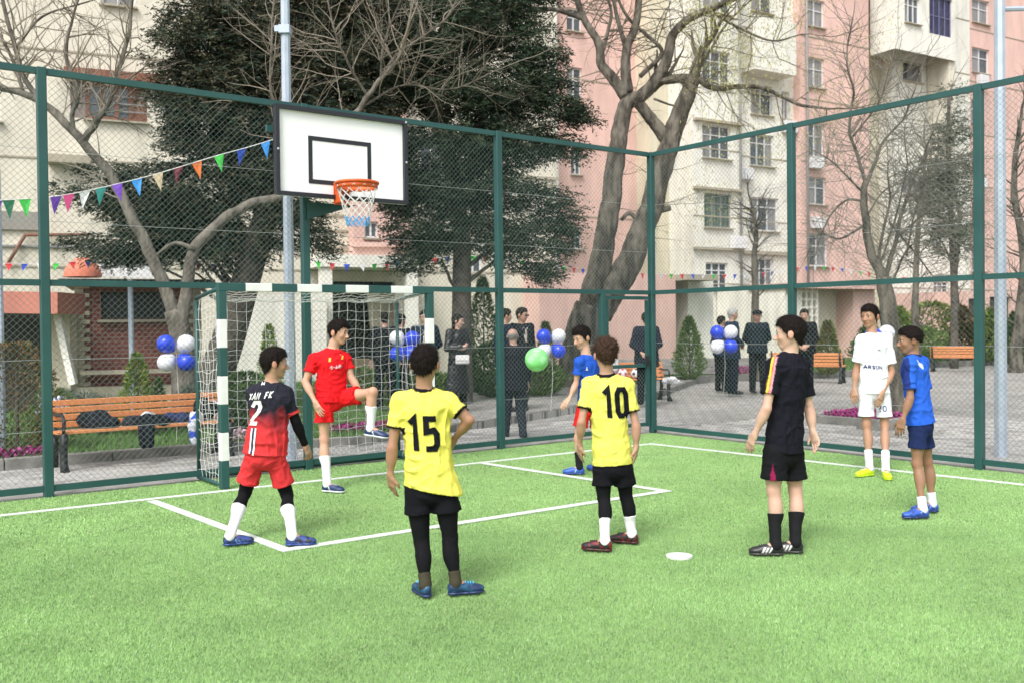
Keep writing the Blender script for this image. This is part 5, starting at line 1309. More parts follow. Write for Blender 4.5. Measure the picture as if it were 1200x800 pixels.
# ---- brick annexe
pB = at(160, 400, 19.0); Bx = Section(pB[:2], (0.93, 0.36), empty('brick_outbuilding', (pB[0], pB[1], 0), 'low red brick outbuilding with pale quoins behind the bench', 'outbuilding'))
b0, _ = Bx.sz(88, 380); b1_, _ = Bx.sz(236, 380); zt = Bx.sz(160, 333)[1]; wn_ = Bx.rect(118, 342, 198, 374)
Bx.wall(b0, b1_, 0, zt, BRK, [wn_], 3.5); Bx.window(wn_, 4, 0.0, mat('dark_frame', (0.03, 0.025, 0.025), 0.6), mat('dark_glass', (0.012, 0.013, 0.015), 0.3))
m = MB(); m.bar(Bx.w(b0 - 0.25, -1.6, zt + 0.04), Bx.w(b1_ + 0.25, -1.6, zt + 0.04), 4.1, 0.07); m.build('flat_roof', M['black_paint'], Bx.root)
QN = mat('quoin_stone', (0.42, 0.38, 0.28), 0.9, (0.5, 0.46, 0.36), 5, bump=0.4)
for s_, sg in ((b0, 1), (b1_, -1)):
    k = 0; z = 0.55
    while z < zt - 0.05: m = MB(); w_ = 0.16 if k % 2 else 0.26; m.bar(Bx.w(s_ + sg * w_ / 2, 0.02, z), Bx.w(s_ + sg * w_ / 2 + 0.0001, 0.02, z), 0.05, 0.075); m.v = []; m.f = []; m.m = []; m.bar(Bx.w(s_, 0.02, z), Bx.w(s_ + sg * w_, 0.02, z), 0.06, 0.078); m.build('quoin', QN, Bx.root); z += 0.085; k += 1
m = MB(); m.bar(Bx.w(b0 - 0.1, 0.15, 0.25), Bx.w(b1_ + 0.1, 0.15, 0.25), 0.3, 0.5); m.build('plinth', QN, Bx.root)
z_ = Bx.sz(160, 434)[1]; m = MB(); m.bar(Bx.w(b0 + 0.1, 0.35, z_), Bx.w(b1_ - 0.1, 0.35, z_), 0.3, 0.07); m.build('window_shelf', QN, Bx.root)
s_, zz = Bx.sz(153, 330); m = MB(); m.tube([Bx.w(s_, 0.9, 0), Bx.w(s_, 0.9, zz)], 0.05, 8); tp_ = m.build('steel_pole', M['galv'], Bx.root)
cz = at(97, 325, 19.6); m = MB(); V_, F_ = [], []
for i in range(9):
    for j in range(19): t_ = math.pi / 2 * i / 8; a = 2 * math.pi * j / 18; V_.append((cz[0] + 0.36 * math.sin(t_) * math.cos(a), cz[1] + 0.36 * math.sin(t_) * math.sin(a), cz[2] + 0.40 * math.cos(t_)))
for i in range(8):
    for j in range(18): F_.append((i * 19 + j, i * 19 + j + 1, i * 19 + 20 + j, i * 19 + 19 + j))
m._add(V_, F_); tag(m.build('parasol', mat('salmon_fabric', (0.66, 0.20, 0.12), 0.8), None, True), 'small salmon domed parasol above the black flat roof', 'parasol')
m = MB(); p0_ = at(116, 306, 20.2); p1_ = at(182, 306, 20.4); h_ = 0.34; m.bar((p0_[0], p0_[1], p0_[2] - h_ / 2), (p1_[0], p1_[1], p0_[2] - h_ / 2 - 0.02), 0.05, h_); tag(m.build('banner', M['white_paint']), 'white board standing on the flat roof of the outbuilding', 'board')
# left edge: awning, slanting pole, dark recess
pC = at(40, 380, 17.5); aw = empty('kiosk', (pC[0], pC[1], 0), 'small kiosk with a salmon ledge at the left edge', 'kiosk')
kx = lambda px, py, Y=17.5: at(px, py, Y) - np.array([pC[0], pC[1], 0])
m = MB(); m.bar(kx(-60, 354), kx(84, 356), 1.1, 0.38); m.build('ledge', plaster('salmon_render', (0.50, 0.20, 0.15)), aw)
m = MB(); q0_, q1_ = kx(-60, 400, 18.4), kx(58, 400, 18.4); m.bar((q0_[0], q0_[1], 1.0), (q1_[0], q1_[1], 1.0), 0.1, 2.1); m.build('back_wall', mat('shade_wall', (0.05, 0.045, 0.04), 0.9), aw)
m = MB(); m.bar(kx(66, 362), kx(86, 450), 0.12, 0.12); m.build('slanting_post', CREAM2, aw)
m = MB(); q0_, q1_ = kx(56, 400, 18.3), kx(86, 400, 18.3); m.bar((q0_[0], q0_[1], 1.0), (q1_[0], q1_[1], 1.0), 0.3, 2.1); m.build('side_wall', BEIGE, aw)

# ---- central block: pink tower, cream block, pink wing
e2 = np.array([0.857, 0.515]); pC2 = at(655, 300, 42.0)
CB = empty('apartment_building', (pC2[0], pC2[1], 0), 'pink and cream apartment block in the centre behind the big tree', 'building')
T1 = Section(pC2[:2], e2, CB); s1, _ = T1.sz(766, 300)
wT = [T1.rect(664, 79, 682, 117), T1.rect(664, 10, 682, 37), T1.rect(669, 170, 681, 205), T1.rect(669, 268, 682, 292), T1.rect(664, -60, 682, -30)]
s1_keep = s1; T1.wall(0, s1 + 0.3, -0.2, 24, PINK, wT, 9)
for r in wT: T1.window(r, 2, 0.6, WFRM, [GLASS, GLASSP])
T0 = Section(at(636, 300, 41.0)[:2], e2, CB); T0.wall(0, 0.85, -0.2, 24, CREAM2, [], 4, 'wall')
# cream sections
sP = at(812, 300, 42.6); C1 = Section(sP[:2], e2, CB)
a0, _ = C1.sz(812, 250); a1, _ = C1.sz(869, 250); am, _ = C1.sz(766, 250)
C0 = Section(sP[:2] - np.array([e2[1], -e2[0]]) * 1.6, e2, CB); q0_, _ = C0.sz(762, 250)
C0.wall(q0_, 0.05, -0.2, 24, BEIGE, [], 6, 'wall')  # beige paints in the shading of the cream block's side face
wC = [C1.rect(823, 147, 856, 186), C1.rect(825, 227, 857, 267), C1.rect(827, 308, 853, 338), C1.rect(823, 60, 856, 100), C1.rect(824, -25, 856, 15)]
a0_keep, a1_keep = a0, a1; C1.wall(a0, a1, -0.2, 24, CREAM2, wC, 7); 
for i, r in enumerate(wC): C1.window(r, 3, 0.7, WFRM if i != 1 else GFRM, [GLASS, GLASSP, GLASS] if i != 1 else mat('green_curtain', (0.16, 0.21, 0.17), 0.5, (0.06, 0.09, 0.08), 2, stretch=(5, 5, 0.2)))
for yy in (140, 220, 291): C1.ledge(812, yy, 868, 0.11, dep=0.22)
C2 = Section(sP[:2] - np.array([e2[1], -e2[0]]) * 0.7, e2, CB); c0, _ = C2.sz(868.5, 250); c1, _ = C2.sz(938, 250)
wD = [C2.rect(879, 158, 907, 195), C2.rect(878, 232, 912, 271), C2.rect(884, 303, 906, 346), C2.rect(917, 38, 926, 72), C2.rect(916, 108, 925, 140), C2.rect(880, 100, 905, 135), C2.rect(880, -20, 905, 15)]
c0_keep, c1_keep = c0, c1; C2.wall(c0, c1, -0.2, 24, CREAM2, wD, 7)
for i, r in enumerate(wD): C2.window(r, 3 if i < 3 else 2, 0.72, WFRM, [GLASSP, GLASS, GLASSP])
C2.ledge(869, 296, 924, 0.16, dep=0.2)
# balcony over the cream part
bb0, zb0 = C2.sz(866, 84); bb1, _ = C2.sz(914, 84); zb1 = C2.sz(890, 30)[1]
m = MB(); m.bar(C2.w(bb0, 0.5, zb0), C2.w(bb1, 0.5, zb0), 1.0, 0.2); m.bar(C2.w(bb0, 0.95, (zb0 + zb1) / 2), C2.w(bb1, 0.95, (zb0 + zb1) / 2), 0.12, zb1 - zb0); m.build('balcony', CREAM2, CB)
# ground floor projection and pink porch at right of the big tree
PB = Section(at(750, 380, 34.0)[:2], e2, empty('pink_outbuilding', (at(750, 380, 34.0)[0], 34.0, 0), 'low pink outbuilding beside the big tree, ending in a beige garage', 'outbuilding')); q1_, _ = PB.sz(792, 380); zt = PB.sz(770, 322)[1]
PB.wall(-4.2, q1_, -0.2, zt, PINK, [], 4); q2_, _ = PB.sz(815, 380); m = MB(); m.bar(PB.w(q1_, -1.5, zt / 2), PB.w(q2_, -1.5, zt / 2), 0.1, zt); m.build('garage_wall', BEIGE, PB.root); m = MB(); m.bar(PB.w(q1_, -0.6, zt - 0.1), PB.w(q2_ + 0.6, -0.6, zt - 0.1), 2.4, 0.2); m.build('roof_slab', TRIM, PB.root)
q3_, _ = PB.sz(845, 380); PB.wall(q2_, q3_, -0.2, zt * 1.02, CREAM2, [], 4, 'side_wall', -0.4)
# pink wing D
pD = at(939, 300, 46.5); Dw = Section(pD[:2], e2, CB); d1, _ = Dw.sz(1019, 250); wE = [Dw.rect(945, 0, 966, 32), Dw.rect(945, 68, 966, 103), Dw.rect(945, 145, 966, 184), Dw.rect(947, 208, 968, 240), Dw.rect(946, 274, 970, 312), Dw.rect(945, -70, 966, -38)]
Dw.wall(0, d1, -0.2, 26, PINK, wE, 8)
for r in wE: Dw.window(r, 2, 0.62, WFRM, [GLASS, GLASSP])
C2.ac(922, 150); C2.ac(870, 205); C1.ac(862, 285); Dw.ac(953, 192); Dw.ac(955, 262)
D2w = Section(pD[:2] - np.array([e2[1], -e2[0]]) * 1.5, e2, CB); x0_, _ = D2w.sz(1019, 250); x1_, _ = D2w.sz(1050, 250); D2w.wall(x0_ - 0.4, x1_ + 0.6, -0.2, 26, BEIGE, [], 6, 'wall')
# ground floor openings of wing D: lattice and beige recess
PD = Section(at(930, 380, 40.0)[:2], e2, empty('garage', (at(930, 380, 40.0)[0], 40.0, 0), 'low garage with white lattice strip and beige door behind the boy in black', 'garage'))
g0, zt = PD.sz(938, 338); g1, _ = PD.sz(957, 338); g2, _ = PD.sz(1000, 338); g3, _ = PD.sz(1025, 338); PD.wall(g2, g3, -0.2, zt, PINK, [], 4); PD.wall(g0 - 0.9, g0, -0.2, zt, CREAM2, [], 4)
m = MB(); m.bar(PD.w(g1, -1.0, zt / 2), PD.w(g2, -1.0, zt / 2), 0.1, zt); m.build('garage_door', CREAM, PD.root); m = MB(); m.bar(PD.w(g0 - 1, -0.8, zt + 0.1), PD.w(g3, -0.8, zt + 0.1), 2.4, 0.22); m.build('roof_slab', PINK, PD.root)
for k in range(4): s_ = g0 + (g1 - g0) * k / 3; m = MB(); m.bar(PD.w(s_, 0, -0.1), PD.w(s_, 0, zt), 0.09, 0.09, (*e2, 0)); m.build('lattice_bar', CREAM2, PD.root)
for k in range(9): z_ = 0.2 + k * zt / 9; m = MB(); m.bar(PD.w(g0, 0.012, z_), PD.w(g1, 0.012, z_), 0.05, 0.07); m.build('lattice_bar', CREAM2, PD.root)
m = MB(); m.bar(PD.w(g0, -0.7, zt / 2), PD.w(g1, -0.7, zt / 2), 0.1, zt); m.build('shade_wall', BEIGE, PD.root)
# ---- right block
pE = at(1046, 300, 51.0); RB = empty('apartment_building', (pE[0], pE[1], 0), 'cream and pink apartment block on the right with a blue glazed balcony', 'building')
E1 = Section(pE[:2], e2, RB); r1, _ = E1.sz(1137, 250); wF = [E1.rect(1058, 62, 1080, 96), E1.rect(1094, 275, 1106, 290), E1.rect(1094, 330, 1112, 346), E1.rect(1100, 190, 1115, 215), E1.rect(1058, 200, 1078, 228)]
E1.wall(0, r1, -0.2, 28, CREAM2, wF, 8)
for i, r in enumerate(wF): E1.window(r, 3, 0.7, GFRM if i == 0 else WFRM, [GLASSP, GLASS, GLASSP])
fb0, zfb = E1.sz(1048, 60); fb1, _ = E1.sz(1119, 60); fx = Section(pE[:2] + np.array([e2[1], -e2[0]]) * 1.5, e2, RB)
f0, zf = fx.sz(1049, 57); f1_, _ = fx.sz(1120, 60); wG = [fx.rect(1060, -3, 1078, 28), fx.rect(1089, -3, 1116, 42), fx.rect(1089, -100, 1116, -60)]
fx.wall(f0, f1_, zf, 28, CREAM2, wG, 1.5, 'balcony_wall'); fx.window(wG[0], 3, 0.7, WFRM, [GLASSP, GLASS]); fx.window(wG[1], 4, 0.5, mat('dark_blue_frame', (0.14, 0.14, 0.26), 0.5), GLASSB, False); fx.window(wG[2], 3, 0.7)
s_, _ = E1.sz(1089, 80); _, zz = E1.sz(1089, 62); m = MB(); m.bar(E1.w(s_ - 0.25, 0.7, zz - 3), E1.w(s_ + 0.25, 0.7, zz - 3), 1.3, 6); m.build('pier', CREAM, RB)
F1 = Section((E1.w(r1, -0.8, 0) + np.array(RB.location))[:2], e2, RB); q1_, _ = F1.sz(1204, 250); wH = [F1.rect(1139, 0, 1159, 28), F1.rect(1139, 57, 1159, 86), F1.rect(1138, 117, 1152, 146), F1.rect(1139, 176, 1154, 204), F1.rect(1139, 236, 1154, 262), F1.rect(1139, 292, 1156, 318)]
q1_keep = q1_; F1.wall(0, q1_, -0.2, 29, PINK, wH, 8)
for r in wH: F1.window(r, 2, 0.62, WFRM, [GLASS, GLASSP])
F1.ac(1148, 95); F1.ac(1146, 215)
G1 = Section((F1.w(q1_, -0.5, 0) + np.array(RB.location))[:2], e2, RB); G1.wall(0, 12, -0.2, 29, CREAM2, [G1.rect(1199, 170, 1225, 215), G1.rect(1199, 60, 1225, 105)], 8)
GD = Section(at(1130, 380, 47)[:2], e2, empty('garage', (at(1130, 380, 47)[0], 47, 0), 'low pink garage row with dark doors at the far right', 'garage')); q0_, zt = GD.sz(1130, 341); q1_, _ = GD.sz(1215, 341); rr_ = [GD.rect(1135, 350, 1150, 395), GD.rect(1160, 348, 1185, 395)]; rr_ = [(a, 0.0, b, d) for a, _, b, d in rr_]
GD.wall(0, q1_, -0.2, zt, PINK, rr_, 4)
for r in rr_: m = MB(); m.bar(GD.w(r[0], -0.2, r[3] / 2), GD.w(r[2], -0.2, r[3] / 2), 0.05, r[3]); m.build('garage_door', mat('dark_door', (0.07, 0.06, 0.055), 0.8), GD.root)
for sec, a_, b_, zt_ in ((T1, 0, s1_keep, 24), (C1, a0_keep, a1_keep, 24), (C2, c0_keep, c1_keep, 24), (Dw, 0, d1, 26), (E1, 0, r1, 28), (F1, 0, q1_keep, 29), (A, aL, aR, 14)):
    step = 3.0; k = 1
    while k * step < zt_ - 1:
        m = MB(); m.bar(sec.w(a_ + 0.02, 0.012, k * step + 0.35), sec.w(b_ - 0.02, 0.012, k * step + 0.35), 0.03, 0.05); m.build('floor_band', TRIM, sec.root); k += 1
for sec, a_ in ((C1, a1_keep - 0.15), (Dw, 0.35), (F1, 0.3), (T1, s1_keep - 0.6)): m = MB(); m.tube([sec.w(a_, 0.12, 0.1), sec.w(a_, 0.12, 22)], 0.06, 6); m.build('downpipe', GFRM, sec.root, True)
# steps, low walls on the lawns
sp = at(1165, 426, 38); st = empty('steps', (sp[0], sp[1], 0), 'wide grey stone steps at the far right', 'steps')
for k in range(4): m = MB(); m.box((0, k * 0.4, 0.10 + 0.14 * k), (5.2, 0.42, 0.14)); m.build('step', M['concrete'], st)
sp = at(815, 425, 29); st = empty('steps', (sp[0], sp[1], 0), 'long grey stone steps behind the small conifer', 'steps')
for k in range(3): m = MB(); m.box((0.3, k * 0.4, 0.16 + 0.14 * k), (5.5, 0.42, 0.14)); m.build('step', M['concrete'], st)

# ================================================================== trees
def leafmesh(name, C, Dn, L, Wd, col, matl, parent=None, kind=None, org=(0, 0, 0), fold=True):
    """C centres, Dn directions, L lengths, Wd widths: diamond leaves"""
    n = len(C); Dn = Dn / np.maximum(1e-6, np.linalg.norm(Dn, axis=1))[:, None]
    rv = rng.normal(0, 1, (n, 3)); S = np.cross(Dn, rv); S /= np.maximum(1e-6, np.linalg.norm(S, axis=1))[:, None]
    V = np.stack([C, C + Dn * (L * 0.5)[:, None] + S * (Wd * 0.5)[:, None], C + Dn * L[:, None], C + Dn * (L * 0.5)[:, None] - S * (Wd * 0.5)[:, None]], 1).reshape(-1, 3)
    me = np_mesh(name, V - np.array(org), np.arange(4 * n).reshape(-1, 4), matl, False, np.repeat(col, 4, axis=0))
    return link_mesh(name, me, parent, kind)
class BareTree:
    def __init__(s, base, label, barkm, cat='tree', group=None, name='bare_tree'):
        s.root = empty(name, base, label, cat, group); s.org = np.array(base, float); s.bark = barkm; s.A, s.B, s.RA, s.RB = [], [], [], []; s.limbs = []
    lk = 1.0
    def limb(s, pts, r0, r1, name='limb', wob=0.02, n=10):
        if name == 'limb': r0 *= s.lk; r1 *= s.lk
        P_ = catmull(pts, 6); k = len(P_); seg = np.linalg.norm(P_[-1] - P_[0])
        P_ = P_ + np.array([[wob * seg * noise.noise(Vector((i * 0.35, j * 7.7, P_[0][0]))) * min(1, i / 3) * 0.35 for j in range(3)] for i in range(k)])
        rad = [(r0 + (r1 - r0) * (i / (k - 1))) * (1 + 0.07 * noise.noise(Vector((i * 0.8, P_[0][2], 3)))) for i in range(k)]
        m = MB(); m.tube([p - s.org for p in P_], rad, n); m.build(name, s.bark, s.root, True); s.limbs.append((P_, rad)); return P_
    def twig(s, p, d, L, r, depth, up=0.15, spread=0.75):
        k = max(2, int(L / 0.16)); cur = p.copy(); d = unit(d); st = L / k
        for i in range(k):
            d = unit(d + rng.normal(0, 0.14, 3) + np.array([0, 0, up * 0.12])); nx_ = cur + d * st; ra = r * (1 - 0.75 * i / k); rb = r * (1 - 0.75 * (i + 1) / k)
            s.A.append(cur); s.B.append(nx_); s.RA.append(ra); s.RB.append(rb)
            if depth > 0 and rng.random() < 0.62 and i > 0:
                sd_ = unit(np.cross(d, rng.normal(0, 1, 3))); s.twig(nx_, d * 0.75 + sd_ * spread + np.array([0, 0, up]), L * rng.uniform(0.35, 0.62), rb * 0.65, depth - 1, up, spread)
            cur = nx_
    def sprout(s, n, L, r, depth, lo=0.15, up=0.2, spread=0.75, limbs=None, base=None):
        for P_, rad in (s.limbs if limbs is None else [s.limbs[i] for i in limbs]):
            nn = max(1, int(n * np.linalg.norm(P_[-1] - P_[0])))
            for _ in range(nn):
                f = rng.uniform(lo, 1.0) * (len(P_) - 1); i = min(int(f), len(P_) - 2); p = P_[i] + (P_[i + 1] - P_[i]) * (f - i); t = unit(P_[i + 1] - P_[i]); sd_ = unit(np.cross(t, rng.normal(0, 1, 3)))
                s.twig(p, t * 0.45 + sd_ + np.array([0, 0, up]), L * rng.uniform(0.5, 1.1), min(r, rad[i] * 0.6), depth, up, spread)
            s.twig(P_[-1], P_[-1] - P_[-2], L * 1.1, rad[-1], depth, up, spread)
    def finish(s, col=None):
        if s.A: segs_mesh('twigs', s.A, s.B, s.RA, s.RB, col or s.bark, s.root, 3, 'stuff', s.org)
P3 = lambda pts, Y: [at(p[0], p[1], Y + (p[2] if len(p) > 2 else 0)) for p in pts]
# left pollarded tree in front of the brick building
Y = 15.0
t1 = BareTree(G(217, 505, 0) * 0 + np.array([at(217, 470, Y)[0], Y, 0.0]), 'large bare tree with pale forking limbs behind the bench', M['bark_pale'])
t1.lk = 0.76; tb = at(217, 470, Y); t1.limb([np.array([tb[0], Y, -0.05])] + P3([(215, 430), (212, 392), (204, 365)], Y), 0.20, 0.15, 'trunk')
t1.limb(P3([(206, 372), (186, 318), (162, 268), (133, 212), (98, 168), (58, 128), (20, 108), (-30, 95)], Y), 0.14, 0.055)
t1.limb(P3([(212, 385), (220, 335), (228, 292, 0.1), (258, 262, 0.2), (288, 241, .3), (330, 231, .4), (356, 205, .5), (392, 158, .6), (418, 131, .6), (440, 100, .6), (464, 72, .6)], Y), 0.14, 0.042)
t1.limb(P3([(97, 167), (112, 145), (127, 122), (138, 85), (150, 40), (158, -20)], Y), 0.075, 0.03); t1.limb(P3([(92, 163), (84, 140), (92, 110), (78, 70), (82, 30), (100, -20)], Y), 0.055, 0.02)
t1.limb(P3([(58, 128), (30, 95), (16, 50), (4, 5), (0, -40)], Y), 0.06, 0.028); t1.limb(P3([(28, 110), (10, 60), (-20, 10)], Y), 0.04, 0.02); t1.limb(P3([(16, 60, .3), (50, 20, .4), (110, 0, .5)], Y), 0.03, 0.015)
t1.limb(P3([(228, 292), (205, 285), (185, 298), (170, 310)], Y), 0.05, 0.02)
t1.limb(P3([(440, 100, .6), (470, 60, .8), (520, 25, 1.0), (545, -20, 1.1)], Y), 0.035, 0.014); t1.limb(P3([(430, 112, .6), (408, 75, .5), (392, 35, .4), (380, -20, .4)], Y), 0.033, 0.013); t1.limb(P3([(446, 95, .6), (450, 50, .5), (470, 0, .4)], Y), 0.028, 0.012); t1.limb(P3([(425, 125, .6), (475, 100, .9), (530, 105, 1.2), (590, 80, 1.4)], Y), 0.028, 0.012)
t1.limb(P3([(356, 205, .5), (340, 150, .3), (318, 110, .2), (318, 50, .1), (322, -20, 0)], Y), 0.035, 0.018)
t1.sprout(12.0, 1.3, 0.016, 4, 0.12, 0.2, limbs=[3, 4, 5, 6, 7]); t1.sprout(2.2, 1.0, 0.014, 3, 0.35, 0.25, limbs=[1]); t1.sprout(12.0, 1.3, 0.012, 4, 0.12, 0.12, limbs=[9, 10, 11, 12, 13]); t1.sprout(1.5, 1.2, 0.012, 3, 0.5, 0.2, limbs=[2]); t1.finish(mat('pale_twigs', (0.27, 0.235, 0.185), 0.9))
# large leaning plane tree
Y = 24.0
bt = BareTree((at(684, 445, Y)[0], Y, 0.0), 'huge leaning plane tree with two thick trunks beside the gate', M['bark'])
b0_ = at(684, 452, Y); bt.limb([np.array([b0_[0] - 0.05, Y, -0.1])] + P3([(682, 430), (684, 405), (688, 382), (695, 360)], Y), 0.62, 0.46, 'trunk', n=14)
bt.limb(P3([(690, 376), (695, 345), (703, 312), (709, 280), (716, 235), (722, 185), (727, 150), (735, 122), (752, 112)], Y), 0.33, 0.17, n=12)
bt.limb(P3([(700, 368), (716, 342), (733, 316), (746, 288), (762, 245), (778, 190), (788, 158), (799, 128), (808, 104), (812, 92)], Y), 0.38, 0.17, n=12)
bt.limb(P3([(782, 165), (768, 146), (752, 126), (738, 112)], Y), 0.17, 0.12); bt.limb(P3([(746, 118), (764, 100), (782, 70), (788, 42), (812, 20), (850, 4), (890, -20)], Y), 0.17, 0.06)
bt.limb(P3([(733, 114), (718, 92), (705, 76), (701, 50), (684, 22), (670, -20)], Y), 0.15, 0.07); bt.limb(P3([(736, 110), (733, 82), (735, 56), (746, 25), (750, -20)], Y), 0.14, 0.08); bt.limb(P3([(734, 58), (728, 38), (722, 15), (716, -25)], Y), 0.07, 0.04)
bt.limb(P3([(705, 66), (712, 38), (716, 10), (700, -20)], Y), 0.05, 0.03); bt.limb(P3([(684, 22), (650, 12), (610, 14), (570, 30)], Y), 0.07, 0.03); bt.limb(P3([(770, 96), (790, 94), (814, 91), (838, 104), (870, 101), (902, 106), (935, 122), (968, 128)], Y), 0.10, 0.03)
bt.limb(P3([(750, 90), (776, 62), (756, 40), (735, 20), (720, -10)], Y), 0.06, 0.03); bt.limb(P3([(806, 96), (826, 70), (850, 30), (880, 0)], Y), 0.05, 0.02); bt.limb(P3([(840, 18), (870, 35), (905, 48), (940, 40)], Y), 0.04, 0.015); bt.limb(P3([(766, 116), (790, 124), (800, 118)], Y), 0.03, 0.015)
bt.limb(P3([(750, 262), (738, 250), (728, 258)], Y), 0.06, 0.05, 'stub'); bt.limb(P3([(762, 250), (776, 246), (786, 244)], Y), 0.10, 0.07, 'stub')
bt.sprout(5.0, 1.7, 0.018, 4, 0.15, -0.02, limbs=[4, 5, 6, 7, 8, 9, 10, 11, 12, 13]); bt.sprout(1.8, 1.5, 0.013, 3, 0.3, -0.08, limbs=[1, 2]); bt.finish(mat('plane_twigs', (0.15, 0.135, 0.095), 0.9))
# fine catkins hanging in the upper right of the plane tree
pp = np.array(bt.B); pp = pp[(pp[:, 0] > at(800, 50, Y)[0])]; pick = pp[rng.integers(0, len(pp), 9000)]; n = len(pick)
leafmesh('catkins', pick + rng.normal(0, 0.16, (n, 3)), np.array([0, 0, -1.0]) + rng.normal(0, 0.5, (n, 3)), rng.uniform(0.05, 0.12, n), np.full(n, 0.018), np.array([0.36, 0.36, 0.12]) * rng.uniform(0.7, 1.2, n)[:, None], M['leaf'], bt.root, 'stuff', bt.org)
# right bare tree in its planter
Y = 15.2
rt = BareTree((at(1046, 480, Y)[0], Y, 0.0), 'bare tree with a dense haze of fine twigs in the ring of pink flowers', M['bark'])
rt.lk = 0.55; b0_ = at(1046, 480, Y); rt.limb([np.array([b0_[0], Y, -0.1])] + P3([(1046, 440), (1045, 400), (1040, 355), (1035, 325)], Y), 0.18, 0.11, 'trunk'); rt.limb(P3([(1037, 338), (1031, 318), (1020, 295), (1015, 262), (1012, 230), (1015, 212)], Y), 0.15, 0.085)
for pts, r0, r1 in (([(1015, 216), (1004, 180), (995, 150), (1000, 110), (992, 70), (1000, 20)], .055, .018), ([(1016, 214), (1026, 190), (1036, 165), (1058, 140), (1072, 105)], .055, .02), ([(1013, 236), (990, 236), (968, 262), (955, 300)], .04, .015), ([(1016, 262), (985, 280), (960, 275), (945, 300)], .04, .014),
  ([(1036, 330), (1048, 290), (1060, 240), (1080, 190), (1095, 150)], .075, .02), ([(1040, 350), (1030, 300), (1042, 240), (1040, 190)], .06, .018), ([(1050, 280), (1085, 250), (1115, 235), (1135, 250)], .035, .012), ([(1010, 225), (975, 190), (950, 175)], .03, .012), ([(1042, 260), (1075, 300), (1098, 330)], .035, .012), ([(1000, 160), (1030, 120), (1045, 70)], .03, .012), ([(1060, 235), (1100, 200), (1130, 190)], .03, .012), ([(1062, 300), (1075, 240), (1100, 180)], .03, .012), ([(1046, 330), (1066, 290), (1100, 270), (1130, 290)], .03, .012), ([(1030, 315), (1048, 260), (1062, 200), (1060, 150)], .03, .012), ([(1018, 250), (1035, 225), (1055, 215)], .03, .012)): rt.limb(P3(pts, Y), r0, r1)
rt.sprout(34.0, 1.05, 0.0065, 4, 0.05, 0.10, limbs=range(2, 17)); rt.finish(mat('grey_twigs', (0.20, 0.185, 0.155), 0.9)); print('twigs', len(rt.A), len(t1.A), len(bt.A))
# slim tree by the cream block and two slim ones on the right
def slim(pts, Y, r0, label, tw=2.2, L=0.7, lo=0.3):
    t = BareTree((at(pts[0][0], pts[0][1], Y)[0], Y, 0.0), label, M['bark']); b_ = at(pts[0][0], pts[0][1], Y); t.limb([np.array([b_[0], Y, -0.05])] + P3(pts, Y), r0, r0 * 0.25, 'trunk'); t.sprout(tw * 1.6, L, r0 * 0.15, 3, lo, 0.25); t.finish(); return t
slim([(887, 430), (885, 380), (885, 340), (884, 300), (886, 268), (882, 245)], 27, 0.16, 'slim bare young tree in front of the cream block', 5, 1.0, 0.45)
slim([(1074, 425), (1074, 380), (1073, 330), (1078, 260), (1084, 190)], 30, 0.17, 'slim bare tree behind the boy in blue and navy', 2.5, 1.3)
slim([(1190, 425), (1195, 370), (1200, 300), (1188, 220), (1196, 140)], 30, 0.24, 'dark bare tree at the right edge', 2.5, 1.4)
slim([(1150, 425), (1128, 380), (1120, 330), (1124, 260), (1112, 180)], 37, 0.15, 'thin bare tree between the steps and the far bench', 2.5, 1.5)

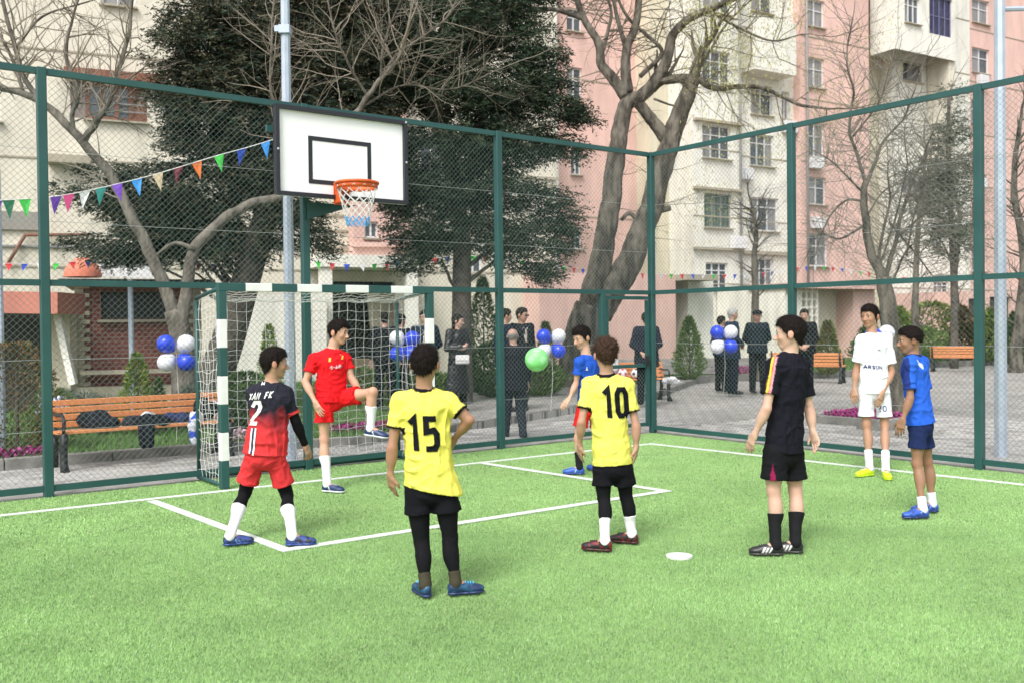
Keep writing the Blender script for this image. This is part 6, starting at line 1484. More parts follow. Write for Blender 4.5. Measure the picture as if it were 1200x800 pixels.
# ---- conifers
def conifer(base, label, trunk_pts, r0, r1, blobs, n, cols, org_, barkm, drop=-0.05, size=0.20, thr=-0.12, ns=1.7, flat=0.5, branches=40, name='conifer_tree', per=8, nd=0.02):
    root = empty(name, base, label, 'tree'); org = np.array(base, float)
    P_ = catmull(trunk_pts, 6); m = MB(); m.tube([p - org for p in P_], list(np.linspace(r0, r1, len(P_))), 12); m.build('trunk', barkm, root, True)
    vol = np.array([b[3] * b[4] * b[5] for b in blobs]); pk = rng.choice(len(blobs), n * 3, p=vol / vol.sum()); B_ = np.array([b[:6] for b in blobs])
    u = rng.normal(0, 1, (n * 3, 3)); u /= np.linalg.norm(u, axis=1)[:, None]; rr_ = rng.uniform(0, 1, n * 3) ** (1 / 2.2)
    C = B_[pk][:, :3] + u * rr_[:, None] * B_[pk][:, 3:6]
    nv = np.array([noise.noise(Vector((c[0] * ns, c[1] * ns, c[2] * ns * 1.7))) + 0.5 * noise.noise(Vector((c[0] * ns * 2.3, c[1] * ns * 2.3, c[2] * ns * 3.5))) for c in C])
    C = C[nv > thr][:n]; n = len(C); nv = nv[nv > thr][:n]
    ax = np.array([org_[0], org_[1]]); out = np.column_stack([C[:, 0] - ax[0], C[:, 1] - ax[1], np.zeros(n)]); out /= np.maximum(0.1, np.linalg.norm(out, axis=1))[:, None]
    D = out + rng.normal(0, 0.55, (n, 3)) * np.array([1, 1, 0.5]) + np.array([0, 0, drop]); D /= np.linalg.norm(D, axis=1)[:, None]
    tone = np.array(cols)[rng.integers(0, len(cols), n)] * rng.uniform(0.65, 1.35, n)[:, None] * (1 + 0.8 * np.clip(nv, -0.3, 0.5))[:, None]
    CC, DD, LL, WW, TT = [], [], [], [], []
    for k in range(per):
        f = k / per; side = (1 if k % 2 else -1); S = np.cross(D, np.array([0, 0, 1.0]) + rng.normal(0, 0.35, (n, 3))); S /= np.maximum(1e-5, np.linalg.norm(S, axis=1))[:, None]
        L_ = size * rng.uniform(0.8, 1.3, n); CC.append(C + D * (f * L_ * 1.6)[:, None]); DD.append(D * 0.7 + S * side * 0.8 + rng.normal(0, 0.15, (n, 3))); LL.append(L_ * (0.62 - 0.35 * f)); WW.append(np.full(n, nd) * rng.uniform(0.8, 1.6, n)); TT.append(tone)
    leafmesh('crown', np.concatenate(CC), np.concatenate(DD), np.concatenate(LL), np.concatenate(WW), np.concatenate(TT), M['leaf'], root, 'stuff', org)
    A_, B2_, RA, RB = [], [], [], []
    for k in range(branches):
        c = C[rng.integers(0, n)]; i = int(np.clip((c[2] - P_[0][2]) / max(0.1, P_[-1][2] - P_[0][2]) * (len(P_) - 1) - 1, 0, len(P_) - 1)); p = P_[i]; pts = [p + (c - p) * t + np.array([0, 0, 0.25 * math.sin(t * 3.1) * np.linalg.norm(c - p) * 0.3]) + rng.normal(0, 0.03, 3) for t in np.linspace(0, 1, 7)]
        for j in range(6): A_.append(pts[j]); B2_.append(pts[j + 1]); RA.append(0.05 * (1 - j / 6.5)); RB.append(0.05 * (1 - (j + 1) / 6.5))
    segs_mesh('boughs', A_, B2_, RA, RB, barkm, root, 5, 'stuff', org)
    return root
def blob(px, py, rx, ry, Y, ryd): c = at(px, py, Y); k = Y / F_PX; return (c[0], c[1], c[2], rx * k, ryd, ry * k)
Y = 19.0
base = np.array([at(541, 440, Y)[0], Y, 0.0])
conifer(base, 'broad dark cedar spreading behind the backboard to the pink tower', [np.array([base[0], Y, -0.1])] + P3([(541, 400), (541, 340), (540, 270), (525, 180), (500, 80), (490, -40)], Y), 0.22, 0.12,
  [blob(500, 50, 75, 60, Y, 1.2), blob(560, 20, 70, 45, Y, 1.0), blob(620, 65, 45, 40, Y, 0.8), blob(560, 110, 90, 38, Y, 1.2), blob(635, 120, 55, 30, Y, 0.9), blob(672, 142, 26, 16, Y, 0.5), blob(560, 170, 95, 35, Y, 1.2), blob(648, 172, 40, 24, Y, 0.7), blob(540, 225, 95, 34, Y, 1.2), blob(640, 238, 42, 22, Y, 0.7), blob(520, 272, 68, 26, Y, 1.0), blob(612, 285, 62, 34, Y, 1.0), blob(660, 262, 26, 14, Y, 0.5), blob(632, 318, 24, 18, Y, 0.6), blob(500, 303, 40, 20, Y, 0.8), blob(470, 200, 30, 60, Y, 0.8), blob(450, 120, 40, 60, Y, 0.8), blob(600, -30, 80, 40, Y, 1.0)],
  23000, [(0.013, 0.028, 0.016), (0.024, 0.044, 0.022), (0.045, 0.062, 0.034)], base, M['bark_dark'], thr=-0.16, size=0.18, nd=0.020, drop=-0.25)
Y = 17.8
base = np.array([at(246, 475, Y)[0], Y, 0.0])
conifer(base, 'tall dark cypress with a leaning trunk between the bench and the goal', [np.array([base[0], Y, -0.1])] + P3([(254, 440), (270, 390), (288, 330), (306, 270), (330, 200), (330, 100), (325, -40)], Y), 0.36, 0.14,
  [blob(270, 120, 70, 40, Y, 1.0), blob(248, 150, 50, 40, Y, 0.9), blob(300, 195, 62, 45, Y, 0.9), blob(225, 105, 34, 26, Y, 0.7), blob(190, 285, 60, 24, Y, 0.8), blob(200, 245, 70, 24, Y, 0.8), blob(330, 30, 95, 60, Y, 1.2), blob(250, 50, 62, 45, Y, 1.0), blob(205, 62, 32, 28, Y, 0.6), blob(215, 108, 45, 26, Y, 0.7), blob(400, 70, 70, 55, Y, 1.1), blob(300, 100, 80, 40, Y, 1.1), blob(250, 20, 55, 25, Y, 0.9), blob(390, 0, 80, 40, Y, 1.1), blob(400, 125, 60, 40, Y, 1.0), blob(300, 150, 60, 40, Y, 1.0), blob(245, 165, 50, 36, Y, 0.8), blob(215, 195, 45, 18, Y, 0.6), blob(140, 205, 52, 16, Y, 0.6), blob(170, 235, 70, 26, Y, 0.8), blob(105, 222, 40, 14, Y, 0.5), blob(210, 262, 75, 34, Y, 0.9), blob(110, 283, 42, 11, Y, 0.5), blob(150, 300, 40, 14, Y, 0.6), blob(265, 290, 55, 30, Y, 0.8), blob(330, 250, 45, 45, Y, 0.8), blob(365, 285, 30, 20, Y, 0.6), blob(235, 225, 60, 30, Y, 0.9)],
  31000, [(0.016, 0.032, 0.021), (0.030, 0.046, 0.026), (0.060, 0.064, 0.036), (0.080, 0.072, 0.044)], base, M['bark_dark'], thr=-0.20, size=0.20, nd=0.020, drop=-0.25)
Y = 33.0
base = np.array([at(1118, 430, Y)[0], Y, 0.0])
conifer(base, 'narrow dark evergreen behind the bare tree on the right', [np.array([base[0], Y, -0.1])] + P3([(1118, 330), (1112, 200), (1112, 110)], Y), 0.15, 0.05,
  [blob(1116, 110, 9, 14, Y, .5), blob(1128, 190, 12, 16, Y, .5), blob(1092, 240, 14, 20, Y, .5), blob(1114, 160, 16, 30, Y, .8), blob(1108, 215, 24, 40, Y, .9), blob(1115, 270, 22, 36, Y, .9)], 1250, [(0.06, 0.08, 0.05), (0.11, 0.12, 0.085)], base, M['bark_dark'], size=0.3, nd=0.035)

# ---- shrubs
def shrub(px, pyb, Y, w, h, cols, label, n=1500, kind='cone', z0=0.04, leaf=(0.05, 0.016), name='conifer_shrub', cat='shrub', group=None, up=0.9):
    X = at(px, pyb, Y)[0]; base = np.array([X, Y, z0]); root = empty(name, base, label, cat, group)
    m = MB(); m.tube([(0, 0, -0.05), (0.01, 0, h * 0.5), (0, 0.01, h * 0.8)], [0.03, 0.02, 0.008], 6); m.build('stem', M['bark_dark'], root)
    t = rng.uniform(0.0, 1, n); a = rng.uniform(0, 6.28, n); q = rng.uniform(0.25, 1, n) ** 0.5
    prof = {'cone': np.minimum(1, 4 * (t + 0.05)) * (1 - t) ** 0.75 + 0.04, 'ball': np.sqrt(np.maximum(0, 1 - (2 * t - 1) ** 2)) * 0.98 + 0.05, 'loose': np.sqrt(np.maximum(0, 1 - (1.7 * t - 0.75) ** 2)) * 1.0}[kind]
    lump = 1 + 0.30 * np.array([noise.noise(Vector((math.cos(x_) * 1.6, math.sin(x_) * 1.6, y_ * 4 + px))) for x_, y_ in zip(a, t)])
    r_ = w / 2 * prof * q * lump; C = np.column_stack([r_ * np.cos(a), r_ * np.sin(a), 0.03 + t * h])
    D = np.column_stack([np.cos(a), np.sin(a), np.full(n, up)]) + rng.normal(0, 0.4, (n, 3))
    col = np.array(cols)[rng.integers(0, len(cols), n)] * rng.uniform(0.6, 1.4, n)[:, None]
    s_ = Y / 14.0; leafmesh('foliage', C, D, leaf[0] * s_ * rng.uniform(0.7, 1.5, n), leaf[1] * s_ * rng.uniform(0.8, 1.3, n), col, M['leaf'], root, 'stuff'); return root
YG = [(0.17, 0.26, 0.05), (0.10, 0.19, 0.035), (0.26, 0.28, 0.06)]; DG = [(0.04, 0.085, 0.025), (0.065, 0.12, 0.035), (0.10, 0.15, 0.05)]; MG = [(0.09, 0.15, 0.04), (0.14, 0.21, 0.055)]; GG = [(0.10, 0.13, 0.10), (0.16, 0.19, 0.15), (0.07, 0.09, 0.07)]; RB_ = [(0.13, 0.085, 0.035), (0.20, 0.12, 0.045), (0.08, 0.10, 0.04)]
shrub(161, 470, 14.2, 0.72, 1.15, YG, 'yellow-green thuja directly behind the bench', 4200)
shrub(186, 470, 14.0, 0.30, 0.80, DG, 'narrow dark shrub right of the yellow-green thuja', 1300)
shrub(316, 455, 16.2, 0.62, 1.55, YG, 'small yellow-green conifer seen through the goal net', 2600)
shrub(287, 465, 14.3, 0.85, 0.85, DG, 'round dark bush inside the view of the goal net', 3400, 'ball', leaf=(0.055, 0.028), name='leafy_bush')
shrub(20, 525, 12.3, 0.95, 1.35, RB_, 'brown and rust twiggy bush at the left edge', 4200, 'loose', leaf=(0.05, 0.022), name='leafy_bush')
shrub(62, 545, 12.6, 0.62, 0.75, MG, 'loose green bush with pale flowers left of the bench', 1500, 'loose', leaf=(0.06, 0.016), name='leafy_bush')
for i, (px, pyb, Y, w, h, lb) in enumerate([(72, 470, 14.3, 0.45, 0.62, 'grey-green spiky shrub left of the outbuilding corner'), (100, 470, 14.6, 0.42, 0.55, 'grey-green spiky shrub below the first quoin'), (122, 470, 14.2, 0.4, 0.5, 'grey-green spiky shrub left of the thuja'), (230, 475, 14.6, 0.6, 0.65, 'grey lavender clump left of the goal'), (268, 475, 14.3, 0.5, 0.5, 'grey lavender clump beside the goal post')]): shrub(px, pyb, Y, w, h, GG, lb, 900, 'loose', leaf=(0.09, 0.012), name='leafy_bush')
shrub(640, 440, 21.5, 0.62, 1.55, MG, 'small conifer just left of the big tree', 2200, 'cone')
shrub(567, 450, 22.5, 1.2, 2.6, DG + MG, 'tall loose bush right of the cedar trunk', 3600, 'cone', leaf=(0.05, 0.02))
shrub(578, 450, 20.5, 1.2, 1.1, DG, 'dense dark green bush left of the bald man', 3600, 'ball', leaf=(0.05, 0.03), name='leafy_bush')
shrub(627, 450, 20.8, 1.3, 0.7, MG, 'low green bush behind the balloons by the big tree', 2600, 'ball', leaf=(0.05, 0.03), name='leafy_bush')
shrub(716, 448, 22.8, 1.5, 0.55, MG, 'low green bush at the foot of the big tree', 2200, 'ball', leaf=(0.05, 0.02), name='leafy_bush')
shrub(808, 430, 26.0, 1.0, 1.65, MG, 'small conifer with a pointed top left of the two men', 3400, 'cone')
shrub(970, 430, 27.8, 0.95, 1.5, MG + RB_, 'small olive conifer above the bench behind the boy in black', 3000, 'cone')
for px, Y, w, h, lb, c in [(1055, 36, 1.3, 2.0, 'yellow-green conifer between the two boys at the right', YG), (1092, 37, 1.9, 2.2, 'bright green bush above the far bench', YG), (1072, 34, 2.2, 1.3, 'round clipped bush behind the boy in blue and navy', MG), (1128, 36, 1.5, 2.0, 'rust brown bush right of the far bench', RB_), (1162, 35, 1.4, 1.9, 'yellow-green bush left of the right lamp post', YG), (1190, 33, 1.5, 1.7, 'dark green bush at the right edge', DG), (1210, 31, 1.2, 1.5, 'green bush beyond the right edge', MG), (1020, 36, 1.8, 1.4, 'dark green hedge bush behind the boy in white', DG)]: shrub(px, 425, Y, w, h, c, lb, 2600, 'ball' if w > 1.8 else 'cone', name='leafy_bush' if w > 1.8 else 'conifer_shrub', leaf=(0.05, 0.024))
for px, Y, w, h, lb in [(420, 19, 1.1, 0.7, 'low green bush in front of the entrance'), (500, 19.5, 1.2, 0.6, 'low green bush behind the woman, left side')]: shrub(px, 450, Y, w, h, MG, lb, 1800, 'ball', leaf=(0.05, 0.03), name='leafy_bush')
# flowers
def flowers(poly_px, n, col, label, Y0=None, h=0.16, z=0.05, pts=None):
    C = []
    for i in range(n):
        f = rng.uniform(0, 1); a, b = np.array(pts[0]), np.array(pts[1]); C.append(np.append(a + (b - a) * f + rng.normal(0, pts[2], 2), z + rng.uniform(0.03, h)))
    C = np.array(C); D = rng.normal(0, 1, (n, 3)) + np.array([0, -0.6, 1.0]); cl = np.array(col) * rng.uniform(0.6, 1.25, n)[:, None]
    gr = rng.uniform(0, 1, n) < 0.12; cl[gr] = (0.06, 0.12, 0.03); o_ = leafmesh('flower_bed', C, D, rng.uniform(0.03, 0.06, n), rng.uniform(0.025, 0.045, n), cl, M['petal'], None, 'stuff'); tag(o_, label, 'flowers'); return o_
MGT = (0.36, 0.03, 0.20)
flowers(None, 750, MGT, 'magenta flowers along the kerb at the left edge', pts=((-6.4, 11.35), (-5.75, 11.75), 0.05), h=0.11); flowers(None, 650, MGT, 'magenta flowers behind the goal net', pts=((-2.6, 13.95), (-1.85, 14.5), 0.06), h=0.12); flowers(None, 500, (0.66, 0.45, 0.52), 'pale pink flowers left of the goal', pts=((-3.9, 13.0), (-3.3, 13.25), 0.08))
p_ = at(880, 449, 26.6); flowers(None, 1300, MGT, 'magenta flowers at the feet of the officer', pts=((p_[0] - 0.7, 27.6), (p_[0] + 0.8, 28.3), 0.1), h=0.28); p_ = at(640, 460, 23.4); flowers(None, 500, MGT, 'magenta flowers by the big tree roots', pts=((p_[0] - 0.15, 24.3), (p_[0] + 0.2, 24.5), 0.08), h=0.3)
flowers(None, 260, (0.55, 0.58, 0.75), 'pale blue flower head in the bush left of the bench', pts=((at(60, 500, 12.2)[0] - 0.06, 12.2), (at(60, 500, 12.2)[0] + 0.08, 12.25), 0.06), z=0.48, h=0.25)
# tree planter with flowers
pc = np.array([at(1042, 500, 14.4)[0], 15.2]); pl = empty('planter', (pc[0], pc[1], -0.03), 'square kerbed tree pit filled with magenta flowers behind the boy in white', 'planter')
for k in range(4):
    a = A2 + k * math.pi / 2; d = np.array([math.cos(a), math.sin(a), 0]); n_ = np.array([-d[1], d[0], 0]); m = MB(); m.bar(n_ * -0.62 - d * 0.56 + np.array([0, 0, 0.07]), n_ * -0.62 + d * 0.68 + np.array([0, 0, 0.07]), 0.12, 0.16); m.build('kerb_stone', M['kerb'], pl, bevel=0.008)
m = MB(); m.box((0, 0, 0.05), (1.16, 1.16, 0.06), A2); m.build('soil_bed', M['soil'], pl)
u = rng.uniform(-0.52, 0.52, (2600, 2)); u = u[np.hypot(u[:, 0], u[:, 1]) > 0.2]; c_, s_ = math.cos(A2), math.sin(A2); C = np.column_stack([u[:, 0] * c_ - u[:, 1] * s_, u[:, 0] * s_ + u[:, 1] * c_, 0.10 + rng.uniform(0, 0.09, len(u))]); n = len(C)
leafmesh('blossoms', C, rng.normal(0, 1, (n, 3)) + np.array([0, -0.5, 1.0]), rng.uniform(0.03, 0.06, n), rng.uniform(0.025, 0.045, n), np.array(MGT) * rng.uniform(0.6, 1.2, n)[:, None], M['petal'], pl, 'stuff')

# ================================================================== grown-ups outside the fence
def adult(label, px, pyf, H_, yaw, z=0.0, Y=None, shirt=(0.012, 0.014, 0.02), trs=(0.012, 0.013, 0.017), hair='short', arms='down', hcol=(0.02, 0.016, 0.014), skin=(0.46, 0.28, 0.2), build=1.05, coat=0.10, tie=None, cap=False, headyaw=None, step=0.0, skirt=False, group='grown-ups standing around the court', mat_='cloth_dark', sleeve=1.86, glasses=False, shoe=(0.012, 0.012, 0.013), lean=0.0, kick=0.0, strands=True):
    p = G(px, pyf, z) if Y is None else np.array([at(px, pyf, Y)[0], Y, z]); s = H_ / 1.72; f = yawdir(yaw); r = np.array([f[1], -f[0], 0.0]); b = np.array([p[0], p[1], z])
    # image-left first
    sg = -1 if r[0] > 0 else 1; q = lambda x, y, zz: b + r * x * sg * s + f * (y + lean * max(0, zz - 0.9)) * s + np.array([0, 0, zz * s])
    J = {'pel': q(0, 0, 0.93), 'ha': q(0.085, 0, 0.92), 'hb': q(-0.085, 0, 0.92), 'neck': q(0, 0.0, 1.44), 'head': q(0, 0.03, 1.60), 'sa': q(0.17, 0, 1.40), 'sb': q(-0.17, 0, 1.40),
      'ka': q(0.10, 0.02 + step * 0.5, 0.49), 'kb': q(-0.10, 0.02 - step * 0.3, 0.49), 'na': q(0.11, step, 0.075), 'nb': q(-0.11, -step, 0.075), 'gz': z}
    if kick: J['kb'] = q(-0.10, 0.10, 0.50); J['nb'] = q(-0.11, -0.22, 0.18)
    if arms == 'down': J.update({'ea': q(0.23, -0.03, 1.12), 'eb': q(-0.23, -0.03, 1.12), 'wa': q(0.24, 0.05, 0.87), 'wb': q(-0.24, 0.05, 0.87), 'ta': q(0.235, 0.07, 0.78), 'tb': q(-0.235, 0.07, 0.78)})
    elif arms == 'cross': J.update({'ea': q(0.24, 0.02, 1.12), 'eb': q(-0.24, 0.02, 1.12), 'wa': q(0.0, 0.23, 1.16), 'wb': q(0.0, 0.20, 1.11), 'ta': q(-0.09, 0.20, 1.17), 'tb': q(0.09, 0.17, 1.12)})
    elif arms == 'front': J.update({'ea': q(0.23, 0.0, 1.12), 'eb': q(-0.23, 0.0, 1.12), 'wa': q(0.08, 0.22, 0.98), 'wb': q(-0.08, 0.22, 0.98), 'ta': q(0.0, 0.25, 0.93), 'tb': q(0.0, 0.24, 0.96)})
    elif arms == 'back': J.update({'ea': q(0.25, -0.08, 1.13), 'eb': q(-0.25, -0.08, 1.13), 'wa': q(0.08, -0.20, 0.97), 'wb': q(-0.08, -0.20, 0.97), 'ta': q(0.0, -0.22, 0.93), 'tb': q(0.0, -0.22, 0.93)})
    cl = {'shirt': dict(col=shirt, hem=coat, sleeve=sleeve, loose=1.24, fold=0.012, seed=px * 0.01, mat=mat_, name='jacket', hemw=1.0 if not skirt else 1.05, grid=1),
          'shorts': dict(col=trs, len=1.0, long=True, name='trousers', mat='cloth_dark', fold=0.008), 'shoes': {'col': shoe, 'sole': (0.012, 0.012, 0.012)}}
    if skirt: cl['shirt']['hem'] = 0.60; cl['shirt']['hemw'] = 1.35
    o = make_person(label, J, dict(yaw=yaw, head=(headyaw if headyaw is not None else yaw, -4, 0), skin=skin, s=s, hs=0.24 * s, build=build * 1.04, grid=0.013, hair=hair, haircol=hcol, foota=yaw - 12, footb=yaw + 12, group=group, nstr=350, strands=strands, cloth=cl))
    root, org = o['root'], o['org']; Rm = head_frame(headyaw if headyaw is not None else yaw, -4, 0); hs = 0.24 * s; Ph = lambda x, y, zz: J['head'] + Rm @ np.array([x, y, zz]) * hs - org
    if tie:
        V_, Q_, ob = o['shirt']
        look = -f; print_on('shirt_front', np.array([[(-0.05, 0.12), (0.05, 0.12), (0.012, -0.12), (-0.012, -0.12)]]), V_, Q_, org, q(0, 0, 1.27), r, (0, 0, 1), look, wht, root)
        print_on('tie', rect_quads(-0.018, -0.13, 0.018, 0.10, 1, 5), V_, Q_, org, q(0, 0, 1.27), r, (0, 0, 1), look, plain('tie', tie), root, off=0.012)
    if cap:
        Hc = Field(0.009); Hc.ell(J['head'] + Rm @ np.array([0, -0.03, 0.30]) * hs, np.array([0.42, 0.50, 0.22]) * hs, Rm, 0.01); Hc.cut(J['head'] + Rm @ np.array([0, 0, 0.20]) * hs, -Rm[:, 2])
        Hc.ell(J['head'] + Rm @ np.array([0, 0.48, 0.22]) * hs, np.array([0.27, 0.24, 0.035]) * hs, Rm, 0.01); field_mesh('cap', Hc, M['cloth_dark'], org, None, 1, None, root, (0.012, 0.014, 0.02))
    if glasses:
        for sx in (-1, 1): m = MB(); m.sphere(Ph(sx * 0.135, 0.40, 0.0), 0.085 * hs, 10, 6, (1, 1, 0.75)); m.build('sunglass_lens', M['black_paint'], root, True)
        m = MB(); m.tube([Ph(-0.34, 0.0, 0.03), Ph(-0.25, 0.36, 0.03), Ph(0.25, 0.36, 0.03), Ph(0.34, 0.0, 0.03)], 0.003, 5); m.build('sunglass_frame', M['black_paint'], root)
    return o, q
NV = (0.014, 0.018, 0.032); BK = (0.012, 0.013, 0.016)
ZR = 0.085
adult('man in black suit with his back turned, leftmost in the group behind the goal', 452, 478, 1.76, -10, ZR, Y=17.6, shirt=BK, step=0.03, skin=(0.5, 0.3, 0.25))
adult('man in navy suit partly hidden behind the blue balloons', 470, 478, 1.72, 30, ZR, Y=17.9, shirt=NV)
adult('man in open dark jacket facing the pitch beside the goal post', 499, 478, 1.78, 175, ZR, Y=17.5, shirt=(0.016, 0.026, 0.045), arms='back', tie=(0.42, 0.36, 0.30), build=1.12)
o_, q_ = adult('woman with long black hair and long black coat, arms crossed', 537, 472, 1.70, 140, ZR, Y=17.0, shirt=BK, arms='cross', hair='long', skirt=True, headyaw=110, skin=(0.56, 0.36, 0.28), mat_='leather', build=0.95)
hb = at(542, 421, 16.6); bag = empty('handbag', hb, 'small pale grey handbag carried by the woman in the long coat', 'handbag'); m = MB(); m.box((0, 0, 0), (0.24, 0.07, 0.16)); m.build('bag_body', mat('pale_leather', (0.55, 0.54, 0.53), 0.4), bag, bevel=0.02)
m = MB(); m.box((0, -0.040, 0.03), (0.23, 0.012, 0.09)); m.build('flap', mat('pale_leather_flap', (0.64, 0.63, 0.62), 0.4), bag, bevel=0.004); m = MB(); m.tube([(-0.11, 0, 0.07), (-0.08, 0.05, 0.40), (0.0, 0.08, 0.62), (0.08, 0.05, 0.40), (0.11, 0, 0.07)], 0.006, 6); m.build('strap', M['leather'], bag)
adult('man in dark suit hidden behind the fence post, looking right', 592, 476, 1.78, 60, ZR, Y=16.9, shirt=NV, headyaw=75)
adult('man with sunglasses and a blue tie in a black suit', 612, 474, 1.80, 150, ZR, Y=17.2, shirt=(0.016, 0.017, 0.022), tie=(0.05, 0.10, 0.42), glasses=True, trs=(0.05, 0.055, 0.06), headyaw=120, step=0.12)
adult('bald man in a long dark jacket with his back to the pitch', 603, 508, 1.56, -20, -0.03, Y=13.75, shirt=(0.020, 0.021, 0.030), hair='bald', skin=(0.50, 0.31, 0.24), hcol=(0.25, 0.24, 0.23), coat=0.18, build=1.15, trs=(0.03, 0.034, 0.048), step=0.10, headyaw=10)
adult('man in a long dark coat standing behind the gate post', 758, 473, 1.80, 10, ZR * 0, Y=18.9, shirt=(0.013, 0.015, 0.026), coat=0.22, arms='back', build=1.2, kick=1.0)
adult('dark haired man beside the grey haired man, behind the balloons', 845, 459, 1.74, 60, 0, Y=22.4, shirt=(0.02, 0.03, 0.07), trs=BK)
adult('grey haired man in a long navy coat by the balloons', 858, 462, 1.90, 80, 0, Y=21.6, shirt=(0.016, 0.026, 0.05), hcol=(0.34, 0.33, 0.32), coat=0.22, trs=NV, arms='front', build=1.1)
adult('officer in black uniform and peaked cap with hands behind his back', 888, 458, 1.86, 185, 0, Y=21.9, shirt=(0.016, 0.022, 0.030), cap=True, arms='back', build=1.1)
adult('man in black jacket hidden behind the head of the boy in black', 943, 462, 1.86, 200, 0, Y=21.2, shirt=BK, arms='front', build=1.15)
adult('person in black standing beyond the far bench, left of the pair', 1140, 424, 1.72, 200, 0.05, Y=36.5, shirt=BK, group='people far off at the right'); adult('person in navy standing beyond the far bench, right of the pair', 1156, 424, 1.76, 170, 0.05, Y=36.0, shirt=NV, group='people far off at the right')
# ================================================================== the eight boys on the pitch
BLACK = (0.007, 0.007, 0.010); YEL = (0.74, 0.68, 0.12)
def number(out, name, text, w, h, t, center, right, up, look, matl, slant=0.0, gap=0.2):
    V, Q, ob = out['shirt']
    for q in glyph_list(text, w, h, t, gap, slant): print_on(name, q, V, Q, out['org'], center, right, up, look, matl, out['root'])
wht2 = plain('print_pale', (0.62, 0.66, 0.74), 0.6); gold = plain('print_gold', (0.75, 0.42, 0.05), 0.5); navy = plain('print_navy', (0.03, 0.04, 0.14), 0.6)
def sock_tick(V, C, top, A_):
    L = np.linalg.norm(top - A_); d = (V - A_) @ unit(top - A_)
    C[d > L * 0.93] *= 0.93
    return C
# --- boy in yellow 15
J = pose({'head': (498, 427, 0), 'neck': (497, 457, 0), 'sa': (468.5, 468.5, 0), 'sb': (525.5, 469, 0.0), 'ea': (459.5, 524, -0.03), 'eb': (550, 492, -0.02),
  'wa': (457.5, 556, -0.01), 'wb': (532, 514.5, 0.10), 'ta': (459.5, 577, 0.02), 'tb': (524, 528, 0.10), 'ha': (488, 570, 0), 'hb': (521, 570, 0),
  'ka': (494, 634, 0.02), 'kb': (527.5, 630, 0.02), 'na': (498.5, 685), 'nb': (534, 683)}, 5.66)
p15 = make_person('boy in yellow shirt number 15 with one hand on his hip, seen from behind', J, dict(yaw=8, head=(12, 0, 0), skin=(0.353, 0.201, 0.125), s=0.93, hs=0.216, hairlow=-0.26, arm=0.92, leg=0.86, foota=-28, footb=72, hairx=0.7,
  handa={'n': (0.3, 0.3, 0), 'curl': 0.5, 'thumb': 1}, handb={'n': (-0.7, 0.5, -0.2), 'curl': 0.55, 'thumb': -1},
  cloth={'shirt': dict(col=YEL, trim=BLACK, trimw=0.013, hem=0.02, hemw=1.12, sleeve=0.60, loose=1.06, shift=0.012, hemn=(0.20, 0, 1), fold=0.0121, seed=2.2),
    'shorts': dict(col=BLACK, len=0.47, flare=0.10, rise=0.06), 'leggings': {'col': (0.008, 0.008, 0.010), 'from': -0.65, 'to': 0.82},
    'socks': {'col': (0.05, 0.045, 0.03), 'from': 0.72, 'to': 1.0}, 'shoes': {'col': (0.012, 0.03, 0.085), 'acc': (0.015, 0.08, 0.16), 'sole': (0.015, 0.03, 0.10), 'lace': (0.10, 0.50, 0.75)}}))
c = p15['u']; number(p15, 'shirt_number', '15', 0.088, 0.202, 0.034, at(497, 505.5, 5.66), p15['rs'], c, (0, 1, 0), ink, gap=0.12)
# --- boy in yellow 10
J = pose({'head': (709.5, 416, 0), 'neck': (710.5, 440, 0), 'sa': (690, 449, 0.02), 'sb': (735, 450, 0.0), 'ea': (681.5, 494, -0.02), 'eb': (745.5, 499, -0.02),
  'wa': (679, 521, 0.05), 'wb': (745.5, 523, -0.01), 'ta': (679, 536, 0.09), 'tb': (744.5, 537, 0.0), 'ha': (706, 545, 0), 'hb': (730, 545, 0),
  'ka': (707.5, 583, 0.0), 'kb': (733.5, 581, 0.05), 'na': (709, 634), 'nb': (740.5, 625.5)}, 6.86)
p10 = make_person('boy in yellow shirt number 10 with curly brown hair, seen from behind', J, dict(yaw=-6, head=(-12, 0, 0), skin=(0.437, 0.262, 0.183), s=0.93, hs=0.21, arm=0.90, leg=0.84, hairlow=-0.30, hair='curly', haircol=(0.045, 0.026, 0.018), nstr=2400, foota=-70, footb=-62,
  handa={'n': (0.5, 0.3, 0), 'curl': 0.5}, handb={'n': (-0.7, 0.3, 0), 'curl': 0.5, 'thumb': -1},
  cloth={'shirt': dict(col=(0.70, 0.67, 0.13), trim=BLACK, trimw=0.013, hem=-0.01, hemw=1.02, sleeve=0.66, loose=1.0, fold=0.0108, seed=5.2, collar=True),
    'shorts': dict(col=BLACK, len=0.60, flare=0.098, rise=0.05), 'leggings': {'col': (0.008, 0.008, 0.010), 'from': -0.55, 'to': 0.55},
    'socks': {'col': (0.74, 0.74, 0.76), 'from': 0.50, 'to': 1.0, 'paint': sock_tick}, 'shoes': {'col': (0.016, 0.016, 0.02), 'acc': (0.16, 0.01, 0.012), 'sole': (0.05, 0.008, 0.01), 'lace': (0.02, 0.02, 0.02)}}))
number(p10, 'shirt_number', '10', 0.090, 0.215, 0.036, at(719, 470, 6.86), p10['rs'], p10['u'], (0, 1, 0), ink, gap=0.12)
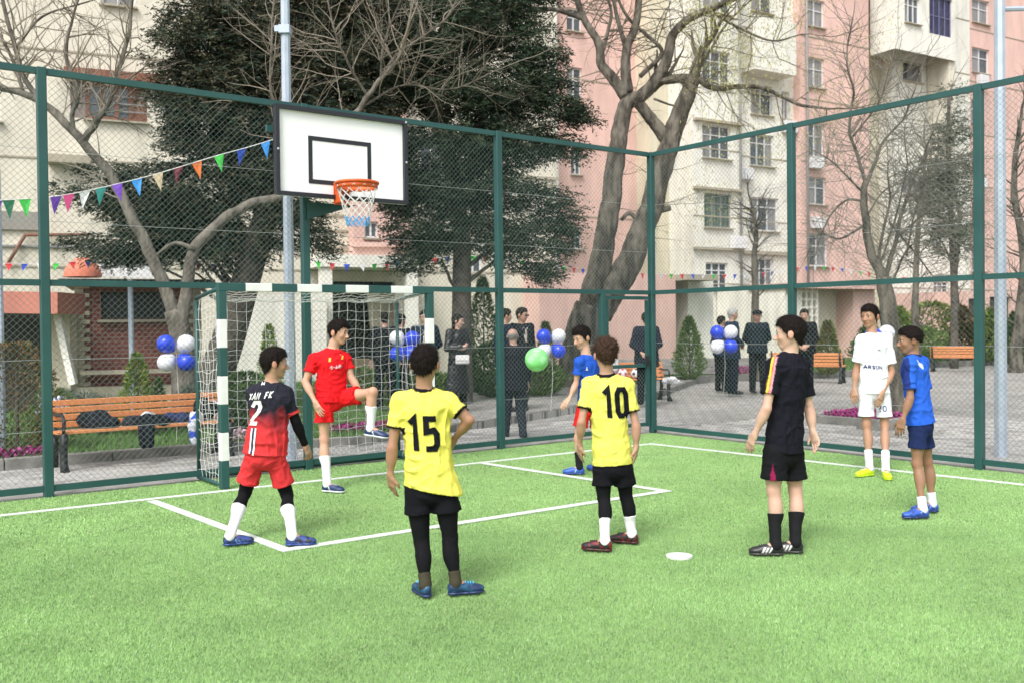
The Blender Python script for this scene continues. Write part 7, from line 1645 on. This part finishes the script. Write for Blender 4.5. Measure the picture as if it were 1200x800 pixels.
# --- boy in black and red 2
J = pose({'head': (322, 425.5, 0), 'neck': (318.5, 449, 0.0), 'sa': (297, 459, -0.04), 'sb': (335, 460, 0.04), 'ea': (300, 488, 0.22), 'eb': (346.5, 493, 0.08),
  'wa': (312, 502, 0.38), 'wb': (357.5, 521, 0.16), 'ta': (318, 510, 0.44), 'tb': (364, 536, 0.20), 'ha': (300, 531, -0.01), 'hb': (322, 532, 0.02),
  'ka': (287, 577, 0.06), 'kb': (336.5, 580, 0.10), 'na': (269.5, 628), 'nb': (342.5, 628)}, 7.2)
def p2paint(V, C, J, out):
    pel, u, rs = J['pel'], out['u'], out['rs']
    x = (V - pel) @ rs; z = (V - pel) @ u; y = (V - pel) @ out['fwd']
    m = (np.abs(x + 0.012) < 0.021) & (z < 0.165) & (y < 0); C[m] = (0.72, 0.72, 0.74)
    m = (np.abs(x + 0.012) < 0.009) & (z < 0.165) & (y < 0); C[m] = (0.03, 0.04, 0.09)
    return C
def p2sh(V, C, J, out):
    m = ((V - J['pel']) @ out['rs'] > 0.128) & (np.abs((V - J['pel']) @ out['fwd']) < 0.018); C[m] = BLACK
    return C
REDC = (0.62, 0.040, 0.045)
p2 = make_person('boy in black and red shirt number 2 with feet wide apart beside the goal', J, dict(yaw=22, head=(72, -2, 0), skin=(0.420, 0.246, 0.164), s=0.93, hs=0.218, build=1.10, arm=0.92, leg=0.90, foota=62, footb=78,
  handa={'n': (0, 0.3, -1)}, handb={'n': (-0.6, 0.5, -0.5), 'curl': 0.6, 'thumb': 1},
  cloth={'shirt': dict(col=REDC, grad=(REDC, (0.022, 0.022, 0.034), 0.30, 0.66), trim=(0.66, 0.05, 0.05), trimw=0.022, collar=False, hem=0.0, sleeve=0.74, loose=1.03, fold=0.0121, seed=8.8),
    'shorts': dict(col=REDC, len=0.72, flare=0.092, loose=1.0, rise=0.05, paint=p2sh, fold=0.0108), 'leggings': {'col': (0.007, 0.007, 0.009), 'from': -0.20, 'to': 0.45},
    'socks': {'col': (0.76, 0.76, 0.79), 'from': 0.33, 'to': 1.0, 'paint': sock_tick}, 'shoes': {'col': (0.03, 0.06, 0.22), 'acc': (0.02, 0.022, 0.04), 'sole': (0.02, 0.05, 0.2), 'stripe': (0.15, 0.25, 0.5), 'nstripe': 2}}))
# black compression sleeve under the jersey
for sd_ in 'b':
    q = Field(0.006); S_, E_, W_ = J['s' + sd_], J['e' + sd_], J['w' + sd_]
    q.cap(S_ * 0.4 + E_ * 0.6, E_, 0.041, 0.037, 0.01); q.cap(E_, W_, 0.036, 0.026, 0.01); q.ell(E_ * 0.7 + W_ * 0.3, (0.038, 0.036, 0.07), frame_from(W_ - E_), 0.02); q.cut(W_, W_ - E_)
    field_mesh('arm_sleeve', q, M['cloth'], p2['org'], None, 1, folds(0.002, 3.0), p2['root'], (0.007, 0.007, 0.009))
number(p2, 'shirt_number', '2', 0.088, 0.18, 0.029, at(303.5, 482, 7.2), (1, -0.05, 0), (0.14, 0, 1), (0, 1, 0), wht, slant=0.12)
number(p2, 'shirt_letter', 'XAN FK', 0.023, 0.046, 0.0085, at(310, 462, 7.2), (1, 0, 0.10), (0.1, 0, 1), (0, 1, 0), wht, slant=0.15, gap=0.3)
for x0_, x1_, m_ in ((-0.021, -0.009, wht), (-0.009, 0.009, plain('print_dark_navy', (0.02, 0.025, 0.06))), (0.009, 0.021, wht)):
    V, Q, ob = p2['shirt']; print_on('shirt_stripe', rect_quads(x0_, -0.10, x1_, 0.10, 1, 14), V, Q, p2['org'], at(300.5, 515, 7.2), (1, 0, 0), (0.10, 0, 1), (0, 1, 0), m_, p2['root'])
number(p2, 'neck_emblem', 'M', 0.024, 0.018, 0.007, at(311, 448.5, 7.2), (1, 0, 0), (0, 0, 1), (0, 1, 0), wht)
# --- goalkeeper in red with raised knee
J = pose({'head': (397, 389.5, 0), 'neck': (389.5, 409.5, 0), 'sa': (368.5, 420, -0.06), 'sb': (405, 419, 0.08), 'ea': (357.5, 447, -0.12), 'eb': (411.5, 442, 0.04),
  'wa': (369, 470, -0.20), 'wb': (424, 462, 0.0), 'ta': (376, 484, -0.24), 'tb': (431, 468, -0.02), 'ha': (380, 468, -0.03), 'hb': (396, 467, 0.05),
  'ka': (380, 514, -0.06), 'kb': (437, 459, -0.14), 'na': (383.5, 567), 'nb': (434, 502, -0.12)}, 9.45)
p1 = make_person('boy in red kit in the goal lifting one knee high, standing on one leg', J, dict(yaw=140, head=(112, -6, 0), skin=(0.504, 0.303, 0.211), s=1.02, hs=0.235, arm=0.97, leg=0.92, foota=110, footb=98, pitchb=-8, 
  handa={'n': (0.5, 0.5, -0.2), 'curl': 0.35, 'thumb': -1}, handb={'n': (-0.3, 0.6, -0.6), 'curl': 0.5},
  cloth={'shirt': dict(col=(0.68, 0.012, 0.018), hem=0.02, sleeve=0.60, loose=1.04, fold=0.0135, seed=3.7, mat='cloth'),
    'shorts': dict(col=(0.70, 0.014, 0.018), len=0.58, flare=0.092, rise=0.04, fold=0.0135),
    'socks': {'col': (0.76, 0.76, 0.80), 'from': 0.38, 'to': 1.0, 'paint': sock_tick}, 'shoes': {'col': (0.012, 0.03, 0.10), 'sole': (0.55, 0.57, 0.62), 'stripe': (0.6, 0.62, 0.66), 'nstripe': 1, 'lace': (0.5, 0.5, 0.55)}}))
V, Q, ob = p1['shirt']
print_on('chest_emblem', rect_quads(-0.010, -0.020, 0.010, 0.020), V, Q, p1['org'], at(388, 421, 9.4), (1, 0, 0), (0, 0, 1), (0, 1, 0), gold, p1['root'])
print_on('chest_emblem', rect_quads(-0.007, -0.018, 0.007, 0.018), V, Q, p1['org'], at(401, 418.5, 9.4), (1, 0, 0), (0, 0, 1), (0, 1, 0), gold, p1['root'])
for q in glyph_list('-S--A-R-', 0.013, 0.030, 0.010, 0.12): print_on('chest_letter', q, V, Q, p1['org'], at(394.5, 429.5, 9.4), (1, 0, 0.12), (0, 0, 1), (0, 1, 0), plain('print_pink', (0.75, 0.42, 0.46), 0.6), p1['root'])
# --- boy in black with striped sleeve
J = pose({'head': (925.5, 391, 0), 'neck': (926, 415, 0.0), 'sa': (907, 428, -0.08), 'sb': (940, 427, 0.10), 'ea': (898.5, 478, -0.14), 'eb': (949, 481, 0.10),
  'wa': (884.5, 508, -0.10), 'wb': (952.5, 505, 0.06), 'ta': (877, 526, -0.06), 'tb': (958, 524, 0.02), 'ha': (908, 530, -0.05), 'hb': (928, 530, 0.06),
  'ka': (906.5, 574, -0.05), 'kb': (932, 574, 0.06), 'na': (909, 638), 'nb': (932, 635.5)}, 6.62)
def p3paint(V, C, J, out):
    # coloured bands run over the shoulder and down the near sleeve
    S_, E_ = J['sa'], J['ea']; d = unit(E_ - S_); rel = V - S_; l = rel @ d
    side = unit(np.cross(d, [0.35, 1.0, 0.0])); x = rel @ side; out_ = rel @ np.array([-0.6, -0.8, 0.0])
    nearsl = (l > -0.075) & (out_ > -0.02) & (np.linalg.norm(rel - np.outer(l, d), axis=1) < 0.1) & (V[:, 0] < J['neck'][0] - 0.015)
    for a_, b__, cc in ((-0.019, -0.007, (0.75, 0.55, 0.06)), (-0.007, 0.005, (0.72, 0.16, 0.10)), (0.005, 0.015, (0.70, 0.30, 0.38))):
        C[nearsl & (x * o3 > a_) & (x * o3 < b__)] = cc
    return C
o3 = 1.0
def p3sh(V, C, J, out):
    rel = V - J['ha']; z = rel[:, 2]
    m = (z < -0.06) & (np.abs(rel[:, 0] + 0.035 + 0.0 * z) < (-z - 0.06) * 0.16) & (rel[:, 1] < 0); C[m] = (0.22, 0.012, 0.06); return C
p3 = make_person('boy in black sports kit with yellow and pink shoulder stripes looking left', J, dict(yaw=-52, head=(-72, 0, 0), skin=(0.538, 0.353, 0.265), s=0.97, hs=0.226, arm=0.96, leg=0.96, foota=-84, footb=-80, build=0.98,
  handa={'n': (0.6, 0.3, 0), 'curl': 0.35, 'thumb': -1}, handb={'n': (-0.6, -0.4, 0), 'curl': 0.45, 'thumb': 1},
  cloth={'shirt': dict(col=(0.009, 0.009, 0.015), hem=-0.005, sleeve=0.68, loose=1.06, fold=0.0108, seed=6.3, paint=p3paint),
    'shorts': dict(col=(0.008, 0.008, 0.010), len=0.70, flare=0.092, loose=1.0, rise=0.05, paint=p3sh), 
    'socks': {'col': (0.013, 0.013, 0.015), 'from': 0.42, 'to': 1.0}, 'shoes': {'col': (0.018, 0.018, 0.02), 'sole': (0.03, 0.03, 0.03), 'stripe': (0.72, 0.72, 0.72), 'nstripe': 3, 'sw': 0.0075, 'lace': (0.03, 0.03, 0.03)}}))
# --- boy in white 20
J = pose({'head': (1019, 371, 0), 'neck': (1022, 392, 0), 'sa': (1009.5, 398, -0.04), 'sb': (1039.5, 397, 0.0), 'ea': (1003.5, 433, 0.0), 'eb': (1045, 436, 0.0),
  'wa': (1001, 455, -0.04), 'wb': (1034, 460, -0.12), 'ta': (1001.5, 467, -0.08), 'tb': (1029.5, 473, -0.16), 'ha': (1014.5, 457, -0.02), 'hb': (1034, 457, 0.0),
  'ka': (1015.5, 497, -0.04), 'kb': (1037, 498, -0.02), 'na': (1019, 548.5), 'nb': (1038, 551)}, 10.05)
p4 = make_person('tall boy in all white kit and bright yellow boots by the right fence', J, dict(yaw=196, head=(228, 0, 0), skin=(0.386, 0.221, 0.144), s=1.03, hs=0.235, arm=0.94, leg=0.88, foota=-118, footb=190,
  handa={'n': (0.5, 0.5, 0), 'curl': 0.5, 'thumb': -1}, handb={'n': (-0.3, 0.6, 0), 'curl': 0.55, 'thumb': 1},
  cloth={'shirt': dict(col=(0.78, 0.79, 0.84), hem=0.03, sleeve=0.74, loose=1.04, wide=0.95, fold=0.0095, seed=1.7),
    'shorts': dict(col=(0.76, 0.78, 0.83), len=0.76, flare=0.084, loose=0.95, rise=0.04),
    'socks': {'col': (0.75, 0.76, 0.80), 'from': 0.58, 'to': 1.0}, 'shoes': {'col': (0.60, 0.80, 0.02), 'sole': (0.5, 0.66, 0.02), 'lace': (0.55, 0.72, 0.03)}}))
V, Q, ob = p4['shirt']
for q in glyph_list('ARSUN', 0.030, 0.036, 0.009, 0.25): print_on('chest_letter', q, V, Q, p4['org'], at(1021, 429.5, 10.0), (1, 0, -0.08), (0, 0, 1), (0, 1, 0), navy, p4['root'])
print_on('chest_emblem', rect_quads(-0.018, -0.006, 0.018, 0.006), V, Q, p4['org'], at(1027, 409.5, 10.0), (1, 0, 0), (0, 0, 1), (0, 1, 0), plain('print_grey', (0.25, 0.25, 0.32)), p4['root'])
V, Q, ob = p4['shorts']
for q in glyph_list('20', 0.036, 0.060, 0.009, 0.3): print_on('shorts_digit', q, V, Q, p4['org'], at(1032.5, 478, 10.0), (1, 0, 0), (0, 0, 1), (0, 1, 0), navy, p4['root'])
# --- boy in blue shirt and navy shorts in front of him
J = pose({'head': (1066, 399, 0), 'neck': (1069.5, 417, 0), 'sa': (1066.5, 425, -0.13), 'sb': (1080, 423.5, 0.14), 'ea': (1066.5, 466, -0.16), 'eb': (1086, 465, 0.18),
  'wa': (1058, 491, -0.16), 'wb': (1078, 488, 0.20), 'ta': (1053.5, 508, -0.15), 'tb': (1072, 500, 0.2), 'ha': (1076, 497, -0.06), 'hb': (1081, 497, 0.06),
  'ka': (1074.5, 543, -0.06), 'kb': (1087, 541, 0.10), 'na': (1081.5, 596.5), 'nb': (1092.5, 590)}, 7.85)
def p5paint(V, C, J, out):
    S_, E_ = J['sa'], J['ea']; rel = V - S_; l = rel @ unit(E_ - S_)
    m = (V[:, 0] < S_[0] - 0.022 + 0.0 * l) & (l > -0.12); C[m] = (0.018, 0.035, 0.17)
    m = (V[:, 0] > S_[0] + 0.05) & (V[:, 0] < S_[0] + 0.115) & (np.abs(l + 0.01 + (V[:, 0] - S_[0] - 0.05) * -0.5) < 0.02); C[m] = (0.55, 0.66, 0.85)
    return C
p5 = make_person('boy in blue shirt and navy shorts looking left beside the boy in white', J, dict(yaw=-84, head=(-84, -4, 0), skin=(0.302, 0.168, 0.105), s=0.94, hs=0.215, fade=True, hairx=0.8, arm=0.90, leg=0.86, foota=-96, footb=-88,
  handa={'n': (0.5, 0.6, 0), 'curl': 0.45, 'thumb': -1}, handb={'n': (0, -1, 0), 'curl': 0.5},
  cloth={'shirt': dict(col=(0.025, 0.115, 0.60), hem=-0.01, sleeve=0.76, loose=1.02, trim=(0.015, 0.03, 0.12), trimw=0.014, fold=0.0108, seed=4.4, paint=p5paint),
    'shorts': dict(col=(0.014, 0.024, 0.085), len=0.60, flare=0.086, loose=0.96, rise=0.05),
    'socks': {'col': (0.70, 0.71, 0.76), 'from': 0.72, 'to': 1.0}, 'shoes': {'col': (0.03, 0.10, 0.50), 'acc': (0.02, 0.05, 0.22), 'sole': (0.015, 0.03, 0.12), 'stripe': (0.3, 0.42, 0.75), 'nstripe': 1, 'lace': (0.05, 0.14, 0.6)}}))
# --- boy in blue shirt and red shorts behind number 10
J = pose({'head': (681.5, 396, 0), 'neck': (687, 417, 0), 'sa': (678.5, 423, -0.12), 'sb': (698, 424, 0.1), 'ea': (675, 449, -0.10), 'eb': (703, 452, 0.1),
  'wa': (667.5, 466, -0.16), 'wb': (700, 472, 0.05), 'ta': (661, 474, -0.2), 'tb': (698, 482, 0.0), 'ha': (684, 478, -0.06), 'hb': (697, 478, 0.06),
  'ka': (677, 514, -0.08), 'kb': (702, 514, 0.08), 'na': (679, 547.5), 'nb': (706, 543)}, 10.3)
p6 = make_person('boy in blue shirt and red shorts behind the boy with number 10', J, dict(yaw=-110, head=(-128, -14, 0), skin=(0.504, 0.312, 0.218), s=0.97, hs=0.235, hairx=1.5, arm=0.88, leg=0.88, foota=-80, footb=-70,
  handa={'n': (0.4, 0.5, -0.4), 'curl': 0.4, 'thumb': -1}, handb={'n': (0, 1, 0)},
  cloth={'shirt': dict(col=(0.02, 0.085, 0.46), hem=0.0, sleeve=0.60, loose=0.98, fold=0.0095, seed=9.4),
    'shorts': dict(col=(0.62, 0.02, 0.02), len=0.60, flare=0.088, rise=0.05),
    'socks': {'col': (0.014, 0.014, 0.018), 'from': 0.45, 'to': 1.0}, 'shoes': {'col': (0.03, 0.10, 0.42), 'sole': (0.02, 0.05, 0.25), 'stripe': (0.35, 0.5, 0.75), 'nstripe': 1, 'lace': (0.3, 0.45, 0.7)}}))
V, Q, ob = p6['shirt']
print_on('chest_emblem', np.concatenate([rect_quads(-0.012, -0.012, 0.012, -0.004, 3, 2), rect_quads(-0.005, -0.006, 0.005, 0.022, 2, 4)]), V, Q, p6['org'], at(687.5, 432, 10.2), (1, 0, 0), (0, 0, 1), (0, 1, 0), wht, p6['root'])
